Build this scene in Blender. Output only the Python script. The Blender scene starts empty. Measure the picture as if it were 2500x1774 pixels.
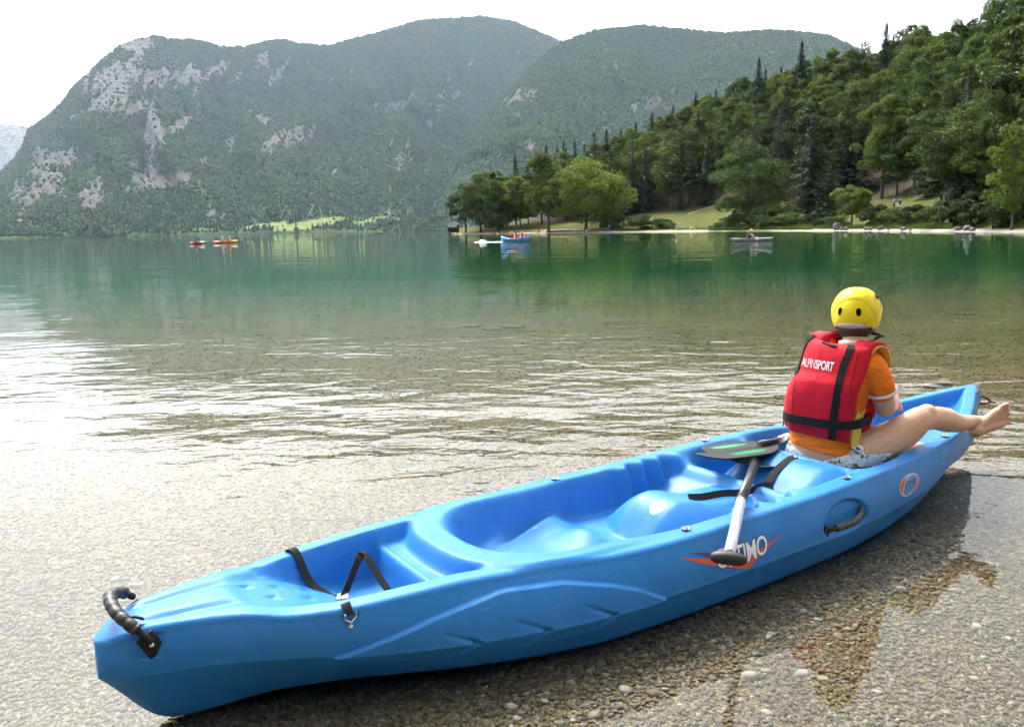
import bpy, bmesh, math, random
import numpy as np
from mathutils import Vector, Matrix
from mathutils.bvhtree import BVHTree

scene = bpy.context.scene
COL = scene.collection
R = math.radians

# ------------------------------------------------------------------ camera
F_PX, CAM_H, PITCH, ROLL = 1977.7, 1.1963, 0.1643, -0.0176     # focal length in pixels of a 2500 px wide frame
cam_data = bpy.data.cameras.new('camera')
cam_data.sensor_width = 36.0
cam_data.sensor_fit = 'HORIZONTAL'
cam_data.lens = F_PX / 2500 * 36
cam_data.clip_start = 0.05
cam_data.clip_end = 20000
cam = bpy.data.objects.new('camera', cam_data)
COL.objects.link(cam)
_fw = Vector((0, math.cos(PITCH), -math.sin(PITCH)))
_r0, _u0 = Vector((1, 0, 0)), Vector((0, math.sin(PITCH), math.cos(PITCH)))
_r = math.cos(ROLL) * _r0 + math.sin(ROLL) * _u0
_u = -math.sin(ROLL) * _r0 + math.cos(ROLL) * _u0
cam.matrix_world = Matrix(((_r.x, _u.x, -_fw.x, 0), (_r.y, _u.y, -_fw.y, 0), (_r.z, _u.z, -_fw.z, CAM_H), (0, 0, 0, 1)))
scene.camera = cam

# ------------------------------------------------------------------ light
SUN_EL, SUN_AZ = R(52), R(-26)          # azimuth from straight ahead (+Y), negative = to the left
world = bpy.data.worlds.new('World')
scene.world = world
world.use_nodes = True
_nt = world.node_tree
_nt.nodes.clear()
_sky = _nt.nodes.new('ShaderNodeTexSky')
_sky.sky_type = 'NISHITA'
_sky.sun_disc = False
_sky.sun_elevation = SUN_EL
_sky.sun_rotation = SUN_AZ
_sky.altitude = 500
_sky.air_density = 1.0
_sky.dust_density = 8.0
_sky.ozone_density = 1.0
_hs = _nt.nodes.new('ShaderNodeHueSaturation')      # thin white overcast: the blue is gone
_hs.inputs['Saturation'].default_value = 0.10
_bg = _nt.nodes.new('ShaderNodeBackground')
_bg.inputs['Strength'].default_value = 0.15
_wo = _nt.nodes.new('ShaderNodeOutputWorld')
_nt.links.new(_sky.outputs[0], _hs.inputs['Color'])
_nt.links.new(_hs.outputs[0], _bg.inputs['Color'])
_nt.links.new(_bg.outputs[0], _wo.inputs['Surface'])

sun_data = bpy.data.lights.new('sun', 'SUN')
sun_data.energy = 1.5
sun_data.angle = R(16)
sun_data.color = (1.0, 0.97, 0.92)
sun = bpy.data.objects.new('sun', sun_data)
COL.objects.link(sun)
_sd = Vector((math.sin(SUN_AZ) * math.cos(SUN_EL), math.cos(SUN_AZ) * math.cos(SUN_EL), math.sin(SUN_EL)))
sun.rotation_euler = (-_sd).to_track_quat('-Z', 'Y').to_euler()

scene.view_settings.view_transform = 'Standard'
scene.view_settings.look = 'None'
scene.view_settings.gamma = 1.0
scene.view_settings.use_curve_mapping = False
scene.view_settings.exposure = 1.58
scene.render.engine = 'CYCLES'
cy = scene.cycles
cy.use_denoising = True
cy.max_bounces = 6
cy.diffuse_bounces = 2
cy.glossy_bounces = 3
cy.transmission_bounces = 4
cy.transparent_max_bounces = 12
cy.volume_bounces = 0
cy.use_adaptive_sampling = True
cy.adaptive_threshold = 0.07
cy.adaptive_min_samples = 12
cy.caustics_reflective = False
cy.caustics_refractive = False
cy.sample_clamp_indirect = 6.0

# ------------------------------------------------------------------ helpers
def mesh_obj(name, verts, faces, mat=None, parent=None, smooth=True, mats=None, fmat=None):
    me = bpy.data.meshes.new(name)
    me.from_pydata([tuple(map(float, v)) for v in verts] if not isinstance(verts, np.ndarray) else verts.tolist(), [], faces if not isinstance(faces, np.ndarray) else faces.tolist())
    if smooth:
        me.polygons.foreach_set('use_smooth', np.ones(len(me.polygons), bool))
    for m in (mats or ([mat] if mat else [])):
        me.materials.append(m)
    if fmat is not None:
        me.polygons.foreach_set('material_index', np.asarray(fmat, np.int32))
    me.update()
    return link(name, me, parent)

def link(name, data, parent=None):
    o = bpy.data.objects.new(name, data)
    COL.objects.link(o)
    if parent is not None:
        o.parent = parent
    return o

def tag(o, label=None, category=None, group=None, kind=None):
    if label: o['label'] = label
    if category: o['category'] = category
    if group: o['group'] = group
    if kind: o['kind'] = kind
    return o

def thing(name, label, category, loc=(0, 0, 0), rotz=0.0, group=None):
    o = link(name, None)
    o.empty_display_size = 0.2
    o.location = loc
    o.rotation_euler = (0, 0, rotz)
    return tag(o, label, category, group)

def vert_attr(me, name, vals):
    a = me.attributes.new(name, 'FLOAT', 'POINT')
    a.data.foreach_set('value', np.asarray(vals, np.float32))

class NT:
    """tiny node-tree builder"""
    def __init__(self, name):
        self.m = bpy.data.materials.new(name)
        self.m.use_nodes = True
        self.t = self.m.node_tree
        self.t.nodes.clear()
        self.out = self.t.nodes.new('ShaderNodeOutputMaterial')
    def n(self, typ, _props=None, **inp):
        nd = self.t.nodes.new('ShaderNode' + typ)
        for k, v in (_props or {}).items():
            setattr(nd, k, v)
        for k, v in inp.items():
            key = int(k[1:]) if k[0] == 'i' and k[1:].isdigit() else k.replace('_', ' ')
            s = nd.inputs[key]
            if hasattr(v, 'is_linked') or isinstance(v, bpy.types.NodeSocket):
                self.t.links.new(v, s)
            else:
                s.default_value = v
        return nd
    def surf(self, s): self.t.links.new(s, self.out.inputs['Surface']); return self.m
    def vol(self, s): self.t.links.new(s, self.out.inputs['Volume']); return self.m
    def coord(self, kind='Object'):
        return self.n('TexCoord').outputs[kind]
    def geo(self, kind='Position'):
        return self.n('NewGeometry').outputs[kind]
    def map(self, vec, scale=(1, 1, 1), rot=(0, 0, 0), loc=(0, 0, 0)):
        return self.n('Mapping', Vector=vec, Scale=scale, Rotation=rot, Location=loc).outputs[0]
    def noise(self, vec, scale, detail=3.0, rough=0.5, dist=0.0, out='Fac'):
        return self.n('TexNoise', Vector=vec, Scale=scale, Detail=detail, Roughness=rough, Distortion=dist).outputs[out]
    def ramp(self, fac, stops, interp='LINEAR'):
        nd = self.n('ValToRGB', Fac=fac)
        r = nd.color_ramp
        r.interpolation = interp
        while len(r.elements) < len(stops):
            r.elements.new(0.5)
        for e, (p, c) in zip(r.elements, stops):
            e.position = p
            e.color = (c, c, c, 1) if isinstance(c, (int, float)) else (*c, 1)
        return nd.outputs[0]
    def mix(self, f, a, b, mode='MIX'):
        nd = self.n('Mix', {'data_type': 'RGBA', 'blend_type': mode})
        for i, v in ((0, f), (6, a), (7, b)):
            if isinstance(v, bpy.types.NodeSocket): self.t.links.new(v, nd.inputs[i])
            elif i == 0: nd.inputs[i].default_value = v
            else: nd.inputs[i].default_value = (*v, 1) if len(v) == 3 else v
        return nd.outputs[2]
    def math(self, op, a, b=0.0, c=None, clamp=False):
        nd = self.n('Math', {'operation': op, 'use_clamp': clamp})
        for i, v in enumerate((a, b) + ((c,) if c is not None else ())):
            if isinstance(v, bpy.types.NodeSocket): self.t.links.new(v, nd.inputs[i])
            else: nd.inputs[i].default_value = v
        return nd.outputs[0]
    def attr(self, name, out='Fac'):
        return self.n('Attribute', {'attribute_name': name}).outputs[out]
    def bump(self, h, strength=0.5, dist=0.01, normal=None):
        nd = self.n('Bump', Height=h, Strength=strength, Distance=dist)
        if normal is not None: self.t.links.new(normal, nd.inputs['Normal'])
        return nd.outputs[0]
    def bsdf(self, **kw):
        return self.n('BsdfPrincipled', **kw).outputs[0]

def c3(c): return (c[0], c[1], c[2], 1.0)

def plain(name, col, rough=0.5, metal=0.0, spec=0.5, var=0.12, scale=40.0, bump=0.0, bscale=300.0, sheen=0.0):
    """one-colour procedural material with mottling and optional fine relief"""
    t = NT(name)
    v = t.coord()
    n = t.noise(v, scale, 4, 0.6)
    lo = tuple(max(0, x * (1 - var)) for x in col); hi = tuple(min(1, x * (1 + var)) for x in col)
    c = t.ramp(n, [(0.3, lo), (0.7, hi)])
    kw = dict(Base_Color=c, Roughness=rough, Metallic=metal)
    kw['Specular_IOR_Level'] = spec
    if sheen: kw['Sheen_Weight'] = sheen
    if bump: kw['Normal'] = t.bump(t.noise(v, bscale, 3), bump, 0.002)
    return t.surf(t.bsdf(**kw))

def sstep(x, a=0.0, b=1.0):
    x = np.clip((np.asarray(x, float) - a) / (b - a), 0, 1)
    return x * x * (3 - 2 * x)

def smooth_table(us, xs, ys, sig):
    """piecewise-linear table smoothed with a gaussian of sigma sig"""
    g = np.linspace(us[0] - 0.5, us[-1] + 0.5, 2400)
    y = np.interp(g, xs, ys)
    d = g[1] - g[0]
    k = np.arange(-int(3 * sig / d) - 1, int(3 * sig / d) + 2) * d
    w = np.exp(-0.5 * (k / sig) ** 2); w /= w.sum()
    p = len(k) // 2
    y2 = np.convolve(np.pad(y, p, mode='edge'), w, mode='valid')
    return np.interp(us, g, y2)

def catmull(pts, n=12):
    P = [Vector(p) for p in pts]
    P = [2 * P[0] - P[1]] + P + [2 * P[-1] - P[-2]]
    out = []
    for i in range(1, len(P) - 2):
        for k in range(n):
            t = k / n
            a, b, c, d = P[i - 1], P[i], P[i + 1], P[i + 2]
            out.append(0.5 * ((2 * b) + (c - a) * t + (2 * a - 5 * b + 4 * c - d) * t * t + (3 * b - 3 * c + d - a) * t ** 3))
    out.append(P[-2])
    return out

def tube_geo(pts, radii, seg=10, cap=True, flat=1.0):
    """verts, faces of a tube along pts (list of Vector) with a radius per point"""
    pts = [Vector(p) for p in pts]
    n = len(pts)
    radii = [float(radii)] * n if not hasattr(radii, "__len__") else [float(x) for x in radii]
    V, Fc = [], []
    up = Vector((0, 0, 1))
    t0 = (pts[1] - pts[0]).normalized()
    if abs(t0.dot(up)) > 0.95: up = Vector((1, 0, 0))
    s = t0.cross(up).normalized()
    for i, p in enumerate(pts):
        t = (pts[min(i + 1, n - 1)] - pts[max(i - 1, 0)]).normalized()
        s = (s - t * s.dot(t)).normalized()
        b = t.cross(s)
        for k in range(seg):
            a = 2 * math.pi * k / seg
            V.append(p + radii[i] * (math.cos(a) * s + flat * math.sin(a) * b))
    for i in range(n - 1):
        for k in range(seg):
            k2 = (k + 1) % seg
            Fc.append((i * seg + k, i * seg + k2, (i + 1) * seg + k2, (i + 1) * seg + k))
    if cap:
        Fc.append(tuple(range(seg - 1, -1, -1)))
        Fc.append(tuple((n - 1) * seg + k for k in range(seg)))
    return V, Fc

def join_geo(*gs):
    V, Fc = [], []
    for v, f in gs:
        o = len(V)
        V += list(v)
        Fc += [tuple(i + o for i in q) for q in f]
    return V, Fc

def tube(name, pts, radii, mat, parent=None, seg=10, flat=1.0):
    V, Fc = tube_geo(pts, radii, seg, True, flat)
    return mesh_obj(name, V, Fc, mat, parent)

def ribbon_geo(pts, side, width, thick=0.002):
    """flat webbing: pts (Vectors), side (one Vector per point or one), solid with thickness"""
    pts = [Vector(p) for p in pts]
    n = len(pts)
    sides = side if isinstance(side, (list, tuple)) and not isinstance(side[0], (int, float)) else [Vector(side)] * n
    V, Fc = [], []
    for i, p in enumerate(pts):
        t = (pts[min(i + 1, n - 1)] - pts[max(i - 1, 0)]).normalized()
        s = Vector(sides[i]); s = (s - t * s.dot(t)).normalized()
        nn = s.cross(t).normalized()
        for a, b in ((-1, -1), (1, -1), (1, 1), (-1, 1)):
            V.append(p + s * (a * width / 2) + nn * (b * thick / 2))
    for i in range(n - 1):
        for k in range(4):
            k2 = (k + 1) % 4
            Fc.append((i * 4 + k, i * 4 + k2, i * 4 + 4 + k2, i * 4 + 4 + k))
    Fc += [(3, 2, 1, 0), tuple((n - 1) * 4 + k for k in range(4))]
    return V, Fc

def box_geo(c, half, rot=None):
    c = Vector(c)
    V = []
    for sx in (-1, 1):
        for sy in (-1, 1):
            for sz in (-1, 1):
                p = Vector((sx * half[0], sy * half[1], sz * half[2]))
                V.append(c + (rot @ p if rot is not None else p))
    return V, [(0, 1, 3, 2), (4, 6, 7, 5), (0, 4, 5, 1), (2, 3, 7, 6), (0, 2, 6, 4), (1, 5, 7, 3)]

def bevel_mesh(o, w, seg=2):
    bm = bmesh.new(); bm.from_mesh(o.data)
    bmesh.ops.bevel(bm, geom=bm.edges[:], offset=w, segments=seg, affect='EDGES', profile=0.5)
    bm.to_mesh(o.data); bm.free()
    o.data.polygons.foreach_set('use_smooth', np.ones(len(o.data.polygons), bool))
    return o

def ball_geo(c, r, seg=16, rings=10, rot=None):
    c = Vector(c)
    r = (r, r, r) if not hasattr(r, '__len__') else r
    V, Fc = [], []
    for i in range(rings + 1):
        th = math.pi * i / rings
        for k in range(seg):
            a = 2 * math.pi * k / seg
            p = Vector((r[0] * math.sin(th) * math.cos(a), r[1] * math.sin(th) * math.sin(a), r[2] * math.cos(th)))
            V.append(c + (rot @ p if rot is not None else p))
    for i in range(rings):
        for k in range(seg):
            k2 = (k + 1) % seg
            Fc.append((i * seg + k, (i + 1) * seg + k, (i + 1) * seg + k2, i * seg + k2))
    return V, Fc

def clean(me, d=1e-5):
    bm = bmesh.new(); bm.from_mesh(me)
    bmesh.ops.remove_doubles(bm, verts=bm.verts[:], dist=d)
    bmesh.ops.recalc_face_normals(bm, faces=bm.faces[:])
    bm.to_mesh(me); bm.free()

def remesh(name, geo, voxel, mat, parent=None, smooth_it=6, factor=0.5, mats=None):
    """weld overlapping solids into ONE continuous skin (voxel remesh + smoothing)"""
    V, Fc = geo
    me = bpy.data.meshes.new(name + '_raw')
    me.from_pydata([tuple(v) for v in V], [], Fc)
    clean(me, 1e-6)
    o = bpy.data.objects.new(name + '_raw', me)
    COL.objects.link(o)
    m = o.modifiers.new('r', 'REMESH'); m.mode = 'VOXEL'; m.voxel_size = voxel; m.use_smooth_shade = True
    s = o.modifiers.new('s', 'SMOOTH'); s.iterations = smooth_it; s.factor = factor
    dg = bpy.context.evaluated_depsgraph_get()
    dg.update()
    new = bpy.data.meshes.new_from_object(o.evaluated_get(dg))
    bpy.data.objects.remove(o); bpy.data.meshes.remove(me)
    new.name = name
    new.materials.clear()
    for mm in (mats or [mat]): new.materials.append(mm)
    new.polygons.foreach_set('use_smooth', np.ones(len(new.polygons), bool))
    return link(name, new, parent)

def text_geo(txt, size=1.0, bold=0.0, sx=1.0, spacing=1.0, res=4):
    """triangulated 2-D outline of a word in the built-in font: (verts as (x, y), faces)"""
    cu = bpy.data.curves.new('txt', 'FONT')
    cu.body = txt; cu.size = size; cu.resolution_u = res; cu.offset = bold; cu.space_character = spacing
    cu.fill_mode = 'BOTH'
    o = bpy.data.objects.new('txt', cu); COL.objects.link(o)
    dg = bpy.context.evaluated_depsgraph_get(); dg.update()
    me = bpy.data.meshes.new_from_object(o.evaluated_get(dg))
    bm = bmesh.new(); bm.from_mesh(me)
    bmesh.ops.triangulate(bm, faces=bm.faces[:])
    for k in range(2):
        le = [e for e in bm.edges if e.calc_length() > size * 0.12]
        if le: bmesh.ops.subdivide_edges(bm, edges=le, cuts=1)
    bmesh.ops.triangulate(bm, faces=bm.faces[:])
    V = [(v.co.x * sx, v.co.y) for v in bm.verts]
    bm.verts.index_update()
    Fc = [tuple(v.index for v in f.verts) for f in bm.faces]
    bm.free()
    bpy.data.objects.remove(o); bpy.data.curves.remove(cu); bpy.data.meshes.remove(me)
    return V, Fc

def px_dir(px):
    """tangent of the azimuth (x / y) of an image column at the horizon"""
    return (px - 1250) / F_PX * math.cos(PITCH)

def caps(a, b, ra, rb, seg=18):
    """tapered capsule"""
    a, b = Vector(a), Vector(b)
    d = (b - a).normalized()
    pts, rad = [], []
    for k in range(6):
        t = math.pi / 2 * (1 - k / 5.0)
        pts.append(a - d * ra * math.sin(t)); rad.append(max(ra * math.cos(t), ra * .03))
    for k in range(6):
        t = math.pi / 2 * k / 5.0
        pts.append(b + d * rb * math.sin(t)); rad.append(max(rb * math.cos(t), rb * .03))
    return tube_geo(pts, rad, seg)
def chain(pts, rad, seg=18):
    P = catmull(pts, 6)
    r = np.interp(np.linspace(0, len(pts) - 1, len(P)), range(len(pts)), rad)
    g = tube_geo(P, list(r), seg)
    return join_geo(g, ball_geo(P[0], rad[0] * .98, 14, 8), ball_geo(P[-1], rad[-1] * .98, 14, 8))


def px_ray(px, py):
    """(x / y, z / y) of the sight line through an image pixel"""
    px, py = np.asarray(px, float), np.asarray(py, float)
    a, b = (px - 1250) / F_PX, (py - 887) / F_PX
    dx = _fw.x + a * _r.x - b * _u.x; dy = _fw.y + a * _r.y - b * _u.y; dz = _fw.z + a * _r.z - b * _u.z
    return dx / dy, dz / dy
def to_pixel(X, Y, Z):
    """image pixel of world points"""
    Z = Z - CAM_H
    w = X * _fw.x + Y * _fw.y + Z * _fw.z
    return 1250 + F_PX * (X * _r.x + Y * _r.y + Z * _r.z) / w, 887 - F_PX * (X * _u.x + Y * _u.y + Z * _u.z) / w
# ================================================================== lake, bed, mountains, shore
def vnoise(x, y, seed=0):
    """smooth value noise on arrays"""
    rs = np.random.RandomState(seed)
    tab = rs.rand(256, 256)
    xi, yi = np.floor(x).astype(int), np.floor(y).astype(int)
    fx, fy = x - xi, y - yi
    fx = fx * fx * (3 - 2 * fx); fy = fy * fy * (3 - 2 * fy)
    g = lambda a, b: tab[a & 255, b & 255]
    return (g(xi, yi) * (1 - fx) + g(xi + 1, yi) * fx) * (1 - fy) + (g(xi, yi + 1) * (1 - fx) + g(xi + 1, yi + 1) * fx) * fy
def fbm(x, y, oct=5, seed=0, gain=.5):
    r, a, t = 0, 1.0, 0
    for k in range(oct):
        r = r + a * (vnoise(x * 2 ** k, y * 2 ** k, seed + k) - .5); t += a; a *= gain
    return r / t * 2

def grid_mesh(name, P, mat, smooth=True, kind='structure'):
    n, m = P.shape[:2]
    idx = np.arange(n * m).reshape(n, m)
    f = np.stack([idx[:-1, :-1], idx[1:, :-1], idx[1:, 1:], idx[:-1, 1:]], -1).reshape(-1, 4)
    o = mesh_obj(name, P.reshape(-1, 3), f, mat, None, smooth)
    bm = bmesh.new(); bm.from_mesh(o.data)
    up = sum(fc.normal.z for fc in list(bm.faces)[::97])
    if up < 0: bmesh.ops.reverse_faces(bm, faces=bm.faces[:])
    bm.to_mesh(o.data); bm.free()
    if kind: o['kind'] = kind
    return o

# ------------------------------------------------------------------ lake bed
SHORE_PX = np.array([1000, 1110, 1200, 1400, 1700, 2000, 2300, 2500, 2800, 3300, 4200], float)
SHORE_D = np.array([270, 238, 222, 198, 176, 136, 98, 80, 62, 50, 40], float)
def to_px(x, y): return np.clip(x / np.maximum(y, 1.0) * F_PX / math.cos(PITCH) + 1250, -3000, 4200)
def bed_z(x, y):
    px = to_px(x, y)
    ds = np.interp(px, SHORE_PX, SHORE_D)
    near = np.interp(y - 0.10 * x, [-30, -3, 0, 1.5, 3, 4.5, 7, 10, 14, 20, 32, 60, 120], [2.2, .25, .02, -.012, -.028, -.055, -.105, -.17, -.26, -.42, -.85, -2.2, -9.0])
    far = np.where((px > 1126) & (y > 20), -(np.maximum(ds - y, -4) * .16 + .05), -9.0)
    z = np.maximum(near, np.maximum(far, -9.0))
    return z + .010 * fbm(x * .9, y * .9, 4, 5) * np.clip(y / 3, .15, 1)

def gravel_mat(name, wet=True):
    t = NT(name)
    v = t.geo('Position')
    vo = t.n('TexVoronoi', {'feature': 'F1'}, Vector=t.map(v, (1, 1, 1.4)), Scale=75.0, Randomness=1.0)
    ed = t.n('TexVoronoi', {'feature': 'DISTANCE_TO_EDGE'}, Vector=t.map(v, (1, 1, 1.4)), Scale=75.0).outputs['Distance']
    vo2 = t.n('TexVoronoi', {'feature': 'F1'}, Vector=v, Scale=24.0)
    r = t.n('SeparateColor', Color=vo.outputs['Color']).outputs[0]
    col = t.ramp(r, [(0.0, (.080, .055, .022)), (.35, (.155, .112, .050)), (.7, (.230, .172, .085)), (.93, (.29, .230, .135)), (1.0, (.42, .36, .26))])
    col = t.mix(t.ramp(ed, [(.02, .50), (.14, 0.)]), col, (.075, .057, .031))
    big = t.ramp(t.noise(v, .7, 4, .6), [(.35, (.84, .84, .76)), (.7, (1.14, 1.08, .94))])
    col = t.mix(1.0, col, big, 'MULTIPLY')
    # greener with depth: algae, and the water's tint painted into the bed
    sep = t.n('SeparateXYZ', Vector=v)
    depth_tint = t.math('MULTIPLY', t.ramp(t.math('MULTIPLY', sep.outputs[2], -.5), [(.02, 0.), (.22, 1.)]), t.ramp(t.noise(v, .5, 5, .6), [(.3, .5), (.7, 1.)]))
    col = t.mix(depth_tint, col, (.088, .098, .044))
    h = t.math('SUBTRACT', t.math('MULTIPLY', t.ramp(ed, [(0., 0.), (.35, 1.)]), 1.0), t.math('MULTIPLY', r, -.6))
    nb = t.bump(h, .5, .008)
    return t.surf(t.bsdf(Base_Color=col, Roughness=.75, Specular_IOR_Level=.25, Normal=nb))
M_GRAVEL = gravel_mat('wet_gravel')

xs = np.concatenate([-np.geomspace(2500, 14, 26), np.linspace(-13.5, 16, 200), np.geomspace(16.5, 2500, 26)])
ys = np.concatenate([np.linspace(-30, 0, 20)[:-1], np.linspace(0, 16, 170)[:-1], np.geomspace(16, 2900, 90)])
X, Y = np.meshgrid(xs, ys, indexing='ij')
lake_bed = grid_mesh('lake_bed', np.stack([X, Y, bed_z(X, Y)], -1), M_GRAVEL)

# ------------------------------------------------------------------ water
def water_mat():
    t = NT('lake_water')
    v = t.geo('Position')
    sep = t.n('SeparateXYZ', Vector=v)
    x, y = sep.outputs[0], sep.outputs[1]
    dist = t.n('VectorMath', {'operation': 'LENGTH'}, i0=v).outputs['Value']
    # calm shallow edge, rings of small ripples farther out
    rot = (0, 0, .10)
    big = t.noise(t.map(v, (2.1, 3.4, 1), (0, 0, .25)), 1.0, 1, .5, .5)
    mid = t.noise(t.map(v, (5.2, 8.4, 1), (0, 0, -.18)), 1.0, 2, .5, .7)
    fin = t.noise(t.map(v, (13.0, 19.0, 1), (0, 0, .35)), 1.0, 1, .5, .4)
    far = t.noise(t.map(v, (.10, .55, 1), (0, 0, .05)), 1.0, 2, .6, .4)
    patch = t.ramp(t.noise(t.map(v, (.20, .42, 1)), 1.0, 2, .5), [(.36, .16), (.62, 1.25)])
    a_near = t.ramp(t.math('DIVIDE', y, 20.0), [(.06, .07), (.12, .10), (.17, .50), (.22, 1.35), (.33, .85), (.48, .38), (.70, .20), (1.0, .15)])
    # fresher ripples to the right of the bow
    rgt = t.ramp(t.math('DIVIDE', t.math('SUBTRACT', x, t.math('MULTIPLY', y, .30)), 8.0), [(.16, 0.), (.30, .9)])
    a_near = t.math('MAXIMUM', a_near, t.math('MULTIPLY', rgt, t.ramp(t.math('DIVIDE', y, 20.0), [(.12, .25), (.17, 1.), (.6, .4)])))
    amp = t.math('MULTIPLY', a_near, patch)
    h = t.math('ADD', t.math('MULTIPLY', big, .024), t.math('MULTIPLY', mid, .0085))
    h = t.math('ADD', h, t.math('MULTIPLY', fin, .0016))
    h = t.math('MULTIPLY', h, amp)
    h2 = t.math('MULTIPLY', far, t.ramp(t.math('DIVIDE', dist, 60.0), [(.2, 0.), (.7, .05)]))
    h = t.math('ADD', h, h2)
    nb = t.bump(h, 1.0, 1.0)
    fr = t.n('Fresnel', IOR=1.333, Normal=nb).outputs[0]
    gl = t.n('BsdfGlossy', Color=(1, 1, 1, 1), Roughness=t.ramp(t.math('DIVIDE', dist, 300.0), [(.02, .0), (.5, .02)]), Normal=nb).outputs[0]
    tr = t.n('BsdfTransparent', Color=(.97, .99, .98, 1)).outputs[0]
    mx = t.n('MixShader', i0=fr, i1=tr, i2=gl).outputs[0]
    t.surf(mx)
    vs = t.n('VolumeScatter', Color=(.06, .21, .15, 1), Density=.055, Anisotropy=.3).outputs[0]
    va = t.n('VolumeAbsorption', Color=(.34, .80, .52, 1), Density=.15).outputs[0]
    t.vol(t.n('AddShader', i0=vs, i1=va).outputs[0])
    return t.m
M_WATER = water_mat()
wx0, wx1, wy0, wy1, wb = -2400, 2400, -1.2, 2850, -12.0
wv = [(wx0, wy0, 0), (wx1, wy0, 0), (wx1, wy1, 0), (wx0, wy1, 0), (wx0, wy0, wb), (wx1, wy0, wb), (wx1, wy1, wb), (wx0, wy1, wb)]
lake = mesh_obj('lake_water', wv, [(0, 1, 2, 3), (7, 6, 5, 4), (0, 4, 5, 1), (1, 5, 6, 2), (2, 6, 7, 3), (3, 7, 4, 0)], M_WATER, None, False)
lake['kind'] = 'structure'

# ------------------------------------------------------------------ mountains
def mountain_mat(name, forest, rock, scale=1.0):
    t = NT(name)
    v = t.geo('Position')
    ra = t.attr('rock')
    me = t.attr('meadow')
    st2 = t.noise(t.map(v, (.045, .045, .016), (0, .4, 0)), 1.0, 6, .7)
    m = t.math('ADD', ra, t.math('MULTIPLY', t.math('SUBTRACT', st2, .5), 1.3))
    rk = t.ramp(m, [(.40, 0.), (.62, 1.)])
    n1 = t.noise(v, .012, 6, .65); n2 = t.noise(v, .10, 4, .6)
    g = t.ramp(t.math('ADD', t.math('MULTIPLY', n1, .6), t.math('MULTIPLY', n2, .4)), [(.32, tuple(.55 * c for c in forest)), (.5, forest), (.70, tuple(min(1, 1.7 * c) for c in forest))])
    rc = t.ramp(t.noise(t.map(v, (.05, .05, .014), (0, .25, 0)), 1.0, 8, .72), [(.34, tuple(.35 * c for c in rock)), (.52, rock), (.75, tuple(1.4 * c for c in rock))])
    c = t.mix(rk, g, rc)
    mcol = t.ramp(t.noise(v, .06, 4), [(.3, (.16, .21, .055)), (.7, (.25, .28, .085))])
    c = t.mix(t.ramp(me, [(.4, 0.), (.55, 1.)]), c, mcol)
    h = t.math('ADD', t.math('MULTIPLY', n2, .7), t.noise(v, .035, 5, .7))
    nb = t.bump(h, .9, 14.0)
    return t.surf(t.bsdf(Base_Color=c, Roughness=.95, Specular_IOR_Level=.1, Normal=nb))

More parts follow.
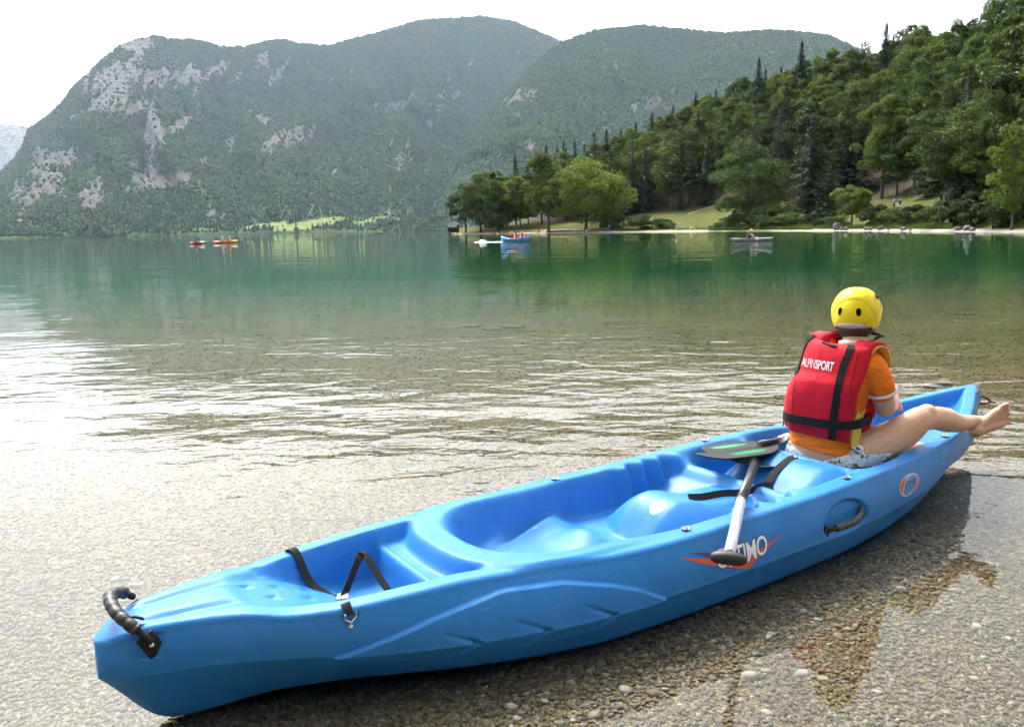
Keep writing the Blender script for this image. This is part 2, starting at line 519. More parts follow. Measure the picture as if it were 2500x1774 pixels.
HORIZON = lambda px: 581.1 - .01758 * px
def build_mountain(name, sky, d0, d1, mat, rock_spots, rock_base=0.0, seed=1, npx=420, nt=150, meadow=(), prof=1.25, relief=1.0, xs=None, gully=1.0):
    """terrain between a shore line d0(px) and a ridge d1(px); sky = skyline (px, y) table"""
    sky = np.array(sky, float)
    ta_, ez_ = px_ray(sky[:, 0], sky[:, 1])
    hp_ = ta_ / math.cos(PITCH) * F_PX + 1250                 # the same azimuths as horizon columns
    px = np.linspace(hp_[0], hp_[-1], npx)
    t = np.concatenate([np.linspace(0, 1, nt), np.linspace(1.02, 1.30, 14)])
    PX, Tt = np.meshgrid(px, t, indexing='ij')
    el = np.interp(PX, hp_, ez_)
    D0 = np.interp(PX, d0[0], d0[1]); D1 = np.interp(PX, d1[0], d1[1])
    D = D0 + (D1 - D0) * Tt
    zr = el * D1
    # height profile: gentle foot, steep face, rounded top
    pr = np.where(Tt <= 1, np.sign(Tt) * np.abs(Tt) ** prof, 1 - (Tt - 1) * 1.1)
    X = D * px_dir(PX); Y = D
    along = PX * 1.0
    gl = np.abs(fbm(along / 130 + Tt * 1.6, Tt * 1.2, 4, seed + 3)) - .18          # slanting gullies
    gl2 = np.abs(fbm(along / 48 + Tt * 2.2, Tt * 2.0, 4, seed + 9)) - .18
    rough = fbm(X / 160, Y / 160, 6, seed + 5, .55)
    amp = np.clip(Tt * (1.0 - Tt) * 4, 0, 1) ** .7
    back = -(gl * 420 + gl2 * 170) * gully * amp                                    # push the face in and out
    D2 = D + back * .8
    X = D2 * px_dir(PX); Y = D2
    z = zr * pr + rough * 26 * relief * np.clip(amp + .10 * (Tt > .2), 0, 1) + 4.0 * np.clip(Tt * 40, 0, 1) - 6.0 * (Tt < .004)
    z = z * D2 / np.maximum(D, 1)
    P = np.stack([X, Y, z], -1)
    QX, ypx = to_pixel(X, Y, z)
    rk = np.full(PX.shape, rock_base)
    for (cx_, cy_, rx_, ry_, s_, tl) in rock_spots:
        a = math.radians(tl)
        dx, dy = QX - cx_, ypx - cy_
        u_ = (dx * math.cos(a) + dy * math.sin(a)) / rx_; w_ = (-dx * math.sin(a) + dy * math.cos(a)) / ry_
        rk = np.maximum(rk, rock_base + s_ * np.exp(-(u_ ** 2 + w_ ** 2) ** 1.2))
    rn = .55 * fbm(QX / 26 + ypx / 40, ypx / 46, 5, seed + 21, .6) + .45 * fbm(QX / 8 + ypx / 22, ypx / 26, 4, seed + 31, .6)
    rk = sstep(rk + 1.05 * rn, .36, .66)
    md = np.zeros(PX.shape)
    for poly in meadow:
        lo = np.interp(QX, [q[0] for q in poly], [q[1] for q in poly], left=-1, right=-1); hi = np.interp(QX, [q[0] for q in poly], [q[2] for q in poly], left=-2, right=-2)
        md = np.maximum(md, ((ypx > hi) & (ypx < lo)).astype(float))
    o = grid_mesh(name, P, mat)
    vert_attr(o.data, 'rock', rk.ravel()); vert_attr(o.data, 'meadow', md.ravel())
    return o, P, rk, md, Tt

M_MT1 = mountain_mat('limestone_and_forest', (.046, .078, .026), (.140, .132, .118))
M_MT2 = mountain_mat('forested_slope', (.050, .084, .026), (.140, .132, .118))
M_MT3 = mountain_mat('pale_cliffs', (.050, .080, .036), (.30, .285, .275))
SKY1 = [(-700, 470), (-300, 450), (0, 427), (30, 397), (55, 361), (70, 318), (100, 299), (151, 256), (176, 221), (221, 178), (251, 148), (281, 125), (301, 108), (342, 95), (377, 90), (417, 98), (482, 100), (543, 115), (593, 118), (648, 104), (698, 99), (728, 109),
        (804, 115), (854, 100), (930, 80), (1025, 52), (1174, 41), (1256, 55), (1321, 82), (1376, 104), (1450, 140), (1600, 210), (1800, 300)]
ROCK1 = [(330, 110, 50, 18, .75, 0), (300, 190, 95, 50, .62, -25), (420, 190, 110, 38, .60, -8), (260, 240, 70, 45, .50, -40), (350, 262, 60, 22, .45, -20), (540, 165, 26, 20, .6, -30), (640, 150, 24, 18, .7, -30), (680, 185, 28, 12, .5, -50), (640, 290, 24, 12, .65, 20),
         (690, 335, 46, 28, .75, -35), (660, 370, 22, 18, .6, 0), (555, 350, 12, 18, .5, 0), (370, 330, 28, 45, .60, 20), (330, 375, 16, 35, .55, 15), (150, 390, 62, 26, .75, -15), (110, 440, 40, 55, .65, 25), (60, 480, 45, 38, .60, 0), (225, 480, 34, 46, .80, 20),
         (360, 440, 34, 30, .70, 10), (430, 440, 46, 22, .66, -10), (300, 460, 24, 16, .45, 0), (60, 550, 18, 22, .5, 45), (495, 395, 14, 12, .6, 0), (1060, 260, 60, 12, .45, 0), (1045, 300, 10, 34, .5, 0), (1100, 235, 38, 12, .4, -20), (960, 260, 20, 12, .4, 0), (760, 170, 20, 10, .4, 0),
         (930, 160, 22, 8, .38, 0), (450, 300, 30, 12, .5, -40), (900, 260, 50, 10, .36, 0)]
MEAD1 = [[(590, 560, 556), (640, 556, 546), (700, 550, 540)], [(665, 566, 556), (720, 562, 545), (780, 556, 533), (830, 545, 530), (850, 538, 532)], [(860, 556, 546), (905, 548, 533), (940, 536, 528)], [(440, 566, 561), (520, 562, 557)]]
D0_1 = ([-700, 0, 600, 1100, 1800], [1250, 1300, 1450, 1650, 1900])
D1_1 = ([-700, 0, 300, 700, 1174, 1400, 1800], [2300, 2500, 2700, 3000, 3600, 3700, 3700])
mt1, P1, rk1, md1, T1 = build_mountain('mountain', SKY1, D0_1, D1_1, M_MT1, ROCK1, 0.20, 11, 520, 190, MEAD1)
SKY2 = [(1040, 560), (1075, 505), (1100, 430), (1150, 345), (1200, 275), (1250, 215), (1300, 165), (1340, 130), (1376, 106), (1452, 79), (1572, 66), (1682, 76), (1769, 85), (1856, 76), (1966, 82), (2031, 93), (2086, 118), (2200, 165), (2400, 260), (2700, 380), (3200, 470)]
ROCK2 = [(1260, 235, 44, 20, .62, -20), (1310, 255, 16, 18, .5, 0), (1470, 130, 34, 14, .55, 0), (1500, 150, 10, 24, .5, 0), (1590, 250, 26, 22, .66, 30), (1540, 265, 16, 10, .5, 0), (1285, 365, 20, 14, .6, 0), (1320, 290, 10, 10, .4, 0), (1430, 250, 12, 20, .36, 0), (1430, 60, 10, 8, .3, 0), (1850, 95, 26, 4, .0, 0)]
D0_2 = ([1040, 1400, 3200], [1500, 1350, 1200]); D1_2 = ([1040, 1200, 1400, 1600, 2100, 3200], [1750, 2250, 2650, 2750, 2700, 2200])
mt2, P2, rk2, md2, T2m = build_mountain('mountain', SKY2, D0_2, D1_2, M_MT2, ROCK2, 0.09, 37, 420, 170)
SKY3 = [(-900, 350), (-400, 318), (0, 303), (30, 305), (70, 311), (140, 330), (400, 380)]
mt3, P3, rk3, md3, T3 = build_mountain('mountain', SKY3, ([-900, 400], [3600, 3600]), ([-900, 400], [4600, 4600]), M_MT3, [(20, 350, 200, 60, .9, 0)], 0.15, 71, 120, 80)

# ------------------------------------------------------------------ the forest that covers the slopes: one mass of thousands of crowns
def scatter_points(P, rk, md, Tt, n, seed, zmin=2.0, front=1.0):
    """random points on the grid surface, weighted by cell area"""
    rs = np.random.RandomState(seed)
    A = P[:-1, :-1]; B = P[1:, :-1]; C = P[:-1, 1:]
    ar = np.linalg.norm(np.cross(B - A, C - A), axis=-1)
    w = ar * np.clip(1.1 - 1.15 * rk[:-1, :-1], .05, 1) * (1 - md[:-1, :-1] * .97) * (Tt[:-1, :-1] < 1.06) * (A[..., 2] > zmin)
    w = w.ravel() / w.sum()
    c = rs.choice(len(w), n, p=w)
    i, j = np.unravel_index(c, ar.shape)
    a, b = rs.rand(n), rs.rand(n)
    Q = P[i, j] * ((1 - a) * (1 - b))[:, None] + P[i + 1, j] * (a * (1 - b))[:, None] + P[i, j + 1] * ((1 - a) * b)[:, None] + P[i + 1, j + 1] * (a * b)[:, None]
    return Q, Tt[i, j]

def far_leaf_mat(name, lo, hi):
    t = NT(name)
    r = t.n('ObjectInfo').outputs['Random']
    n = t.noise(t.geo('Position'), .012, 3)
    n2 = t.noise(t.geo('Position'), .5, 3)
    f = t.math('ADD', t.math('MULTIPLY', r, .5), t.math('ADD', t.math('MULTIPLY', n, .45), t.math('MULTIPLY', n2, .15)))
    return t.surf(t.bsdf(Base_Color=t.ramp(f, [(.2, lo), (.9, hi)]), Roughness=.9, Specular_IOR_Level=.1))

def gn_scatter(name, pts, scl, kind_id, mats, shapes, label, category=None, parent=None, rotx=0.0):
    """points instanced with small procedural solids (geometry nodes); kind_id picks the shape"""
    me = bpy.data.meshes.new(name)
    me.from_pydata(pts.tolist(), [], [])
    vert_attr(me, 'scl', scl)
    a = me.attributes.new('kid', 'INT', 'POINT'); a.data.foreach_set('value', np.asarray(kind_id, np.int32))
    o = link(name, me, parent)
    tag(o, label, category, None, 'stuff')
    ng = bpy.data.node_groups.new(name + '_nodes', 'GeometryNodeTree')
    ng.interface.new_socket('Geometry', in_out='INPUT', socket_type='NodeSocketGeometry')
    ng.interface.new_socket('Geometry', in_out='OUTPUT', socket_type='NodeSocketGeometry')
    N, L = ng.nodes, ng.links
    gi, go = N.new('NodeGroupInput'), N.new('NodeGroupOutput')
    join = N.new('GeometryNodeJoinGeometry')
    for k, (sh, mt) in enumerate(zip(shapes, mats)):
        if sh['type'] == 'ico':
            s = N.new('GeometryNodeMeshIcoSphere'); s.inputs['Radius'].default_value = 1.0; s.inputs['Subdivisions'].default_value = sh.get('sub', 2)
            gout = s.outputs[0]
        else:
            s = N.new('GeometryNodeMeshCone'); s.inputs['Vertices'].default_value = 9; s.inputs['Side Segments'].default_value = 6; s.inputs['Radius Bottom'].default_value = 1.0; s.inputs['Radius Top'].default_value = .02; s.inputs['Depth'].default_value = 2.0
            gout = s.outputs[0]
        # lumpy outline
        sp = N.new('GeometryNodeSetPosition')
        nz = N.new('ShaderNodeTexNoise'); nz.noise_dimensions = '3D'; nz.inputs['Scale'].default_value = sh.get('ns', 1.6); nz.inputs['Detail'].default_value = 2
        pos = N.new('GeometryNodeInputPosition')
        add = N.new('ShaderNodeVectorMath'); add.operation = 'ADD'; add.inputs[1].default_value = (sh.get('seed', 0) * 7.3, 3.1 * k, 1.7)
        L.new(pos.outputs[0], add.inputs[0]); L.new(add.outputs[0], nz.inputs['Vector'])
        sub = N.new('ShaderNodeVectorMath'); sub.operation = 'SUBTRACT'; sub.inputs[1].default_value = (.5, .5, .5)
        L.new(nz.outputs['Color'], sub.inputs[0])
        sc = N.new('ShaderNodeVectorMath'); sc.operation = 'SCALE'; sc.inputs['Scale'].default_value = sh.get('amp', .9)
        L.new(sub.outputs[0], sc.inputs[0])
        L.new(gout, sp.inputs['Geometry']); L.new(sc.outputs[0], sp.inputs['Offset'])
        tf = N.new('GeometryNodeTransform'); tf.inputs['Scale'].default_value = sh.get('scale', (1, 1, 1)); tf.inputs['Translation'].default_value = sh.get('loc', (0, 0, 0))
        L.new(sp.outputs[0], tf.inputs['Geometry'])
        sm = N.new('GeometryNodeSetMaterial'); sm.inputs['Material'].default_value = mt
        L.new(tf.outputs[0], sm.inputs['Geometry'])
        if sh.get('smooth'):
            ss = N.new('GeometryNodeSetShadeSmooth'); L.new(sm.outputs[0], ss.inputs[0]); last = ss.outputs[0]
        else: last = sm.outputs[0]
        iop = N.new('GeometryNodeInstanceOnPoints')
        L.new(gi.outputs[0], iop.inputs['Points']); L.new(last, iop.inputs['Instance'])
        na = N.new('GeometryNodeInputNamedAttribute'); na.data_type = 'INT'; na.inputs['Name'].default_value = 'kid'
        cmp = N.new('FunctionNodeCompare'); cmp.data_type = 'INT'; cmp.operation = 'EQUAL'
        L.new(na.outputs[0], cmp.inputs[2]); cmp.inputs[3].default_value = k
        L.new(cmp.outputs[0], iop.inputs['Selection'])
        ns_ = N.new('GeometryNodeInputNamedAttribute'); ns_.data_type = 'FLOAT'; ns_.inputs['Name'].default_value = 'scl'
        L.new(ns_.outputs[0], iop.inputs['Scale'])
        rv = N.new('FunctionNodeRandomValue'); rv.data_type = 'FLOAT_VECTOR'; rv.inputs[0].default_value = (-rotx, -rotx, 0); rv.inputs[1].default_value = (rotx, rotx, 6.283); rv.inputs['Seed'].default_value = k + 3
        L.new(rv.outputs[0], iop.inputs['Rotation'])
        L.new(iop.outputs[0], join.inputs[0])
    L.new(join.outputs[0], go.inputs[0])
    m = o.modifiers.new('scatter', 'NODES'); m.node_group = ng
    return o

M_FL1 = far_leaf_mat('far_beech_leaves', (.034, .062, .020), (.060, .096, .030))
M_FL2 = far_leaf_mat('far_spruce_needles', (.016, .034, .015), (.030, .053, .021))
FAR_SHAPES = [dict(type='ico', sub=2, amp=.9, ns=1.5, scale=(1, 1, .95), loc=(0, 0, .55)), dict(type='ico', sub=2, amp=1.1, ns=1.9, scale=(.9, 1.1, 1.1), loc=(0, 0, .6), seed=3), dict(type='cone', amp=.35, ns=2.0, scale=(.42, .42, 1.0), loc=(0, 0, -.1))]
def mountain_forest(P, rk, md, Tt, n, seed, label):
    Q, tt = scatter_points(P, rk, md, Tt, n, seed)
    rs = np.random.RandomState(seed + 1)
    con = rs.rand(n) < np.interp(tt, [0, .10, .25, 1], [.75, .55, .12, .06])
    kid = np.where(con, 2, rs.randint(0, 2, n))
    scl = np.where(con, 5.0, 3.7) * (.55 + .75 * rs.rand(n) ** 1.5)
    return gn_scatter('slope_forest', Q, scl, kid, [M_FL1, M_FL1, M_FL2], FAR_SHAPES, label, 'forest')
mountain_forest(P1, rk1, md1, T1, 120000, 5, 'hazy forest mantling the slopes of the high cliff-faced mountain')
mountain_forest(P2, rk2, md2, T2m, 75000, 8, 'hazy green forest mantling the rounded mountain on the right')

# ------------------------------------------------------------------ near right shore: beach, meadow, wooded hill
HR_PX = np.array([1000, 1110, 1250, 1350, 1450, 1600, 1800, 2000, 2200, 2400, 2500, 2800, 3300, 4200], float)
HR_Z = np.array([.4, 1.2, 3, 6, 10, 19, 31, 37, 39, 42, 43, 44, 44, 44], float)
HR_D = np.array([300, 300, 300, 295, 290, 290, 290, 275, 255, 235, 225, 200, 180, 170], float)
MEADOW_W = np.interp
def shore_z(x, y):
    px = to_px(x, y)
    ds = np.interp(px, SHORE_PX, SHORE_D); dr = np.interp(px, HR_PX, HR_D); hr = np.interp(px, HR_PX, HR_Z)
    m = y - ds
    mw = np.interp(px, [1000, 1450, 1500, 1750, 1850, 2100, 2300, 2400, 4200], [10, 22, 46, 54, 40, 34, 26, 8, 6])       # depth of the open meadow
    mz = np.interp(px, [1000, 1450, 1550, 1750, 1850, 2100, 2250, 2400, 4200], [.8, 2.2, 3.6, 6.2, 6.0, 5.0, 4.6, 2.4, 2.0])
    z = np.where(m < 0, np.maximum(m * .16, -9), 0) + np.interp(m, [0, 3.5, 7], [0, .30, .50]) * (m > 0)
    z = z + mz * sstep((m - 5) / np.maximum(mw, 1)) * (m > 0)
    t = np.clip((m - mw) / np.maximum(dr - ds - mw, 5), 0, 1.6)
    hill = (hr - mz) * np.where(t < 1, sstep(t) * .55 + t * .45, 1 - (t - 1) * .35)
    z = z + np.maximum(hill, 0) * (m > 0)
    z = z + .22 * fbm(x / 9, y / 9, 4, 3) * np.clip((m - 3) / 6, 0, 1)
    # the point ends in the lake on its left
    z = z - np.clip((1118 - px) / 14, 0, 4) * 2.2 * (px < 1118)
    return z
def shore_mat():
    t = NT('meadow_and_beach')
    v = t.geo('Position')
    inl = t.attr('inland'); wood = t.attr('wood'); path = t.attr('path')
    n = t.noise(v, .35, 5, .65)
    grass = t.ramp(t.math('ADD', t.math('MULTIPLY', n, .55), t.math('MULTIPLY', t.noise(v, 2.5, 4), .45)), [(.3, (.048, .070, .014)), (.5, (.085, .095, .022)), (.68, (.135, .110, .034))])
    sand = t.ramp(t.noise(v, 3.0, 5, .7), [(.3, (.27, .24, .19)), (.7, (.42, .385, .33))])
    floor = t.ramp(t.noise(v, 1.2, 5), [(.3, (.030, .026, .014)), (.7, (.070, .062, .030))])
    e = t.math('ADD', inl, t.math('MULTIPLY', t.math('SUBTRACT', t.noise(v, .5, 4), .5), 3.0))
    c = t.mix(t.ramp(t.math('DIVIDE', e, 12.0), [(.24, 0.), (.31, 1.)]), sand, grass)
    c = t.mix(t.ramp(t.math('ADD', wood, t.math('MULTIPLY', t.math('SUBTRACT', n, .5), .8)), [(.4, 0.), (.6, 1.)]), c, floor)
    c = t.mix(t.ramp(t.math('ADD', path, t.math('MULTIPLY', t.math('SUBTRACT', t.noise(v, 1.5, 3), .5), .5)), [(.4, 0.), (.6, 1.)]), c, (.30, .25, .18))
    nb = t.bump(t.noise(v, 4.0, 5, .7), .8, .15)
    return t.surf(t.bsdf(Base_Color=c, Roughness=.95, Specular_IOR_Level=.1, Normal=nb))
pxs = np.concatenate([np.linspace(1060, 2560, 420), np.linspace(2600, 4100, 40)])
ms = np.concatenate([np.linspace(-14, 0, 12)[:-1], np.linspace(0, 60, 130)[:-1], np.linspace(60, 320, 60)])
PXg, Mg = np.meshgrid(pxs, ms, indexing='ij')
Yg = np.interp(PXg, SHORE_PX, SHORE_D) + Mg
Xg = Yg * px_dir(PXg)
Zg = shore_z(Xg, Yg)
shore = grid_mesh('shore_ground', np.stack([Xg, Yg, Zg], -1), shore_mat())
_mw = np.interp(PXg, [1000, 1450, 1500, 1750, 1850, 2100, 2300, 2400, 4200], [10, 22, 46, 54, 40, 34, 26, 8, 6])
vert_attr(shore.data, 'inland', Mg.ravel())
vert_attr(shore.data, 'wood', sstep((Mg - _mw) / 6 + .3).ravel())
pth = np.array([(1480, 8.5), (1560, 9.5), (1300, 9), (1200, 7)])
_pc = np.interp(PXg, [1180, 1300, 1480, 1560, 1600], [6.5, 9, 9.5, 9.0, 8.5])
p1 = np.exp(-((Mg - _pc) / 1.8) ** 2) * (PXg < 1590) * (PXg > 1180)
_pc2 = np.interp(PXg, [1680, 1700, 1730, 1760, 1800, 1860], [38, 41, 47, 51, 52, 52])
p2 = np.exp(-((Mg - _pc2) / 1.3) ** 2) * (PXg < 1850) * (PXg > 1685)
_pc3 = np.interp(PXg, [2080, 2160], [9, 9])
p3 = np.exp(-((Mg - _pc3) / 1.5) ** 2) * (PXg < 2160) * (PXg > 2080)
vert_attr(shore.data, 'path', np.maximum(np.maximum(p1, p2), p3).ravel())
# ================================================================== trees and shrubs of the right shore
def leaf_mat(name, lo, mid, hi, trans=.30):
    t = NT(name)
    r = t.n('ObjectInfo').outputs['Random']
    v = t.coord()
    n = t.noise(v, .45, 3, .6)
    n2 = t.noise(v, 2.2, 2)
    f = t.math('ADD', t.math('MULTIPLY', n, .55), t.math('ADD', t.math('MULTIPLY', n2, .35), t.math('MULTIPLY', t.math('SUBTRACT', r, .5), .30)))
    c = t.ramp(f, [(.25, lo), (.48, mid), (.72, hi)])
    d = t.bsdf(Base_Color=c, Roughness=.55, Specular_IOR_Level=.25)
    tr = t.n('BsdfTranslucent', Color=t.mix(1.0, c, (1.25, 1.30, .55), 'MULTIPLY')).outputs[0]
    return t.surf(t.n('MixShader', i0=trans, i1=d, i2=tr).outputs[0])
M_BARK = plain('bark', (.060, .048, .036), .9, var=.5, scale=6.0, bump=.8, bscale=9.0)
M_BARK_PALE = plain('pale_bark', (.14, .115, .09), .9, var=.45, scale=6.0, bump=.8, bscale=9.0)
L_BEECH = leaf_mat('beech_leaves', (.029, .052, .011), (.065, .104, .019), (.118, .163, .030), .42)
L_DARK = leaf_mat('dark_beech_leaves', (.021, .039, .011), (.047, .077, .017), (.085, .122, .028), .40)  # darker leaf green of some beeches and bushes
L_LIGHT = leaf_mat('yellow_green_lime_leaves', (.050, .084, .012), (.110, .160, .021), (.185, .225, .034), .46)  # bright yellow-green leaf colour of the shore trees
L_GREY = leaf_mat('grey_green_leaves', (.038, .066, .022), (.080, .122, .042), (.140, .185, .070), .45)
L_SPRUCE = leaf_mat('spruce_needles', (.009, .022, .010), (.018, .038, .016), (.032, .056, .022), .15)
L_FRESH = leaf_mat('fresh_green_leaves', (.030, .066, .016), (.062, .118, .026), (.110, .170, .045), .35)

def limb_geo(a, b, ra, rb, bend, rs, n=5, seg=7):
    a, b = Vector(a), Vector(b)
    pts = []
    for k in range(n + 1):
        t = k / n
        p = a.lerp(b, t) + Vector((rs.randn(), rs.randn(), rs.randn() * .3)) * bend * math.sin(math.pi * t)
        pts.append(p)
    return tube_geo(pts, [ra + (rb - ra) * k / n for k in range(n + 1)], seg)

def leaf_cloud(C, N, S, L, W, rs, droop=.35):
    """rhombic leaf sprays: centres C, facing normals N, sizes L x W; returns verts, quads"""
    n = len(C)
    d = rs.randn(n, 3); d[:, 2] -= droop * 2.2
    d -= N * (d * N).sum(1)[:, None]; d /= np.linalg.norm(d, axis=1)[:, None] + 1e-9
    s = np.cross(N, d)
    l = (L * S)[:, None]; w = (W * S)[:, None]
    sag = N * (.22 * l)
    V = np.stack([C - d * l * .5, C + s * w * .5 + sag * .3, C + d * l * .5 - sag, C - s * w * .5 + sag * .3], 1).reshape(-1, 3)
    F_ = np.arange(4 * n).reshape(n, 4)
    return V, F_

def broadleaf(seed, H, rx, base, nlobes, nleaf, leaf=(.62, .34), squash=1.0, lean=0.0, top=.5, trunk_r=.28, forks=1, narrow=1.0):
    """returns (trunk geo, crown verts, crown faces): tapered trunk with limbs; sprays on the skins of many lobes"""
    rs = np.random.RandomState(seed)
    rz = (H - base) / 2
    cz = base + rz
    lob = []
    while len(lob) < nlobes:
        p = rs.uniform(-1, 1, 3)
        q = np.linalg.norm(p)
        if q > 1 or q < .30: continue
        # egg-shaped crown: wider below the middle
        wz = 1.0 - .42 * max(0, p[2]) ** 1.5 * (2 * top) - .10 * max(0, -p[2])
        jit = .84 + .30 * rs.rand()
        c = np.array([p[0] * rx * wz * jit * narrow, p[1] * rx * wz * jit, cz + p[2] * rz * .93])
        if min([np.linalg.norm((c - l[0]) / np.array([1, 1, .8])) for l in lob] + [9e9]) < rx * .17: continue
        r = rx * (.20 + .16 * rs.rand()) * (1 - .25 * q)
        lob.append((c, r))
    C, N, S = [], [], []
    per = nleaf // nlobes
    for c, r in lob:
        v = rs.randn(per, 3); v[:, 2] = v[:, 2] * .75 + .35
        v /= np.linalg.norm(v, axis=1)[:, None]
        rad = r * (.55 + .55 * rs.rand(per) ** .6)
        out = c - np.array([0, 0, cz]); out = out / (np.linalg.norm(out) + 1e-6)
        P = c + v * rad[:, None] * np.array([1.15, 1.15, .85 * squash]) + out * (r * .25)
        P[:, 2] -= .10 * r * (v[:, 0] ** 2 + v[:, 1] ** 2)
        nn = v * .75 + np.array([0, 0, .45]) + rs.randn(per, 3) * .40 + out * .35
        nn /= np.linalg.norm(nn, axis=1)[:, None]
        C.append(P); N.append(nn); S.append(.65 + .7 * rs.rand(per))
    C, N, S = np.vstack(C), np.vstack(N), np.concatenate(S)
    V, Fq = leaf_cloud(C, N, S, leaf[0], leaf[1], rs)
    V[:, 0] += lean * V[:, 2]
    # trunk and limbs
    gs = []
    for k in range(forks):
        off = Vector((rs.randn() * .35, rs.randn() * .2, 0)) * (forks > 1)
        sway = Vector((rs.randn() * .5 + lean * base, rs.randn() * .3, 0)) * (1 if forks > 1 else .5)
        top_p = Vector((lean * H * .7, 0, base + rz * 1.15)) + sway
        pts = [off + Vector((0, 0, -.6))] + [off.lerp(top_p, t) + Vector((rs.randn(), rs.randn(), 0)) * .10 * t * rx * .25 for t in (.0, .15, .35, .6, .8, 1.0)]
        gs.append(tube_geo(pts, [trunk_r * f / math.sqrt(forks) for f in (1.7, 1.25, 1.0, .85, .6, .38, .12)], 9))
        for c, r in lob[::max(1, nlobes // 16)]:
            t = rs.uniform(.42, .95)
            a = off.lerp(top_p, t)
            if c[2] > a.z - .5:
                gs.append(limb_geo(a, Vector(c) + Vector((lean * c[2], 0, 0)), trunk_r * .34 / math.sqrt(forks), trunk_r * .07, .12 * rx * .3, rs))
    return join_geo(*gs), V, Fq

def conifer(seed, H, rb, base, levels, per, droop=.25, leaf=(.75, .30), trunk_r=.22, open_=0.0):
    rs = np.random.RandomState(seed)
    C, N, S = [], [], []
    gs = [tube_geo([Vector((0, 0, -.6)), Vector((0, 0, H * .3)), Vector((0, 0, H * .7)), Vector((0, 0, H))], [trunk_r * 1.3, trunk_r, trunk_r * .55, .02], 8)]
    for l in range(levels):
        t = (l / (levels - 1)) ** .86
        z = base + (H * .985 - base) * t
        R_ = rb * (1 - t) ** .85 * (.70 + .50 * rs.rand()) + .10
        if t < .12: R_ *= .65 + t * 3
        nb = max(5, int(per * (1 - .6 * t)))
        a0 = rs.rand() * 6.28
        for k in range(nb):
            if rs.rand() < open_: continue
            a = a0 + 6.28 * k / nb + rs.randn() * .18
            ln = R_ * (.78 + .35 * rs.rand())
            m = max(4, int(ln / .20))
            s = (np.arange(m) + rs.rand(m) * .7 + .4) / m
            dz = -droop * ln * s ** 1.4 + .10 * ln * s ** 3
            P = np.stack([np.cos(a) * ln * s, np.sin(a) * ln * s, z + dz], 1)
            P = np.repeat(P, 2, 0); m2 = len(P)
            side = np.array([-np.sin(a), np.cos(a), 0]) * (rs.uniform(-.30, .30, m2) * (.35 + .35 * ln) * np.repeat(1 - .6 * s, 2))[:, None]
            P = P + side; P[:, 2] += rs.randn(m2) * .16 - .05
            n = np.stack([np.cos(a) * .35 + rs.randn(m2) * .3, np.sin(a) * .35 + rs.randn(m2) * .3, np.full(m2, .9)], 1)
            n /= np.linalg.norm(n, axis=1)[:, None]
            C.append(P); N.append(n); S.append((.55 + .55 * rs.rand(m2)) * (1 - .35 * t))
    C, N, S = np.vstack(C), np.vstack(N), np.concatenate(S)
    V, Fq = leaf_cloud(C, N, S, leaf[0], leaf[1], rs, .5)
    return join_geo(*gs), V, Fq

PROTO = {}
def proto(key, geo, leafm, barkm=M_BARK):
    tg, V, Fq = geo
    tm = bpy.data.meshes.new(key + '_trunk'); tm.from_pydata([tuple(v) for v in tg[0]], [], tg[1]); tm.materials.append(barkm)
    tm.polygons.foreach_set('use_smooth', np.ones(len(tm.polygons), bool))
    cm = bpy.data.meshes.new(key + '_crown'); cm.from_pydata(V.tolist(), [], Fq.tolist()); cm.materials.append(leafm)
    PROTO[key] = (tm, cm)
proto('beech_a', broadleaf(1, 20, 5.2, 5.0, 46, 7000), L_BEECH)
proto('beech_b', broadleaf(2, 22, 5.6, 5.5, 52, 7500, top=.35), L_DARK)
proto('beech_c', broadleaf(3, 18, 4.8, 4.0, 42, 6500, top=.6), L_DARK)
proto('beech_d', broadleaf(4, 21, 5.0, 4.5, 48, 7000, squash=1.2), L_BEECH)
proto('beech_e', broadleaf(8, 19, 5.2, 4.0, 46, 7000, top=.45), leaf_mat('young_beech_leaves', (.044, .074, .014), (.090, .130, .022), (.150, .190, .036), .40))
proto('spruce_a', conifer(5, 24, 4.6, 2.0, 52, 11), L_SPRUCE)
proto('spruce_b', conifer(6, 21, 3.7, 3.0, 48, 10, .32), L_SPRUCE)
proto('pine', conifer(7, 20, 3.0, 8.0, 16, 9, .05, (.7, .4), .2, .35), L_SPRUCE)
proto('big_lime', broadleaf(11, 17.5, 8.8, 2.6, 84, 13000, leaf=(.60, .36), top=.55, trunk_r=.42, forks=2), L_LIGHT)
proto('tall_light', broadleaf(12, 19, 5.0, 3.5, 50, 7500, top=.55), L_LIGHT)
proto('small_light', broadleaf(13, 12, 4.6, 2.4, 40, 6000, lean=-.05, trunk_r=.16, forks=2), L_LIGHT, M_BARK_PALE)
proto('willow', broadleaf(14, 13, 5.6, .6, 50, 8000, leaf=(.62, .26), top=.5), L_GREY)
proto('willow_tall', broadleaf(15, 15, 5.8, 1.0, 54, 8500, leaf=(.60, .28)), L_GREY)
proto('ash', broadleaf(16, 14, 4.2, 3.2, 40, 5500, leaf=(.55, .28), top=.7, trunk_r=.17), L_FRESH, M_BARK)
proto('maple_small', broadleaf(17, 7.5, 3.3, 2.0, 30, 4200, leaf=(.42, .30), trunk_r=.15), L_LIGHT, M_BARK)
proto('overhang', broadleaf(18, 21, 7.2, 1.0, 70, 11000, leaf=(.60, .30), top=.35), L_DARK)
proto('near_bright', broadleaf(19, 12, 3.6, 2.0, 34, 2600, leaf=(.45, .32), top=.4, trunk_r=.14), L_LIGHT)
proto('larch', conifer(20, 19, 3.2, 5.0, 24, 9, .12, (.6, .26), .20, .22), leaf_mat('larch_needles', (.014, .030, .010), (.028, .052, .015), (.050, .080, .024), .2))
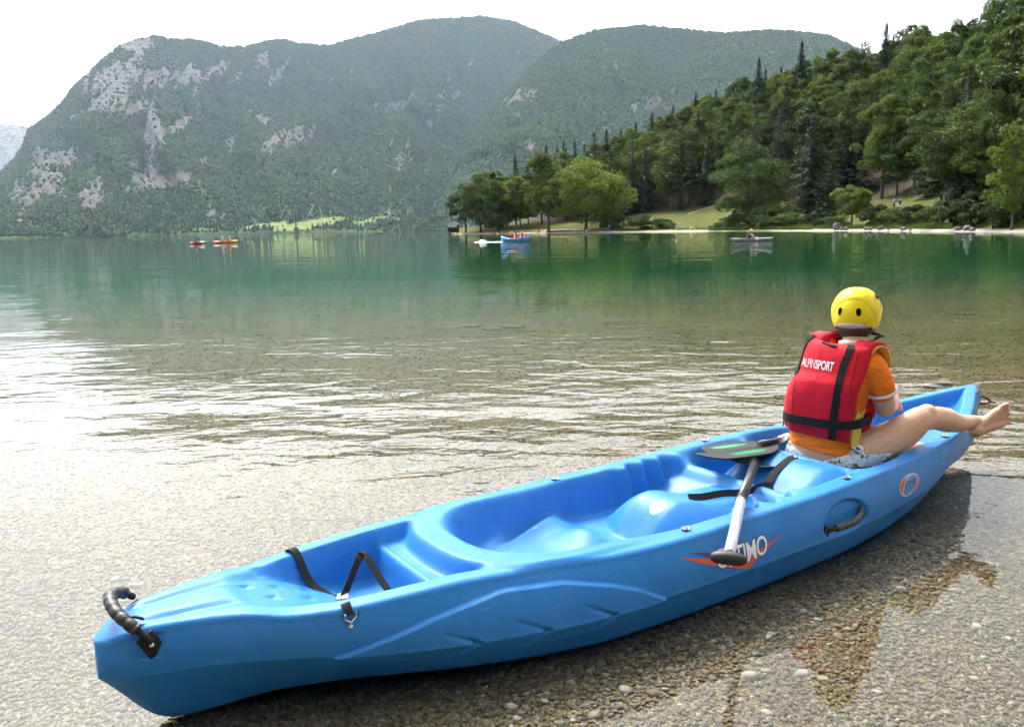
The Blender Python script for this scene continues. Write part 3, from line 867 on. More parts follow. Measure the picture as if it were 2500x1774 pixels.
proto('hanging_spruce', conifer(21, 22, 3.6, 1.0, 50, 10, .55, (.85, .26)), leaf_mat('weeping_needles', (.012, .026, .012), (.022, .042, .018), (.040, .066, .028), .15))
proto('shrub', broadleaf(22, 3.2, 2.4, .1, 26, 3200, leaf=(.34, .17), trunk_r=.06, forks=3), L_FRESH)
proto('shrub_grey', broadleaf(23, 3.6, 2.6, .1, 28, 3400, leaf=(.36, .15), trunk_r=.06, forks=3), L_GREY)
proto('shrub_dark', broadleaf(24, 3.4, 2.5, .1, 28, 3400, leaf=(.36, .20), trunk_r=.06, forks=3), L_DARK)

_rt = random.Random(7)
SIZES = {}
def plant(key, px, d, h, label, group=None, name='tree', cat='tree', width=None, dz=0.0, rot=None, y_is_m=False):
    """one tree: Empty at the foot, trunk and crown below it; px column, distance d, height h in metres"""
    tm, cm = PROTO[key]
    y = d; x = d * px_dir(px)
    z = float(shore_z(np.array([x]), np.array([y]))[0]) + dz
    o = thing(name, label, cat, (x, y, z), _rt.uniform(0, 6.28) if rot is None else rot, group)
    if key not in SIZES:
        co = np.zeros(len(cm.vertices) * 3); cm.vertices.foreach_get('co', co); co = co.reshape(-1, 3)
        SIZES[key] = (float(np.percentile(co[:, 2], 99.8)), float(np.percentile(np.abs(co[:, 0]), 97)))
    k = h / SIZES[key][0]
    w = k
    if width:
        w = width / 2 / SIZES[key][1]
    o.scale = (w, w, k)
    link('trunk', tm, o); link('crown', cm, o)
    return o
def hpx(d, y_top, px, base=None):
    """height in metres of a tree at distance d whose top shows at image row y_top, above its ground"""
    x = d * px_dir(px); g = float(shore_z(np.array([x]), np.array([float(d)]))[0])
    return float(px_ray(px, y_top)[1]) * d + CAM_H - g
def wpx(d, w): return w / F_PX * d

# --- single trees one can pick out
def lone(key, px, d, y_top, w, label, name='tree', **kw):
    return plant(key, px, d, hpx(d, y_top, px), label, name=name, width=wpx(d, w) if w else None, **kw)
lone('big_lime', 1436, 203, 388, 190, 'large rounded light green tree with two trunks on the beach', 'lime_tree', rot=.4)
lone('tall_light', 1345, 208, 372, 105, 'tall slender light green tree left of the big two-trunked tree', 'beech_tree')
lone('small_light', 1278, 228, 432, 110, 'yellow-green tree with leaning pale stems at the water', 'beech_tree', rot=.2)
lone('willow', 1225, 226, 440, 95, 'grey-green bushy tree reaching the water left of the leaning stems', 'willow_tree')
lone('willow_tall', 1180, 231, 425, 105, 'dark rounded tree second from the tip of the wooded point', 'willow_tree')
lone('beech_c', 1143, 237, 448, 75, 'dark tree at the tip of the wooded point above the boathouse', 'beech_tree')
lone('spruce_b', 1266, 240, 382, 46, 'slim spruce rising behind the yellow-green leaning tree', 'spruce_tree')
lone('spruce_b', 1296, 246, 402, 40, 'small dark spruce between two light trees on the point', 'spruce_tree')
lone('beech_a', 1210, 244, 418, 110, 'mid green tree behind the bushy waterside trees', 'beech_tree')
lone('beech_d', 1390, 236, 372, 130, 'bright green broad tree behind the big two-trunked tree', 'beech_tree')
lone('spruce_a', 1383, 262, 347, 36, 'spruce tip just above the bright broad tree', 'spruce_tree')
lone('spruce_b', 1410, 264, 346, 34, 'second spruce tip right of the first above the bright tree', 'spruce_tree')
lone('pine', 1457, 262, 325, 62, 'ragged pine standing out against the mountain', 'pine_tree')
lone('larch', 1667, 228, 300, 110, 'tall conifer with a bare lower trunk at the meadow edge', 'larch_tree')
lone('willow_tall', 1830, 166, 342, 160, 'broad grey-green tree at the right end of the meadow', 'ash_tree')
lone('hanging_spruce', 1983, 160, 285, 110, 'tall dark spruce behind the shore bushes', 'spruce_tree')
lone('hanging_spruce', 2070, 166, 338, 120, 'greyish weeping conifer right of the tall dark spruce', 'spruce_tree')
lone('maple_small', 2084, 132, 452, 105, 'small yellow-green tree with a dark stem by the boulders', 'maple_tree')
lone('ash', 2192, 146, 338, 125, 'light green tree with a visible trunk on the small lawn', 'ash_tree')
lone('shrub_dark', 2268, 132, 455, 70, 'dark rounded bush tree on the small lawn', 'yew_tree')
lone('overhang', 2375, 112, 250, 260, 'big dark beech with boughs hanging towards the lake', 'beech_tree')
lone('overhang', 2480, 100, 190, 300, 'dark beech overhanging the water at the right edge', 'beech_tree', rot=2.2)
lone('near_bright', 2478, 84, 290, 110, 'bright yellow-green young tree at the right edge of the picture', 'maple_tree')
lone('near_bright', 2440, 90, 425, 70, 'small bright sapling under the dark overhanging beech', 'maple_tree', rot=1.0)
lone('beech_c', 2300, 122, 380, 110, 'dark green tree between the lawn tree and the overhanging beech', 'beech_tree')

# --- shrubs along the shore
for i, (key, px, dd, yt, w, lab) in enumerate([
    ('shrub', 1503, 8, 521, 62, 'light green bush beside the blue bag on the beach'),
    ('shrub_dark', 1578, 9, 522, 105, 'wide dark bush on the meadow edge'),
    ('shrub', 1625, 8, 540, 50, 'low bush at the right foot of the wide dark bush'),
    ('shrub', 1800, 7, 528, 75, 'flowering pale bush at the left end of the shore thicket'),
    ('shrub_grey', 1850, 8, 505, 95, 'grey willow bush in front of the broad grey-green tree'),
    ('shrub', 1900, 9, 500, 100, 'green willow bush in the middle of the shore thicket'),
    ('shrub_grey', 1945, 8, 518, 90, 'grey-green bush at the right end of the shore thicket'),
    ('shrub_dark', 2010, 10, 508, 80, 'dark bush at the foot of the tall dark spruce'),
    ('shrub', 2040, 7, 528, 60, 'small leafy bush left of the boulder group'),
    ('shrub_dark', 2150, 8, 500, 90, 'dark bush right of the small yellow-green tree'),
    ('shrub_grey', 2185, 8, 506, 85, 'bush below the two standing people'),
    ('shrub_dark', 2240, 8, 500, 90, 'dark bush right of the lawn'),
    ('shrub_dark', 2310, 7, 490, 110, 'dark bush with white blossom over the right beach'),
    ('shrub_dark', 2380, 6, 470, 120, 'dark undergrowth bush below the overhanging beech'),
    ('shrub_dark', 2460, 5, 460, 130, 'dark undergrowth bush at the right picture edge')]):
    d_ = float(np.interp(px, SHORE_PX, SHORE_D)) + dd
    plant(key, px, d_, max(1.5, hpx(d_, yt, px)), lab, None, 'shrub', 'bush', wpx(d_, w))

# --- the dense wood on the hill: one object a tree
TOPS = ([1090, 1150, 1250, 1350, 1450, 1500, 1600, 1700, 1800, 1900, 2000, 2100, 2200, 2300, 2400, 2500, 2600], [440, 425, 408, 372, 350, 322, 282, 246, 196, 165, 138, 118, 92, 66, 50, 40, 36])
rs = np.random.RandomState(99)
n_forest = 0
def forest_tree(px, d, kind, h, lab):
    global n_forest
    o = plant(kind, px, d, h, lab, 'trees of the hillside wood', {'spruce_a': 'spruce_tree', 'spruce_b': 'spruce_tree', 'larch': 'larch_tree'}.get(kind, 'beech_tree'), 'tree', None)
    n_forest += 1
MARKS = [(1345, 'the tall slender shore tree'), (1400, 'the spruce tips'), (1457, 'the ragged pine'), (1510, 'the light green beach bush'), (1578, 'the wide dark meadow bush'), (1625, 'the low meadow bush'), (1667, 'the bare-trunked conifer'), (1710, 'the sunbather'), (1755, 'the meadow path'), (1800, 'the flowering bush'), (1840, 'the mauve kayak'),
         (1900, 'the shore thicket'), (1945, 'the right end of the thicket'), (1983, 'the tall dark spruce'), (2030, 'the gap beside the dark spruce'), (2070, 'the weeping conifer'), (2110, 'the small yellow-green tree'), (2155, 'the rounded boulder'), (2192, 'the lawn tree'), (2240, 'the lawn'), (2290, 'the dark tree right of the lawn'), (2345, 'the right-hand boulders'), (2400, 'the overhanging beech'), (2450, 'the bright sapling'), (2490, 'the right picture edge'), (2570, 'the bank past the right edge')]
LOOK = {'beech_e': 'light green beech', 'beech_a': 'mid green beech', 'beech_b': 'dark broad beech', 'beech_c': 'dark compact beech', 'beech_d': 'mid green full-crowned beech', 'spruce_a': 'dark spruce', 'spruce_b': 'slender dark spruce', 'larch': 'feathery larch', 'hanging_spruce': 'weeping conifer'}
def wood_label(px, t, kind, h):
    mk = min(MARKS, key=lambda q: abs(q[0] - px))
    row = ['at the foot of the wood', 'low in the wood', 'on the lower slope of the wood', 'halfway up the wood', 'on the upper slope of the wood', 'just below the crest', 'on the crest of the wood'][min(6, int(t * 6.99))]
    size = 'tall ' if h > 21 else ('short ' if h < 15.5 else '')
    row = row.replace(' of the wood', '') if len((size + LOOK[kind] + row + mk[1]).split()) > 13 else row
    return size + LOOK[kind] + ' ' + row + ' above ' + mk[1]
rows = np.linspace(0, 1, 8)
for ri, t in enumerate(rows):
    px = 1330 + 40 * (ri % 2)
    while px < 2660:
        ds = float(np.interp(px, SHORE_PX, SHORE_D)); dr = float(np.interp(px, HR_PX, HR_D))
        mw = float(np.interp(px, [1000, 1450, 1500, 1750, 1850, 2100, 2300, 2400, 4200], [16, 30, 50, 58, 46, 42, 32, 16, 10]))
        d = ds + mw + (dr - ds - mw) * (t ** .9) + rs.uniform(-4, 4)
        pj = px + rs.uniform(-14, 14)
        if t < .12: kind = ['beech_b', 'beech_c', 'beech_a', 'larch', 'beech_d', 'hanging_spruce'][rs.randint(6)]
        elif t > .85: kind = ['beech_a', 'beech_b', 'spruce_a', 'beech_d', 'spruce_b', 'beech_a'][rs.randint(6)]
        else: kind = ['beech_a', 'beech_b', 'beech_c', 'beech_d', 'beech_b', 'beech_a', 'beech_d', 'spruce_a'][rs.randint(8)]
        if kind.startswith('beech') and rs.rand() < np.interp(pj, [1400, 1800, 2300], [.55, .32, .12]): kind = 'beech_e'
        h = {'spruce_a': 23, 'spruce_b': 21, 'larch': 19, 'hanging_spruce': 20}.get(kind, 18) * rs.uniform(.82, 1.12)
        if px < 1480: h *= .85
        if t > .80:                                              # skyline trees follow the crest of the wood
            yt = np.interp(pj, *TOPS) + rs.uniform(-6, 22) - (16 if 'spruce' in kind else 0)
            h = float(np.clip(hpx(d, yt, pj), 9, 27))
        lab = wood_label(pj, t, kind, h)
        forest_tree(pj, d, kind, h, lab)
        px += 66 * (150 / d) ** .5 * rs.uniform(.85, 1.2) * (1.0 if t < .8 else .8)
print('forest trees', n_forest)

# --- unseen beeches added BEHIND the viewpoint to keep open sky off the kayak side
rs = np.random.RandomState(31)
for i, x in enumerate(np.linspace(-34, 34, 12)):
    y = -13 - 5 * (i % 2) - rs.uniform(0, 2)
    tm, cm = PROTO[['beech_a', 'beech_b', 'beech_d'][i % 3]]
    o = thing('beech_tree', ['leftmost', 'second', 'third', 'fourth', 'fifth', 'sixth', 'seventh', 'eighth', 'ninth', 'tenth', 'eleventh', 'rightmost'][i] + ' beech of the wooded bank behind the viewer', 'tree', (x, y, float(bed_z(np.array([x]), np.array([y]))[0])), rs.uniform(0, 6), 'unseen trees added behind the viewer')
    o.scale = (.9, .9, .85)
    link('trunk', tm, o); link('crown', cm, o)

# --- reed and tall grass fringe along the water (one uncountable mass)
def grass_fringe():
    rs = np.random.RandomState(4)
    V, Fq = [], []
    def blades(px0, px1, m0, m1, n, hmax):
        px = rs.uniform(px0, px1, n); m = rs.uniform(m0, m1, n)
        d = np.interp(px, SHORE_PX, SHORE_D) + m; x = d * px_dir(px)
        z = shore_z(x, d)
        h = hmax * rs.uniform(.4, 1, n)
        a = rs.uniform(0, 6.28, n); l = rs.uniform(.05, .35, n) * h
        for i in range(n):
            b = len(V)
            w = .05
            sx, sy = -math.sin(a[i]) * w, math.cos(a[i]) * w
            V.extend([(x[i] - sx, d[i] - sy, z[i] - .05), (x[i] + sx, d[i] + sy, z[i] - .05), (x[i] + math.cos(a[i]) * l[i], d[i] + math.sin(a[i]) * l[i], z[i] + h[i])])
            Fq.append((b, b + 1, b + 2))
    blades(1735, 1830, 1.0, 6, 2600, 1.1)
    blades(1830, 1990, 2.0, 5, 2200, .9)
    blades(1500, 1740, 3.5, 6.5, 1400, .5)
    blades(2000, 2330, 3.0, 6, 2600, .8)
    blades(1350, 1400, 3.0, 5, 500, .6)
    o = mesh_obj('shore_grass', V, Fq, leaf_mat('tall_grass', (.05, .085, .018), (.09, .14, .028), (.15, .19, .05), .3), None, False)
    tag(o, 'tall green grass fringing the far beach', 'grass', None, 'stuff')
grass_fringe()
# ================================================================== boats, people and things across the water
def c_mat(name, col, rough=.5): 
    return plain(name, col, rough, var=.10, scale=8.0)
F_SKIN = c_mat('far_skin', (.52, .28, .18), .6); F_RED = c_mat('far_red_cloth', (.50, .02, .03), .8); F_YEL = c_mat('far_yellow_plastic', (.80, .66, .02), .4)
F_WHITE = c_mat('far_white_cloth', (.72, .72, .72), .8); F_NAVY = c_mat('far_navy_cloth', (.02, .03, .10), .8); F_BLUE = c_mat('far_blue_cloth', (.05, .12, .42), .8)
F_BLACK = c_mat('far_black_cloth', (.015, .015, .018), .8); F_CREAM = c_mat('far_cream_plastic', (.72, .66, .46), .5); F_GREY = c_mat('far_grey_cloth', (.30, .34, .40), .8); F_HAIR = c_mat('far_dark_hair', (.03, .018, .012), .6)
F_ORANGE = c_mat('far_orange_plastic', (.72, .17, .03), .4); F_HULLBLUE = c_mat('far_blue_hull', (.045, .24, .66), .35); F_REDPLAST = c_mat('far_red_plastic', (.60, .03, .05), .4)
F_PURPLE = c_mat('far_mauve_hull', (.30, .25, .34), .35); F_DARKHULL = c_mat('far_dark_hull', (.02, .018, .03), .4); F_SHAFT = c_mat('far_paddle', (.03, .03, .03), .5)

def boat_geo(L, W, Hh, rise_b=.10, rise_s=.06, cock=(.30, .72), depth=.16, ns=40):
    """sit-in / sit-on kayak hull: pointed ends, rocker, sunken cockpit; returns hull geo and deck geo"""
    hv, hf, dv, df = [], [], [], []
    K, M_ = 9, 11
    for i in range(ns + 1):
        s = i / ns; x = (s - .5) * L
        w = W / 2 * max(.02, (math.sin(math.pi * min(1, max(0, s))) ** .62))
        top = Hh + rise_b * max(0, (s - .6) / .4) ** 1.6 + rise_s * max(0, (.4 - s) / .4) ** 1.6
        bot = -.05 + (.16 * abs(2 * s - 1) ** 3)
        for k in range(K):                                   # hull: keel round to the gunwale, both sides
            a = -math.pi / 2 * (1 - 2 * k / (K - 1)) * 1.0
            y = w * math.sin(a) if abs(a) < 1.55 else math.copysign(w, a)
            z = bot + (top - bot) * (1 - math.cos(a)) ** .9 if abs(a) < 1.55 else top
            hv.append((x, y, z))
        for k in range(M_):
            q = -1 + 2 * k / (M_ - 1)
            inside = (cock[0] < s < cock[1]) and abs(q) < .78
            dv.append((x, q * w, (top - depth) if inside else top + .035 * (1 - q * q)))
    for i in range(ns):
        for k in range(K - 1): hf.append((i * K + k, (i + 1) * K + k, (i + 1) * K + k + 1, i * K + k + 1))
        for k in range(M_ - 1): df.append((i * M_ + k, i * M_ + k + 1, (i + 1) * M_ + k + 1, (i + 1) * M_ + k))
    return (hv, hf), (dv, df)

def boat(name, label, px, d, heading, L, W, Hh, hull_m, deck_m, **kw):
    x = d * px_dir(px)
    o = thing(name, label, 'kayak', (x, d, 0), heading)
    (hv, hf), (dv, df) = boat_geo(L, W, Hh, **kw)
    if callable(hull_m):
        fm = [0 if hv[f[0]][0] < 0 else 1 for f in hf]
    h = mesh_obj('hull', hv, hf, hull_m, o); mesh_obj('deck', dv, df, deck_m, o)
    return o

_pm = {}
def sitter_meshes(lean=.15, arms='low'):
    key = ('sit', lean, arms)
    if key in _pm: return _pm[key]
    gs = []
    gs.append(chain([(0, 0, .06), (lean * .4, 0, .25), (lean * .8, 0, .45)], [.15, .14, .15], 12))
    for s in (-1, 1):
        gs.append(chain([(.02, s * .09, .08), (.25, s * .12, .16), (.42, s * .11, .20)], [.09, .075, .06], 10))
        gs.append(chain([(.42, s * .11, .20), (.60, s * .10, .10), (.76, s * .10, .03)], [.06, .05, .04], 10))
        sh = (lean * .8, s * .19, .45)
        if arms == 'low': gs.append(chain([sh, (lean + .08, s * .25, .28), (lean + .30, s * .16, .24)], [.055, .045, .035], 8))
        elif arms == 'out': gs.append(chain([sh, (lean + .15, s * .27, .32), (lean + .45, s * .22, .30)], [.055, .045, .035], 8))
        else: gs.append(chain([sh, (lean + .12, s * .22, .25), (lean + .16, s * .10, .45)], [.055, .045, .035], 8))
    gs.append(chain([(lean * .85, 0, .50), (lean, 0, .62)], [.06, .06], 10))
    gs.append(ball_geo((lean + .02, 0, .71), (.095, .08, .115), 14, 10))
    gs.append(ball_geo((lean + .115, 0, .69), (.02, .015, .02), 8, 6))
    b = remesh('tmp_body', join_geo(*gs), .022, F_SKIN, None, 3)
    # vest / shirt shell and headgear
    ves = remesh('tmp_vest', join_geo(chain([(.01, 0, .14), (lean * .4, 0, .26), (lean * .8, 0, .44)], [.178, .175, .175], 14)), .03, F_RED, None, 2)
    slv = remesh('tmp_sleeve', join_geo(*[chain([(lean * .8, s * .18, .45), (lean + .06, s * .25, .30)], [.072, .062], 10) for s in (-1, 1)], chain([(0, 0, .07), (.02, 0, .14)], [.165, .165], 12)), .022, F_WHITE, None, 2)
    hg = ball_geo((lean + .015, 0, .745), (.118, .104, .105), 16, 10)
    hg = (hg[0], [f for f in hg[1] if sum(hg[0][i].z for i in f) / len(f) > .715 + .03 * 0])
    hm = bpy.data.meshes.new('far_headgear'); hm.from_pydata([tuple(v) for v in hg[0]], [], hg[1]); hm.polygons.foreach_set('use_smooth', np.ones(len(hm.polygons), bool))
    ms = []
    for ob in (b, ves, slv):
        ms.append(ob.data); bpy.data.objects.remove(ob)
    _pm[key] = (*ms, hm)
    return _pm[key]

def recolour(parent, name, me, mat):
    m2 = me.copy(); m2.materials.clear(); m2.materials.append(mat)
    return link(name, m2, parent)
def sitter(px, d, z, heading, label, vest=None, sleeve=None, head=None, lean=.15, arms='low', scale=1.0, dx=0.0, dy=0.0, headname='helmet', vestname='life_vest'):
    x = d * px_dir(px)
    o = thing('person', label, 'person', (x + dx, d + dy, z), heading)
    o.scale = (scale,) * 3
    b, ve, sl, hg = sitter_meshes(lean, arms)
    recolour(o, 'body', b, F_SKIN)
    if sleeve is not None: recolour(o, 'shirt', sl, sleeve)
    if vest is not None: recolour(o, vestname, ve, vest)
    if head is not None: recolour(o, headname, hg, head)
    return o

def on_boat(b, along, z):
    """world point on a boat's centre line"""
    h = b.rotation_euler.z
    return b.location.x + math.cos(h) * along, b.location.y + math.sin(h) * along, z
def crew(b, along, label, **kw):
    x, y, z = on_boat(b, along, kw.pop('z', .10))
    hd = b.rotation_euler.z + kw.pop('turn', 0.0)
    o = sitter(1250, 1.0, z, hd, label, **kw)
    o.location = (x, y, z)
    return o

# blue three-seater, seen half bow-on
bA = boat('kayak', 'blue kayak with three paddlers in front of the wooded point', 1262, 76, R(-48), 3.9, .82, .30, F_HULLBLUE, c_mat('far_pale_blue_deck', (.10, .36, .78), .4), rise_b=.20, rise_s=.24, cock=(.18, .80))
crew(bA, -.55, 'rear paddler of the blue kayak, red vest over blue sleeves, yellow helmet', vest=F_RED, sleeve=F_NAVY, head=F_YEL)
crew(bA, .15, 'middle person of the blue kayak, bareheaded in a red vest', vest=F_RED, sleeve=F_WHITE, head=F_HAIR, lean=.05, headname='hair')
crew(bA, .85, 'front paddler of the blue kayak, white sleeves, red vest, yellow helmet', vest=F_RED, sleeve=F_WHITE, head=F_YEL, arms='out')
# swimmer with splash behind it
xs_, ys_ = 79 * px_dir(1181), 79
sw = thing('person', 'swimmer splashing in the water left of the blue kayak', 'person', (xs_, ys_, 0), 0.0)
g = join_geo(ball_geo((0, 0, .06), (.11, .095, .12), 14, 10), chain([(-.1, 0, -.10), (-.5, 0, -.12), (-.9, 0, -.14)], [.16, .17, .12], 10), chain([(-.10, -.18, -.05), (.10, -.30, .20), (.35, -.26, .10)], [.06, .05, .04], 8), chain([(-.10, .18, -.06), (.2, .30, -.08), (.45, .2, -.06)], [.06, .05, .04], 8), ball_geo((.105, 0, .04), .02, 8, 6))
remesh('body', g, .022, F_SKIN, sw, 3)
mesh_obj('hair', *ball_geo((-.025, 0, .085), (.11, .10, .11), 12, 8), F_HAIR, sw)
def foam():
    rs = np.random.RandomState(3)
    gs = []
    for i in range(110):
        t = rs.rand()
        x = 79 * px_dir(1166) + t * (79 * px_dir(1232) - 79 * px_dir(1166)); y = 79 + rs.randn() * .18 - t * 1.5
        h = .03 + .03 * rs.rand() + (.22 * rs.rand() if abs(t - .28) < .10 else 0)
        gs.append(ball_geo((x, y, .0), (.08 + .16 * rs.rand(), .06 + .08 * rs.rand(), h), 8, 6))
    o = mesh_obj('wake_foam', *join_geo(*gs), c_mat('white_foam', (.82, .84, .84), .6))
    tag(o, 'white foam streak trailing from the swimmer to the blue kayak', 'foam', None, 'stuff')
foam()
# mauve slalom kayak broadside
bB = boat('kayak', 'slim mauve kayak lying broadside off the shore thicket', 1842, 60, R(-2), 3.05, .60, .20, F_PURPLE, c_mat('far_grey_deck', (.42, .38, .46), .3), rise_b=.04, rise_s=.03, cock=(.34, .60), depth=.10)
mesh_obj('keel_band', *box_geo((0, 0, .015), (1.30, .20, .03)), F_DARKHULL, bB)
mesh_obj('side_label', *box_geo((.30, -.292, .12), (.12, .004, .03)), F_WHITE, bB)
mesh_obj('spray_cover', *ball_geo((.32, 0, .22), (.13, .16, .11), 14, 8), F_WHITE, bB)
crew(bB, -.28, 'paddler in the mauve kayak bending forward, yellow helmet, grey and black top', vest=F_BLACK, sleeve=F_GREY, head=F_YEL, lean=.22, arms='up', z=.06)
x_, y_, z_ = on_boat(bB, -.05, .24)
pd = thing('paddle', 'dark paddle laid across the mauve kayak', 'paddle', (x_, y_, z_), R(-12))
tube('shaft', [Vector((-.45, -.25, .02)), Vector((.75, -.28, .12))], .02, F_SHAFT, pd, 8)
mesh_obj('blade', *ball_geo((-.62, -.25, .0), (.22, .09, .015), 12, 6), F_SHAFT, pd)
mesh_obj('blade', *ball_geo((.92, -.28, .13), (.22, .09, .015), 12, 6), F_SHAFT, pd)
# red and white short boat
bC = boat('kayak', 'short red and white kayak, leftmost boat on the lake', 485, 104, R(18), 1.9, .66, .20, F_REDPLAST, F_REDPLAST, rise_b=.16, rise_s=.05, cock=(.30, .62), depth=.08)
mesh_obj('white_bow', *ball_geo((.62, 0, .20), (.36, .27, .17), 16, 10), F_WHITE, bC)
mesh_obj('white_patch', *ball_geo((-.62, 0, .16), (.14, .28, .10), 12, 8), F_WHITE, bC)
crew(bC, -.12, 'bareheaded paddler of the short red and white kayak', vest=F_BLACK, sleeve=F_SKIN, head=F_HAIR, lean=.05, headname='hair', z=.05)
# red-to-yellow two-seater
bD = boat('kayak', 'long kayak fading from red to yellow with two paddlers on the left', 555, 110, R(14), 3.1, .72, .20, F_ORANGE, F_ORANGE, rise_b=.22, rise_s=.06, cock=(.22, .74), depth=.08)
mesh_obj('red_stern', *ball_geo((-1.05, 0, .16), (.46, .29, .13), 16, 10), F_REDPLAST, bD)
mesh_obj('yellow_bow', *ball_geo((1.15, 0, .24), (.40, .25, .13), 16, 10), F_YEL, bD)
crew(bD, -.48, 'rear paddler of the red-to-yellow kayak in a pale top and cream helmet', vest=F_GREY, sleeve=F_WHITE, head=F_CREAM, arms='out', z=.07)
crew(bD, .42, 'front paddler of the red-to-yellow kayak in a red vest and cream helmet', vest=F_RED, sleeve=F_WHITE, head=F_CREAM, arms='out', z=.07)
# tiny boat far out
bE = boat('rowing_boat', 'tiny brown rowing boat far out below the mountain', 933, 420, R(10), 3.6, 1.2, .35, c_mat('far_brown_wood', (.16, .07, .04), .6), c_mat('far_brown_deck', (.20, .10, .06), .6), depth=.25)
crew(bE, .2, 'rower in the tiny brown boat far out', vest=F_RED, sleeve=F_RED, head=F_HAIR, headname='hair', vestname='shirt')

# ---- boathouse at the tip of the point
hx, hy = 232 * px_dir(1111), 232.0
bh_s = 1.25
bh = thing('boathouse', 'small grey-roofed wooden boathouse on posts at the tip of the point', 'boathouse', (hx, hy, .0), R(-8))
bh.scale = (bh_s,) * 3
WOOD = plain('weathered_wood', (.10, .085, .07), .9, var=.4, scale=3.0)
for sx in (-1, 1):
    mesh_obj('side_wall', *box_geo((sx * 1.0, .9, 1.35), (.06, 1.2, .85)), WOOD, bh, False)
mesh_obj('back_wall', *box_geo((0, 2.06, 1.35), (.94, .05, .85)), WOOD, bh, False)
mesh_obj('floor', *box_geo((0, .9, .47), (1.1, 1.3, .05)), WOOD, bh, False)
for sx in (-1, 1):
    for sy in (-.2, 2.0): mesh_obj('post', *box_geo((sx * .95, sy, -.1), (.08, .08, .55)), WOOD, bh, False)
    mesh_obj('roof_slope', *box_geo((sx * .62, .9, 2.50), (.78, 1.45, .05), Matrix.Rotation(sx * .55, 3, 'Y')), plain('grey_roof', (.46, .45, .44), .8, var=.2, scale=3), bh, False)
mesh_obj('front_board', *box_geo((0, -.33, 1.88), (1.02, .04, .30)), plain('pale_front_boards', (.58, .56, .53), .8, var=.2, scale=4), bh, False)
mesh_obj('gable', [(-1.0, -.32, 2.16), (1.0, -.32, 2.16), (0, -.32, 2.86), (-1.0, -.26, 2.16), (1.0, -.26, 2.16), (0, -.26, 2.86)], [(0, 1, 2), (5, 4, 3), (0, 3, 4, 1), (1, 4, 5, 2), (2, 5, 3, 0)], plain('pale_boards', (.58, .56, .53), .8, var=.2, scale=4), bh, False)

# ---- people and belongings on the far beach
def beach_at(px, m):
    d = float(np.interp(px, SHORE_PX, SHORE_D)) + m
    x = d * px_dir(px)
    return x, d, float(shore_z(np.array([x]), np.array([d]))[0])
def beach_sitter(px, m, heading, label, **kw):
    x, y, z = beach_at(px, m)
    o = sitter(1250, 1.0, z - .04, heading, label, **kw); o.location = (x, y, z - .04)
    return o
beach_sitter(1309, 2.2, R(-80), 'left one of two bathers sitting on the beach by the leaning stems', head=F_HAIR, headname='hair', scale=1.15)
beach_sitter(1321, 2.4, R(-120), 'right one of two bathers sitting on the beach by the leaning stems', head=F_HAIR, headname='hair', vest=F_ORANGE, vestname='swimsuit', scale=1.2)
beach_sitter(1424, 4.5, R(-60), 'person in a white top sitting left under the big tree', vest=F_WHITE, sleeve=F_WHITE, vestname='shirt', head=F_HAIR, headname='hair')
beach_sitter(1444, 4.8, R(-110), 'person in a pale blue top sitting right under the big tree', vest=F_GREY, sleeve=F_GREY, vestname='shirt', head=F_HAIR, headname='hair')
beach_sitter(1707, 4.6, R(200), 'sunbather sitting on the bright beach right of the meadow', vest=F_BLACK, vestname='swimsuit', head=F_HAIR, headname='hair', scale=1.15)
def lying(px, m, heading, label, top, low):
    x, y, z = beach_at(px, m)
    o = thing('person', label, 'person', (x, y, z + .02), heading)
    g = join_geo(chain([(-.35, 0, .14), (0, 0, .15), (.25, 0, .15)], [.13, .14, .15], 10), chain([(.30, 0, .16), (.45, 0, .18)], [.06, .06], 8), ball_geo((.55, 0, .20), (.11, .09, .10), 12, 8), *[chain([(-.38, s * .09, .12), (-.78, s * .11, .22), (-1.15, s * .10, .06)], [.085, .065, .045], 8) for s in (-1, 1)], *[chain([(.22, s * .2, .15), (.05, s * .30, .10), (.28, s * .30, .08)], [.055, .045, .035], 8) for s in (-1, 1)])
    remesh('body', g, .025, F_SKIN, o, 3)
    remesh('shirt', chain([(-.15, 0, .15), (.05, 0, .16), (.25, 0, .16)], [.15, .16, .165], 10), .03, top, o, 2)
    remesh('shorts', chain([(-.42, 0, .14), (-.2, 0, .15)], [.155, .15], 10), .03, low, o, 2)
    mesh_obj('hair', *ball_geo((.58, 0, .22), (.10, .10, .10), 12, 8), F_HAIR, o)
lying(1480, 20, R(170), 'person in dark clothes lying on the meadow right of the big tree', F_BLACK, F_WHITE)
lying(1648, 15, R(8), 'person in blue lying on the meadow beside the one in white', F_BLUE, F_NAVY)
lying(1656, 15.8, R(20), 'person in white lying on the meadow beside the one in blue', F_WHITE, F_RED)
def item(name, px, m, half, mat, label, cat, rz=0.0):
    x, y, z = beach_at(px, m)
    o = mesh_obj(name, *box_geo((0, 0, half[2]), half), mat, None); bevel_mesh(o, min(half) * .4, 2)
    o.location = (x, y, z - .01); o.rotation_euler = (0, 0, rz)
    return tag(o, label, cat)
item('beach_bag', 1492, 5.0, (.42, .25, .45), F_BLUE, 'blue beach bag left of the light green bush', 'bag', .3)
item('beach_bag', 1694, 4.4, (.25, .2, .3), F_WHITE, 'small white bag on the bright beach', 'bag', .2)
item('towel', 1722, 5.0, (.9, .4, .05), F_GREY, 'pale towel beside the sunbather', 'towel', .1)
item('log', 1351, 1.4, (1.2, .18, .16), WOOD, 'dark log lying at the water left of the big tree', 'log', .15)
item('picnic_basket', 1438, 3.6, (.3, .2, .2), F_WHITE, 'white picnic things at the foot of the big tree', 'basket', .2)

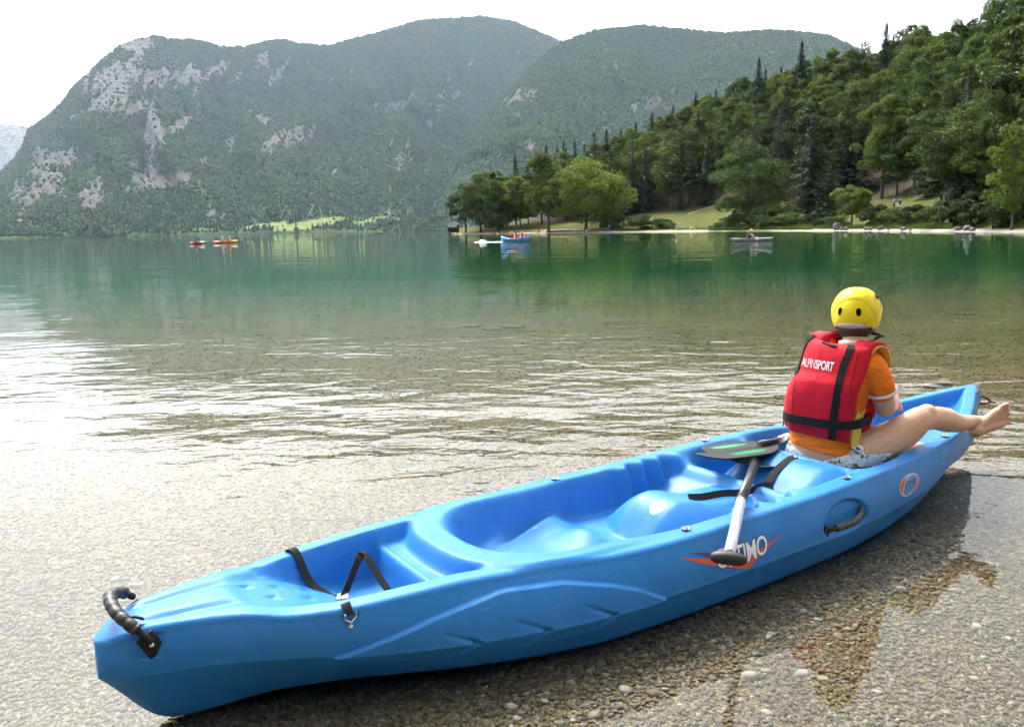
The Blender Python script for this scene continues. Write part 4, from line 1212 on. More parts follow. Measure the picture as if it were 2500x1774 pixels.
def stander(px, m, label, shirt, legs, head):
    x, y, z = beach_at(px, m)
    o = thing('person', label, 'person', (x, y, z - .03), R(-100))
    g = join_geo(*[chain([(0, s * .09, .92), (.01, s * .10, .50), (0, s * .10, .10)], [.095, .065, .045], 8) for s in (-1, 1)], *[chain([(0, s * .10, .06), (.14, s * .11, .04)], [.045, .035], 8) for s in (-1, 1)], chain([(0, 0, .92), (0, 0, 1.15), (.01, 0, 1.38)], [.15, .13, .16], 10), chain([(0, 0, 1.42), (.01, 0, 1.55)], [.06, .06], 8), ball_geo((.02, 0, 1.64), (.10, .085, .12), 12, 8), *[chain([(0, s * .20, 1.40), (.02, s * .26, 1.12), (.12, s * .24, .90)], [.055, .045, .035], 8) for s in (-1, 1)])
    remesh('body', g, .024, F_SKIN, o, 3)
    remesh('shirt', join_geo(chain([(0, 0, .95), (0, 0, 1.15), (.01, 0, 1.39)], [.165, .15, .175], 10), *[chain([(0, s * .19, 1.40), (.02, s * .25, 1.18)], [.072, .062], 8) for s in (-1, 1)]), .028, shirt, o, 2)
    remesh('trousers', join_geo(*[chain([(0, s * .09, .92), (.01, s * .10, .50)], [.112, .085], 8) for s in (-1, 1)]), .028, legs, o, 2)
    mesh_obj('hair', *ball_geo((-.005, 0, 1.68), (.105, .095, .105), 12, 8), head, o)
stander(2186, 22, 'person in a grey top standing beside the light green lawn tree', F_GREY, F_NAVY, F_WHITE)
stander(2200, 21, 'person in a blue shirt and pale trousers standing on the small lawn', F_BLUE, F_WHITE, F_CREAM)

# ---- boulders on the right beach
def rock_mesh(seed, r, flat=.7, sub=3, rough=.35):
    bm = bmesh.new()
    bmesh.ops.create_icosphere(bm, subdivisions=sub, radius=1.0)
    rs = np.random.RandomState(seed)
    off = rs.rand(3) * 50
    P = np.array([v.co[:] for v in bm.verts])
    n1 = fbm(P[:, 0] * 1.1 + off[0], P[:, 1] * 1.1 + P[:, 2] * .7 + off[1], 4, seed)
    n2 = fbm(P[:, 2] * 1.3 + off[2], P[:, 0] * 1.2 - P[:, 1] + off[0], 4, seed + 7)
    pl = rs.randn(14, 3); pl /= np.linalg.norm(pl, axis=1)[:, None]
    k = np.minimum(1.0, (1 - .30 * rs.rand(14)[None, :]) / np.maximum(P @ pl.T, 1e-3)).min(1)
    for v, a, b, c in zip(bm.verts, n1, n2, k):
        q = 1 + rough * (a + b) * .5
        v.co = Vector((v.co.x * r[0] * q * c, v.co.y * r[1] * q * c, v.co.z * r[2] * flat * q * c))
    me = bpy.data.meshes.new('rock'); bm.to_mesh(me); bm.free()
    me.polygons.foreach_set('use_smooth', np.ones(len(me.polygons), bool))
    return me
M_BOULDER = plain('grey_limestone', (.15, .145, .14), .9, var=.55, scale=3.2, bump=.6, bscale=6)
for i, (px, m, w, h, lab) in enumerate([(2050, 1.6, 21, 19, 'largest grey boulder at the left of the shore rocks'), (2062, 1.2, 12, 10, 'grey boulder touching the largest one'), (2073, 1.4, 11, 8, 'small pale boulder right of the largest pair'), (2122, 1.8, 13, 9, 'flat grey boulder left in the middle rock pair'),
        (2133, 1.5, 12, 8, 'low grey boulder right in the middle rock pair'), (2156, 1.8, 15, 11, 'rounded boulder alone below the dark bush'), (2176, 1.0, 8, 5, 'small flat stone by the rounded boulder'), (2213, 1.2, 15, 9, 'wide grey boulder below the lawn'), (2229, 1.0, 9, 5, 'small stone right of the wide grey boulder'),
        (2348, 1.8, 16, 11, 'left boulder of the right-hand beach group'), (2369, 1.9, 22, 13, 'large boulder of the right-hand beach group'), (2381, 1.0, 16, 9, 'low boulder at the water in the right-hand group')]):
    x, y, z = beach_at(px, m)
    r = w / 2 / F_PX * y; hh = h * 1.1 / F_PX * y
    me = rock_mesh(100 + i, (r, r * .9, hh * .62), 1.0); me.materials.append(M_BOULDER)
    o = link('boulder', me); o.location = (x, y, z + hh * .28); o.rotation_euler = (0, 0, i * 1.3)
    tag(o, lab, 'boulder', 'boulders on the right beach')
x, y, z = beach_at(1221, -1.2)
me = rock_mesh(140, (.55, .4, .30), 1.0); me.materials.append(plain('pale_rock', (.5, .47, .43), .8, var=.2, scale=3)); o = link('boulder', me); o.location = (x, y, .05); tag(o, 'pale rock in the water left of the blue kayak', 'boulder')
# ================================================================== gravel and stones of the near lake bed
def pebble_mat():
    t = NT('pebbles')
    r = t.n('ObjectInfo').outputs['Random']
    v = t.geo('Position')
    c = t.ramp(r, [(0., (.105, .083, .048)), (.30, (.145, .116, .070)), (.60, (.180, .147, .092)), (.90, (.220, .185, .122)), (.985, (.28, .24, .17)), (1., (.40, .36, .29))])
    c = t.mix(t.ramp(t.noise(v, 160., 4, .7), [(.35, .0), (.7, .22)]), c, (.09, .068, .036))
    return t.surf(t.bsdf(Base_Color=c, Roughness=.55, Specular_IOR_Level=.3))
M_PEB = pebble_mat()
rs = np.random.RandomState(12)
n = 95000
yy = 1 / (1 / 1.25 - rs.rand(n) * (1 / 1.25 - 1 / 10.5))
xx = (rs.rand(n) - .5) * 2 * (.70 * yy + .25)
zz = bed_z(xx, yy)
sc = (.0036 + .0062 * rs.rand(n) ** 2.6) * np.interp(yy, [1, 3, 10], [.9, 1.05, 1.5])
PTS = np.stack([xx, yy, zz + sc * .22], 1)
SH = [dict(type='ico', sub=2, amp=.75, ns=1.1, scale=(1.25, .95, .58), smooth=True), dict(type='ico', sub=2, amp=.9, ns=1.3, scale=(1.0, 1.1, .70), smooth=True, seed=2), dict(type='ico', sub=2, amp=.8, ns=1.2, scale=(1.45, .8, .50), smooth=True, seed=5)]
gn_scatter('lake_gravel', PTS, sc, rs.randint(0, 3, n), [M_PEB] * 3, SH, 'small brown and grey pebbles covering the shallow lake bed', 'gravel', None, .5)

# larger pale stones one can pick out
def bed_at(px, py):
    d = _fw + _r * ((px - 1250) / F_PX) - _u * ((py - 887) / F_PX)
    t = (-.02 - CAM_H) / d.z
    for _ in range(4):
        p = Vector((0, 0, CAM_H)) + d * t
        t = (float(bed_z(np.array([p.x]), np.array([p.y]))[0]) - CAM_H) / d.z
    return Vector((0, 0, CAM_H)) + d * t
STONE_M = [plain('pale_stone_%d' % i, c, .6, var=.25, scale=30, bump=.3, bscale=90) for i, c in enumerate([(.34, .30, .23), (.28, .23, .155), (.40, .36, .30), (.22, .18, .12)])]
spots = [(1832, 1655, 42), (1871, 1640, 26), (1957, 1648, 34), (1985, 1655, 20), (2008, 1660, 28), (1770, 1736, 22), (1872, 1742, 26), (1810, 1535, 22), (1882, 1552, 24), (1902, 1604, 22), (1876, 1556, 18), (1695, 1768, 16), (1960, 1494, 20), (1978, 1500, 14), (1997, 1515, 20), (2045, 1553, 22), (2070, 1538, 22), (2088, 1530, 18), (1740, 1568, 18), (1825, 1520, 14),
         (1528, 1688, 34), (1596, 1697, 34), (1625, 1684, 22), (1452, 1750, 34), (1400, 1760, 18), (1478, 1650, 22), (1330, 1712, 22), (1285, 1730, 24), (1262, 1756, 26), (1245, 1752, 20), (1180, 1700, 18), (1020, 1725, 14), (1120, 1690, 16), (935, 1762, 18), (1248, 1728, 30), (1272, 1742, 22), (1395, 1668, 22), (1440, 1640, 20), (1560, 1640, 18), (1130, 1742, 22),
         (282, 1418, 24), (340, 1432, 30), (415, 1330, 20), (300, 1470, 14), (412, 1316, 16), (545, 1296, 20), (640, 1300, 18), (286, 1380, 16), (120, 1340, 16), (60, 1510, 18), (250, 1695, 16), (90, 1660, 16), (180, 1420, 14), (610, 1180, 16), (980, 1230, 14), (800, 1270, 18), (1100, 1192, 16), (470, 1260, 14), (30, 1300, 14), (700, 1215, 14),
         (2200, 1440, 26), (2330, 1445, 26), (2385, 1530, 22), (2290, 1500, 20), (2420, 1380, 20), (2450, 1460, 20), (2140, 1690, 20), (2250, 1640, 18), (2380, 1660, 22), (2310, 1740, 20), (2460, 1560, 18), (2180, 1560, 18), (2470, 1720, 18), (2220, 1745, 16), (2400, 1605, 14)]
for i, (px, py, w) in enumerate(spots):
    p = bed_at(px, py)
    dist = (p - Vector((0, 0, CAM_H))).length
    r = w / 2 / F_PX * dist * 1.05
    rr = random.Random(i)
    me = rock_mesh(300 + i, (r, r * rr.uniform(.6, .9), r * rr.uniform(.4, .6)), 1.0, 2, .4); me.materials.append(STONE_M[i % 4])
    o = link('stone', me); o.location = p + Vector((0, 0, r * .22)); o.rotation_euler = (rr.uniform(-.2, .2), rr.uniform(-.2, .2), rr.uniform(-.5, .5))
    wh = [(px < 700, [(300, 'left of the stern handle'), (1400, 'beyond the stern handle')]), (py < 1330, [(9999, 'in the shallows beyond the kayak')]), (px < 1700, [(1200, 'under the leaf-shaped hull panel'), (1420, 'below the middle of the hull'), (9999, 'below the paddle grip')]), (px < 2120, [(1850, 'just right of the paddle grip'), (9999, 'on the gravel below the side handle')]), (True, [(2300, 'in the bottom right shallows'), (9999, 'at the right edge shallows')])]
    where = next(next(w_ for lim, w_ in lst if px <= lim) for ok, lst in wh if ok)
    size = 'small' if w < 18 else ('large' if w > 28 else 'middling')
    hue = ['pale buff', 'tan', 'whitish', 'brown'][i % 4]
    tag(o, f'{size} {hue} stone {where}', 'stone', 'larger stones of the near lake bed')
# two stones breaking the surface beyond the bow
for (px, py, w, lab) in ((2305, 935, 40, 'tan rock breaking the surface behind the kayak bow'), (2270, 938, 26, 'low tan rock awash left of the bow rock')):
    p = bed_at(px, py + 8)
    dist = p.length; r = w / 2 / F_PX * dist
    me = rock_mesh(500 + px, (r, r * .8, r * .55), 1.0, 3, .3); me.materials.append(plain('tan_rock', (.36, .29, .20), .7, var=.3, scale=12))
    o = link('stone', me); o.location = (p.x, p.y, p.z + r * .35); tag(o, lab, 'stone')
# flat dark slabs showing through the deeper water
for i, (px, py, w, h) in enumerate([(1100, 800, 60, 12), (1150, 796, 70, 10), (1205, 804, 60, 10), (1250, 798, 70, 8), (2130, 850, 80, 14), (1290, 806, 50, 8)]):
    p = bed_at(px, py); r = w / 2 / F_PX * p.length
    me = rock_mesh(600 + i, (r, r * .9, r * .07), 1.0, 3, .35); me.materials.append(plain('slab_stone_%d' % i, (.155, .135, .085), .8, var=.3, scale=6))
    o = link('stone_slab', me); o.location = (p.x, p.y, p.z + .01); o.rotation_euler = (0, 0, i)
    tag(o, 'flat stone slab under the green water beyond the kayak', 'stone', 'slabs under the green water')
# ================================================================== the blue kayak
KTH, KX, KY, KL = 0.5875, -1.0014, 1.7847, 4.03
KM = Matrix.Translation((KX, KY, 0)) @ Matrix.Rotation(KTH, 4, 'Z')     # kayak frame: u bow-wards, v to its port (far) side, z up

def kayak_blue():
    t = NT('kayak_polyethylene')
    v = t.coord()
    n1 = t.noise(v, 3.0, 4, 0.6)
    base = t.ramp(n1, [(0.3, (0.021, 0.172, 0.490)), (0.7, (0.030, 0.210, 0.560))])
    # fine pale scuffs along the boat and a few across
    s1 = t.noise(t.map(v, (2.0, 30.0, 60.0)), 2.2, 6, 0.75)
    s2 = t.noise(t.map(v, (40.0, 6.0, 5.0), (0.3, 0.2, 0.7)), 2.0, 5, 0.7)
    sc = t.math('ADD', t.ramp(s1, [(0.635, 0.0), (0.72, 1.0)]), t.ramp(s2, [(0.69, 0.0), (0.76, 0.7)]), clamp=True)
    col = t.mix(t.math('MULTIPLY', sc, 0.55), base, (0.30, 0.50, 0.80))
    # faint dried sediment on upward faces
    up = t.n('SeparateXYZ', Vector=t.geo('Normal')).outputs[2]
    d = t.math('MULTIPLY', t.ramp(t.noise(v, 7.0, 6, 0.7), [(0.52, 0.0), (0.75, 0.35)]), t.math('MAXIMUM', up, 0.0))
    col = t.mix(d, col, (0.20, 0.38, 0.62))
    drops = t.n('TexVoronoi', {'feature': 'DISTANCE_TO_EDGE'}, Vector=v, Scale=75.0).outputs['Distance']
    dmask = t.ramp(t.noise(v, 9.0, 3), [(0.5, 0.0), (0.62, 1.0)])
    dr = t.math('MULTIPLY', t.ramp(drops, [(0.30, 0.0), (0.48, 1.0)]), dmask)
    fine = t.noise(v, 420.0, 2)
    h = t.math('ADD', t.math('MULTIPLY', fine, 0.06), dr)
    nb = t.bump(h, 0.35, 0.0025)
    nb = t.bump(t.noise(v, 5.0, 3), 0.25, 0.01, nb)
    rough = t.math('SUBTRACT', t.ramp(t.noise(v, 14.0, 4), [(0.3, 0.38), (0.7, 0.52)]), t.math('MULTIPLY', dr, 0.2))
    b = t.bsdf(Base_Color=col, Roughness=rough, Specular_IOR_Level=0.24, Normal=nb)
    return t.surf(b)
M_BLUE = kayak_blue()
M_BLACK = plain('black_rubber', (0.014, 0.013, 0.012), 0.45, var=0.3, bump=0.25, bscale=500)
M_WEB = plain('black_webbing', (0.020, 0.019, 0.018), 0.75, spec=0.25, var=0.35, scale=250, bump=0.5, bscale=900)
M_STEEL = plain('stainless_steel', (0.72, 0.70, 0.68), 0.22, metal=1.0, var=0.08)
M_ALU = plain('brushed_aluminium', (0.70, 0.68, 0.69), 0.42, metal=0.75, var=0.08, scale=25)
M_BLKPLASTIC = plain('black_plastic', (0.022, 0.022, 0.024), 0.32, var=0.25, scale=30, bump=0.1)

_tab = np.array([(-0.02,.030,.235),(0,.040,.250),(.03,.062,.272),(.1,.086,.293),(.25,.131,.295),(.34,.165,.290),(.4,.192,.274),(.55,.240,.273),(.7,.259,.276),(.85,.274,.278),(1.0,.296,.273),(1.15,.321,.267),
    (1.3,.349,.262),(1.45,.370,.260),(1.6,.380,.260),(1.75,.378,.260),(1.9,.376,.261),(2.05,.380,.263),(2.2,.384,.266),(2.35,.382,.270),(2.5,.377,.274),(2.65,.368,.276),(2.8,.354,.277),
    (2.95,.340,.277),(3.1,.325,.279),(3.25,.302,.285),(3.4,.266,.297),(3.55,.216,.315),(3.7,.157,.338),(3.85,.086,.367),(3.95,.040,.378),(4.03,.014,.380)])
def k_wg(u): return smooth_table(u, _tab[:, 0], _tab[:, 1], 0.03)
def k_zg(u): return smooth_table(u, _tab[:, 0], _tab[:, 2], 0.025)
_chu = [-.02,0,.05,.1,.25,.4,.55,.7,.85,1.1,1.3,1.6,1.9,2.2,2.5,2.8,3.1,3.4,3.7,3.9,4.03]
_chw = [.028,.034,.072,.096,.140,.200,.252,.293,.326,.380,.410,.424,.424,.421,.408,.376,.322,.236,.125,.052,.014]
_chz = [.170,.172,.176,.178,.178,.168,.152,.138,.126,.116,.114,.114,.112,.112,.114,.120,.132,.155,.19,.23,.27]
_blu = [-.02,.0,.05,.1,.15,.25,.4,.6,.83,1.1,1.3,1.6,2.0,2.4,2.7,3.0,3.3,3.48,3.7,3.9,4.03]
_blw = [.014,.016,.018,.022,.026,.034,.052,.118,.205,.275,.310,.325,.325,.315,.285,.230,.155,.105,.055,.026,.010]
_blz = [.172,.168,.106,.038,.006,.002,.005,.000,-.012,-.03,-.04,-.045,-.045,-.045,-.04,-.03,-.015,-.005,.005,.03,.10]

def deck_z(u, v):
    """moulded deck of the kayak: height above the kayak datum at (u, v), arrays of one shape"""
    zg = k_zg(u.ravel()).reshape(u.shape); wg = k_wg(u.ravel()).reshape(u.shape)
    av = np.abs(v)
    z = zg + 0.004 * np.cos(np.clip(av / np.maximum(wg, 1e-3), 0, 1) * np.pi / 2)
    def S(x, a, b): return sstep(x, a, b)
    def lerp(z, f, m): return z + (f - z) * m
    # shallow converging flutes on the stern deck
    for k in (-.035, 0.035):
        z = z - 0.010 * np.exp(-((v - k * (1 + 3 * u)) / (0.010 + 0.03 * u)) ** 2) * S(u, .04, .16) * (1 - S(u, .30, .36))
    # rear tank well with its ramp
    a = wg - 0.052
    f = np.interp(u, [.28, .36, .45, .6, .68, .80], [.295, .274, .245, .170, .142, .135])
    m = S(a - av, 0.0, 0.045) * S(u, .30, .36) * (1 - S(u, .790, .838))
    z = lerp(z, f, m)
    for (du, dv) in ((.37, .05), (.43, .135), (.505, .15), (.55, .10), (.455, .065), (.53, .02), (.42, -.02), (.60, .16)):
        rr = np.hypot(u - du, v - dv); z = z - 0.008 * (1 - S(rr, .012, .019))
    # ledge behind the coaming
    m = S(a - av, 0.0, 0.035) * S(u, .800, .836) * (1 - S(u, 1.08, 1.22))
    z = lerp(z, 0.226 - 0.02 * S(u, .84, 1.0) * 0, m)
    # raised oval coaming
    q = (np.abs(np.minimum(u, 1.26) - 1.26) / .385) ** 2.7 + (av / .335) ** 2.7
    q = q ** (1 / 2.7)
    m = (1 - S(q, .93, 1.0)) * (1 - S(u, 1.25, 1.55))
    z = lerp(z, np.maximum(z, 0.282 - 0.010 * S(u, 1.0, 1.35)), m)
    # seat and foot well of the rear place
    A = np.interp(u, [0, 1.3, 1.6, 2.2], [.272, .275, .308, .318])
    rib = np.zeros_like(u)
    for k in (1.955, 2.045, 2.135): rib = np.maximum(rib, np.clip(1 - np.abs(u - k - .012) / .042, 0, 1) ** 0.6)
    A = A - .034 * S(u, 1.86, 1.90) * (1 - S(u, 2.2, 2.25)) + 0.056 * rib * S(u, 1.88, 1.93) * (1 - S(u, 2.17, 2.2))
    q = ((np.abs(np.minimum(u, 1.31) - 1.31) / .325) ** 2.5 + (av / A) ** 2.5) ** (1 / 2.5)
    wall = np.interp(u, [1.0, 1.4, 1.6, 2.2], [.28, .26, .22, .20])
    m = (1 - S(q, 1 - wall, 1.0)) * (1 - S(u, 2.17, 2.26))
    f = np.interp(u, [1.0, 1.1, 1.2, 1.35, 1.5, 1.62, 1.8, 2.05, 2.2], [.17, .145, .130, .132, .136, .118, .112, .130, .20])
    f = f + 0.050 * np.exp(-((u - 1.49) / .075) ** 2 - (v / .11) ** 2)
    f = f + 0.035 * S(av, .12, .24) * S(u, 1.12, 1.25) * (1 - S(u, 1.5, 1.62))
    z = lerp(z, f, m)
    # overlapping seat-pan lip
    g = 0.175 + 0.28 * (u - 1.27)
    e = (v - g)
    z = z - 0.030 * np.exp(-np.where(e > 0, e / .022, -e / .008) ** 2) * S(u, 1.22, 1.34) * (1 - S(u, 1.50, 1.58))
    # second well (middle place)
    A2 = wg - 0.065
    m = S(A2 - av, 0.0, 0.09) * S(u, 2.18, 2.34) * (1 - S(u, 2.52, 2.62))
    z = lerp(z, np.interp(u, [2.2, 2.35, 2.6], [.17, .125, .15]), m)
    # console between the rear places, the middle seat and the front back-rest
    def console(z, us, zs, half, soft, c=0.0, ex=1.6):
        prof = smooth_table(np.linspace(1.5, 3.0, 1500), us, zs, 0.022)
        p = np.interp(u, np.linspace(1.5, 3.0, 1500), prof)
        drop = np.clip((np.abs(v - c) - half) / soft, 0, 1.4) ** ex * 0.16
        return np.maximum(z, p - drop)
    z = console(z, [1.5, 1.58, 1.66, 1.74, 1.80, 1.86, 1.97, 2.10, 2.30, 2.42, 2.5], [0, .02, .12, .215, .250, .246, .208, .205, .195, .12, 0], .075, .20, -.03, 1.35)
    z = console(z, [2.0, 2.18, 2.30, 2.40, 2.48, 2.56, 2.63, 2.72, 2.8], [0, .06, .165, .240, .274, .272, .21, .06, 0], .15, .18, -.06)
    # front seat, foot well and dished bow
    A3 = wg - 0.050
    rib = np.zeros_like(u)
    for k in (2.98, 3.08, 3.18): rib = np.maximum(rib, np.clip(1 - np.abs(u - k) / .042, 0, 1) ** 0.6)
    A3 = A3 + .022 * rib - .022 * S(u, 2.8, 2.95) * (1 - S(u, 3.2, 3.3))
    f = np.interp(u, [2.55, 2.7, 2.9, 3.05, 3.25, 3.45, 3.6, 3.75, 3.88, 3.98], [.26, .135, .115, .095, .105, .15, .205, .268, .325, .372])
    f = f + 0.03 * np.clip(av / np.maximum(A3, .02), 0, 1) ** 2 * S(u, 3.3, 3.6)
    m = S(A3 - av, 0.0, np.interp(u, [2.6, 3.3, 3.8, 4.0], [.06, .07, .05, .02])) * S(u, 2.56, 2.72) * (1 - S(u, 3.94, 4.0))
    z = lerp(z, np.minimum(f, z), m)
    # bead along the inside of the gunwale beside the middle place
    return z

def side_disp(u, z, crest, chine, low):
    """relief of the hull side: the leaf-shaped panel, its V notches, the handle recess"""
    top = np.interp(u, [.49, .60, .75, .95, 1.13, 1.27, 1.36, 1.46], [.152, .178, .212, .240, .228, .196, .166, .112])
    bot = np.interp(u, [.49, .60, .75, .89, 1.03, 1.26, 1.46], [.152, .112, .080, .070, .062, .068, .112])
    inside = ((u > .49) & (u < 1.46)).astype(float)
    d = 0.013 * inside * sstep(top - z, -.001, .0035) * sstep(z - bot, -.001, .006)
    def groove(d, a, b, dep, wd):
        a = np.array(a); b = np.array(b); ab = b - a
        t = np.clip(((u - a[0]) * ab[0] + (z - a[1]) * ab[1]) / (ab @ ab), 0, 1)
        r = np.hypot(u - (a[0] + t * ab[0]), z - (a[1] + t * ab[1]))
        return d - dep * np.exp(-(r / wd) ** 2) * (0.25 + 0.75 * t)
    for (uu, zz) in ((.86, .124), (1.055, .118), (1.262, .116)):
        d = groove(d, (uu - .085, zz + .042), (uu, zz), .011, .0055)
        d = groove(d, (uu - .06, zz - .036), (uu, zz - .002), .010, .0055)
    # hand-hold recess
    q = np.hypot((u - 2.345) / .145, (z - .150) / np.where(z > .150, .082, .046))
    d = d - 0.017 * (1 - sstep(q, .80, 1.0)) * (1 - 0.45 * sstep(.150 - z, 0, .045))
    # crease facets towards the bow
    d = groove(d, (3.08, .225), (3.40, .165), .006, .012)
    # square pads of the fittings
    for (uu, zz, hw) in ((.112, .250, .028), (.545, .243, .019)):
        d = d - 0.004 * ((np.abs(u - uu) < hw) & (np.abs(z - zz) < hw * 1.1)).astype(float)
    return d

def build_hull():
    us = np.concatenate([.002 + .098 * (1 - np.cos(np.linspace(0, np.pi / 2, 26)))[:-1], np.linspace(.10, 3.85, 560)[:-1], np.linspace(3.85, 4.03, 30)])
    n = len(us)
    wg, zg = k_wg(us), k_zg(us)
    wc = smooth_table(us, _chu, _chw, .03); zc = smooth_table(us, _chu, _chz, .03)
    wb = smooth_table(us, _blu, _blw, .025); zb = smooth_table(us, _blu, _blz, .02)
    rnd_ = np.sqrt(np.clip(1 - (1 - np.clip(us / .045, 0, 1)) ** 2, .02, 1)); rndb = np.sqrt(np.clip(1 - (1 - np.clip((4.032 - us) / .03, 0, 1)) ** 2, .05, 1))
    wg, wc, wb = wg * rnd_ * rndb, wc * (.35 + .65 * rnd_) * rndb, wb * rnd_ * rndb
    # deck
    nd = 150
    s = np.linspace(-1, 1, nd)
    r = np.minimum(0.016, wg * 0.4)
    V = (s[None, :] * (wg - r)[:, None]); U = np.repeat(us[:, None], nd, 1)
    D = deck_z(U, V)
    # soften with a small blur so that moulded edges stay rounded
    for _ in range(2):
        D[1:-1] = 0.25 * D[:-2] + 0.5 * D[1:-1] + 0.25 * D[2:]
        D[:, 1:-1] = 0.25 * D[:, :-2] + 0.5 * D[:, 1:-1] + 0.25 * D[:, 2:]
    # side profile (one half), from the crest to the keel
    def bez(a, b, c, k):
        t = np.linspace(0, 1, k)
        return [((1 - x) ** 2 * a[0] + 2 * x * (1 - x) * b[0] + x * x * c[0], (1 - x) ** 2 * a[1] + 2 * x * (1 - x) * b[1] + x * x * c[1]) for x in t]
    zed = D[:, -1]
    cols = []
    dv, dz = (wc - wg), (zc - zg)
    ln = np.hypot(dv, dz) + 1e-6
    A0 = (wg - r, zed); A1 = (wg, zg); A2 = (wg + dv / ln * r * 1.1, zg + dz / ln * r * 1.1)
    cols += bez(A0, A1, A2, 7)[1:]
    sh = 0.965
    B0 = (wg + dv * sh, zg + dz * sh)
    for x in np.linspace(0, 1, 46)[1:]:
        bulge = 0.010 * math.sin(math.pi * x) * np.clip(ln / .15, 0, 1)
        cols.append((A2[0] + (B0[0] - A2[0]) * x + bulge, A2[1] + (B0[1] - A2[1]) * x))
    ev, ez = wb - wc, zb - zc
    C0 = (wc + ev * .03, zc + ez * .03)
    cols += bez(B0, (wc, zc), C0, 6)[1:]
    E0 = (wc + ev * .72, zc + ez * .72)
    bf = np.clip((us - .5) / .5, 0, 1) * np.clip((3.7 - us) / .6, 0, 1)
    for x in np.linspace(0, 1, 26)[1:]:
        bulge = 0.012 * math.sin(math.pi * x * .5) ** 1.2 * bf
        cols.append((C0[0] + (E0[0] - C0[0]) * x + bulge, C0[1] + (E0[1] - C0[1]) * x))
    E0b = cols[-1]
    zk = zb - 0.012 * bf
    cols += bez(E0b, (wb + .012 * bf, zb), (wb * .55, zk), 8)[1:]
    cols.append((wb * 0.0, zk - 0.0))
    side = np.array([[c[0] * np.ones(n), c[1] * np.ones(n)] for c in cols])          # m,2,n
    m = side.shape[0]
    dsp = side_disp(np.repeat(us[None], m, 0), side[:, 1], None, None, None)
    k = np.arange(m)[:, None]
    dsp = dsp * ((k > 5) & (k < m - 9))
    side[:, 0] += dsp
    ring = []
    verts = np.zeros((n, nd + 2 * m - 1, 3))
    verts[:, :nd, 0] = us[:, None]; verts[:, :nd, 1] = V; verts[:, :nd, 2] = D
    verts[:, nd:nd + m, 0] = us[:, None]; verts[:, nd:nd + m, 1] = side[:, 0].T; verts[:, nd:nd + m, 2] = side[:, 1].T
    verts[:, nd + m:, 0] = us[:, None]; verts[:, nd + m:, 1] = -side[:-1, 0].T[:, ::-1]; verts[:, nd + m:, 2] = side[:-1, 1].T[:, ::-1]
    M = nd + 2 * m - 1
    idx = np.arange(n * M).reshape(n, M)
    nx = np.roll(idx, -1, axis=1)
    faces = np.stack([idx[:-1], nx[:-1], nx[1:], idx[1:]], -1).reshape(-1, 4)
    Vt = verts.reshape(-1, 3)
    fl = faces.tolist() + [idx[0].tolist()[::-1], idx[-1].tolist()]
    o = mesh_obj('hull', Vt, fl, M_BLUE, None)
    bm = bmesh.new(); bm.from_mesh(o.data)
    bmesh.ops.recalc_face_normals(bm, faces=bm.faces[:])
    bm.to_mesh(o.data); bm.free()
    return o

kayak = thing('kayak', 'large blue plastic sit-on-top kayak grounded on the gravel in the foreground', 'kayak', (KX, KY, 0), KTH)
hull = build_hull(); hull.parent = kayak
HBVH = BVHTree.FromPolygons([v.co.copy() for v in hull.data.vertices], [tuple(p.vertices) for p in hull.data.polygons])

def on_side(u, z, off=0.0015, side=-1):
    h = HBVH.ray_cast(Vector((u, side * 1.5, z)), Vector((0, -side, 0)))
    if h[0] is None: return Vector((u, side * .38, z))
    nn = h[1]
    if nn.y * side < 0: nn = -nn
    return h[0] + nn * off
def on_deck(u, v, off=0.0):
    h = HBVH.ray_cast(Vector((u, v, 1.5)), Vector((0, 0, -1)))
    if h[0] is None: return Vector((u, v, .27))
    nn = h[1] if h[1].z > 0 else -h[1]
    return h[0] + nn * off

def decal(name, shape_v, shape_f, fn, mat, parent):
    return mesh_obj(name, [fn(x, y) for x, y in shape_v], shape_f, mat, parent, smooth=True)

def grid_poly(poly, step):
    """fill a 2-D polygon with a fine triangulation so that it can follow a curved surface"""
    bm = bmesh.new()
    vs = [bm.verts.new((x, y, 0)) for x, y in poly]
    bm.faces.new(vs)
    bmesh.ops.triangulate(bm, faces=bm.faces[:])
    for _ in range(6):
        le = [e for e in bm.edges if e.calc_length() > step]
        if not le: break
        bmesh.ops.subdivide_edges(bm, edges=le, cuts=1)
        bmesh.ops.triangulate(bm, faces=bm.faces[:])
    bm.verts.index_update()
    V = [(v.co.x, v.co.y) for v in bm.verts]; Fc = [tuple(v.index for v in f.verts) for f in bm.faces]
    bm.free()
    return V, Fc

M_DEC_RED = plain('decal_orange_red', (0.62, 0.075, 0.015), 0.4, var=0.1)
M_DEC_BLUE = plain('decal_navy', (0.020, 0.030, 0.200), 0.4, var=0.15)
M_DEC_WHITE = plain('decal_white', (0.78, 0.80, 0.82), 0.4, var=0.05)
M_DEC_OUT = plain('decal_outline', (0.015, 0.02, 0.06), 0.4, var=0.1)

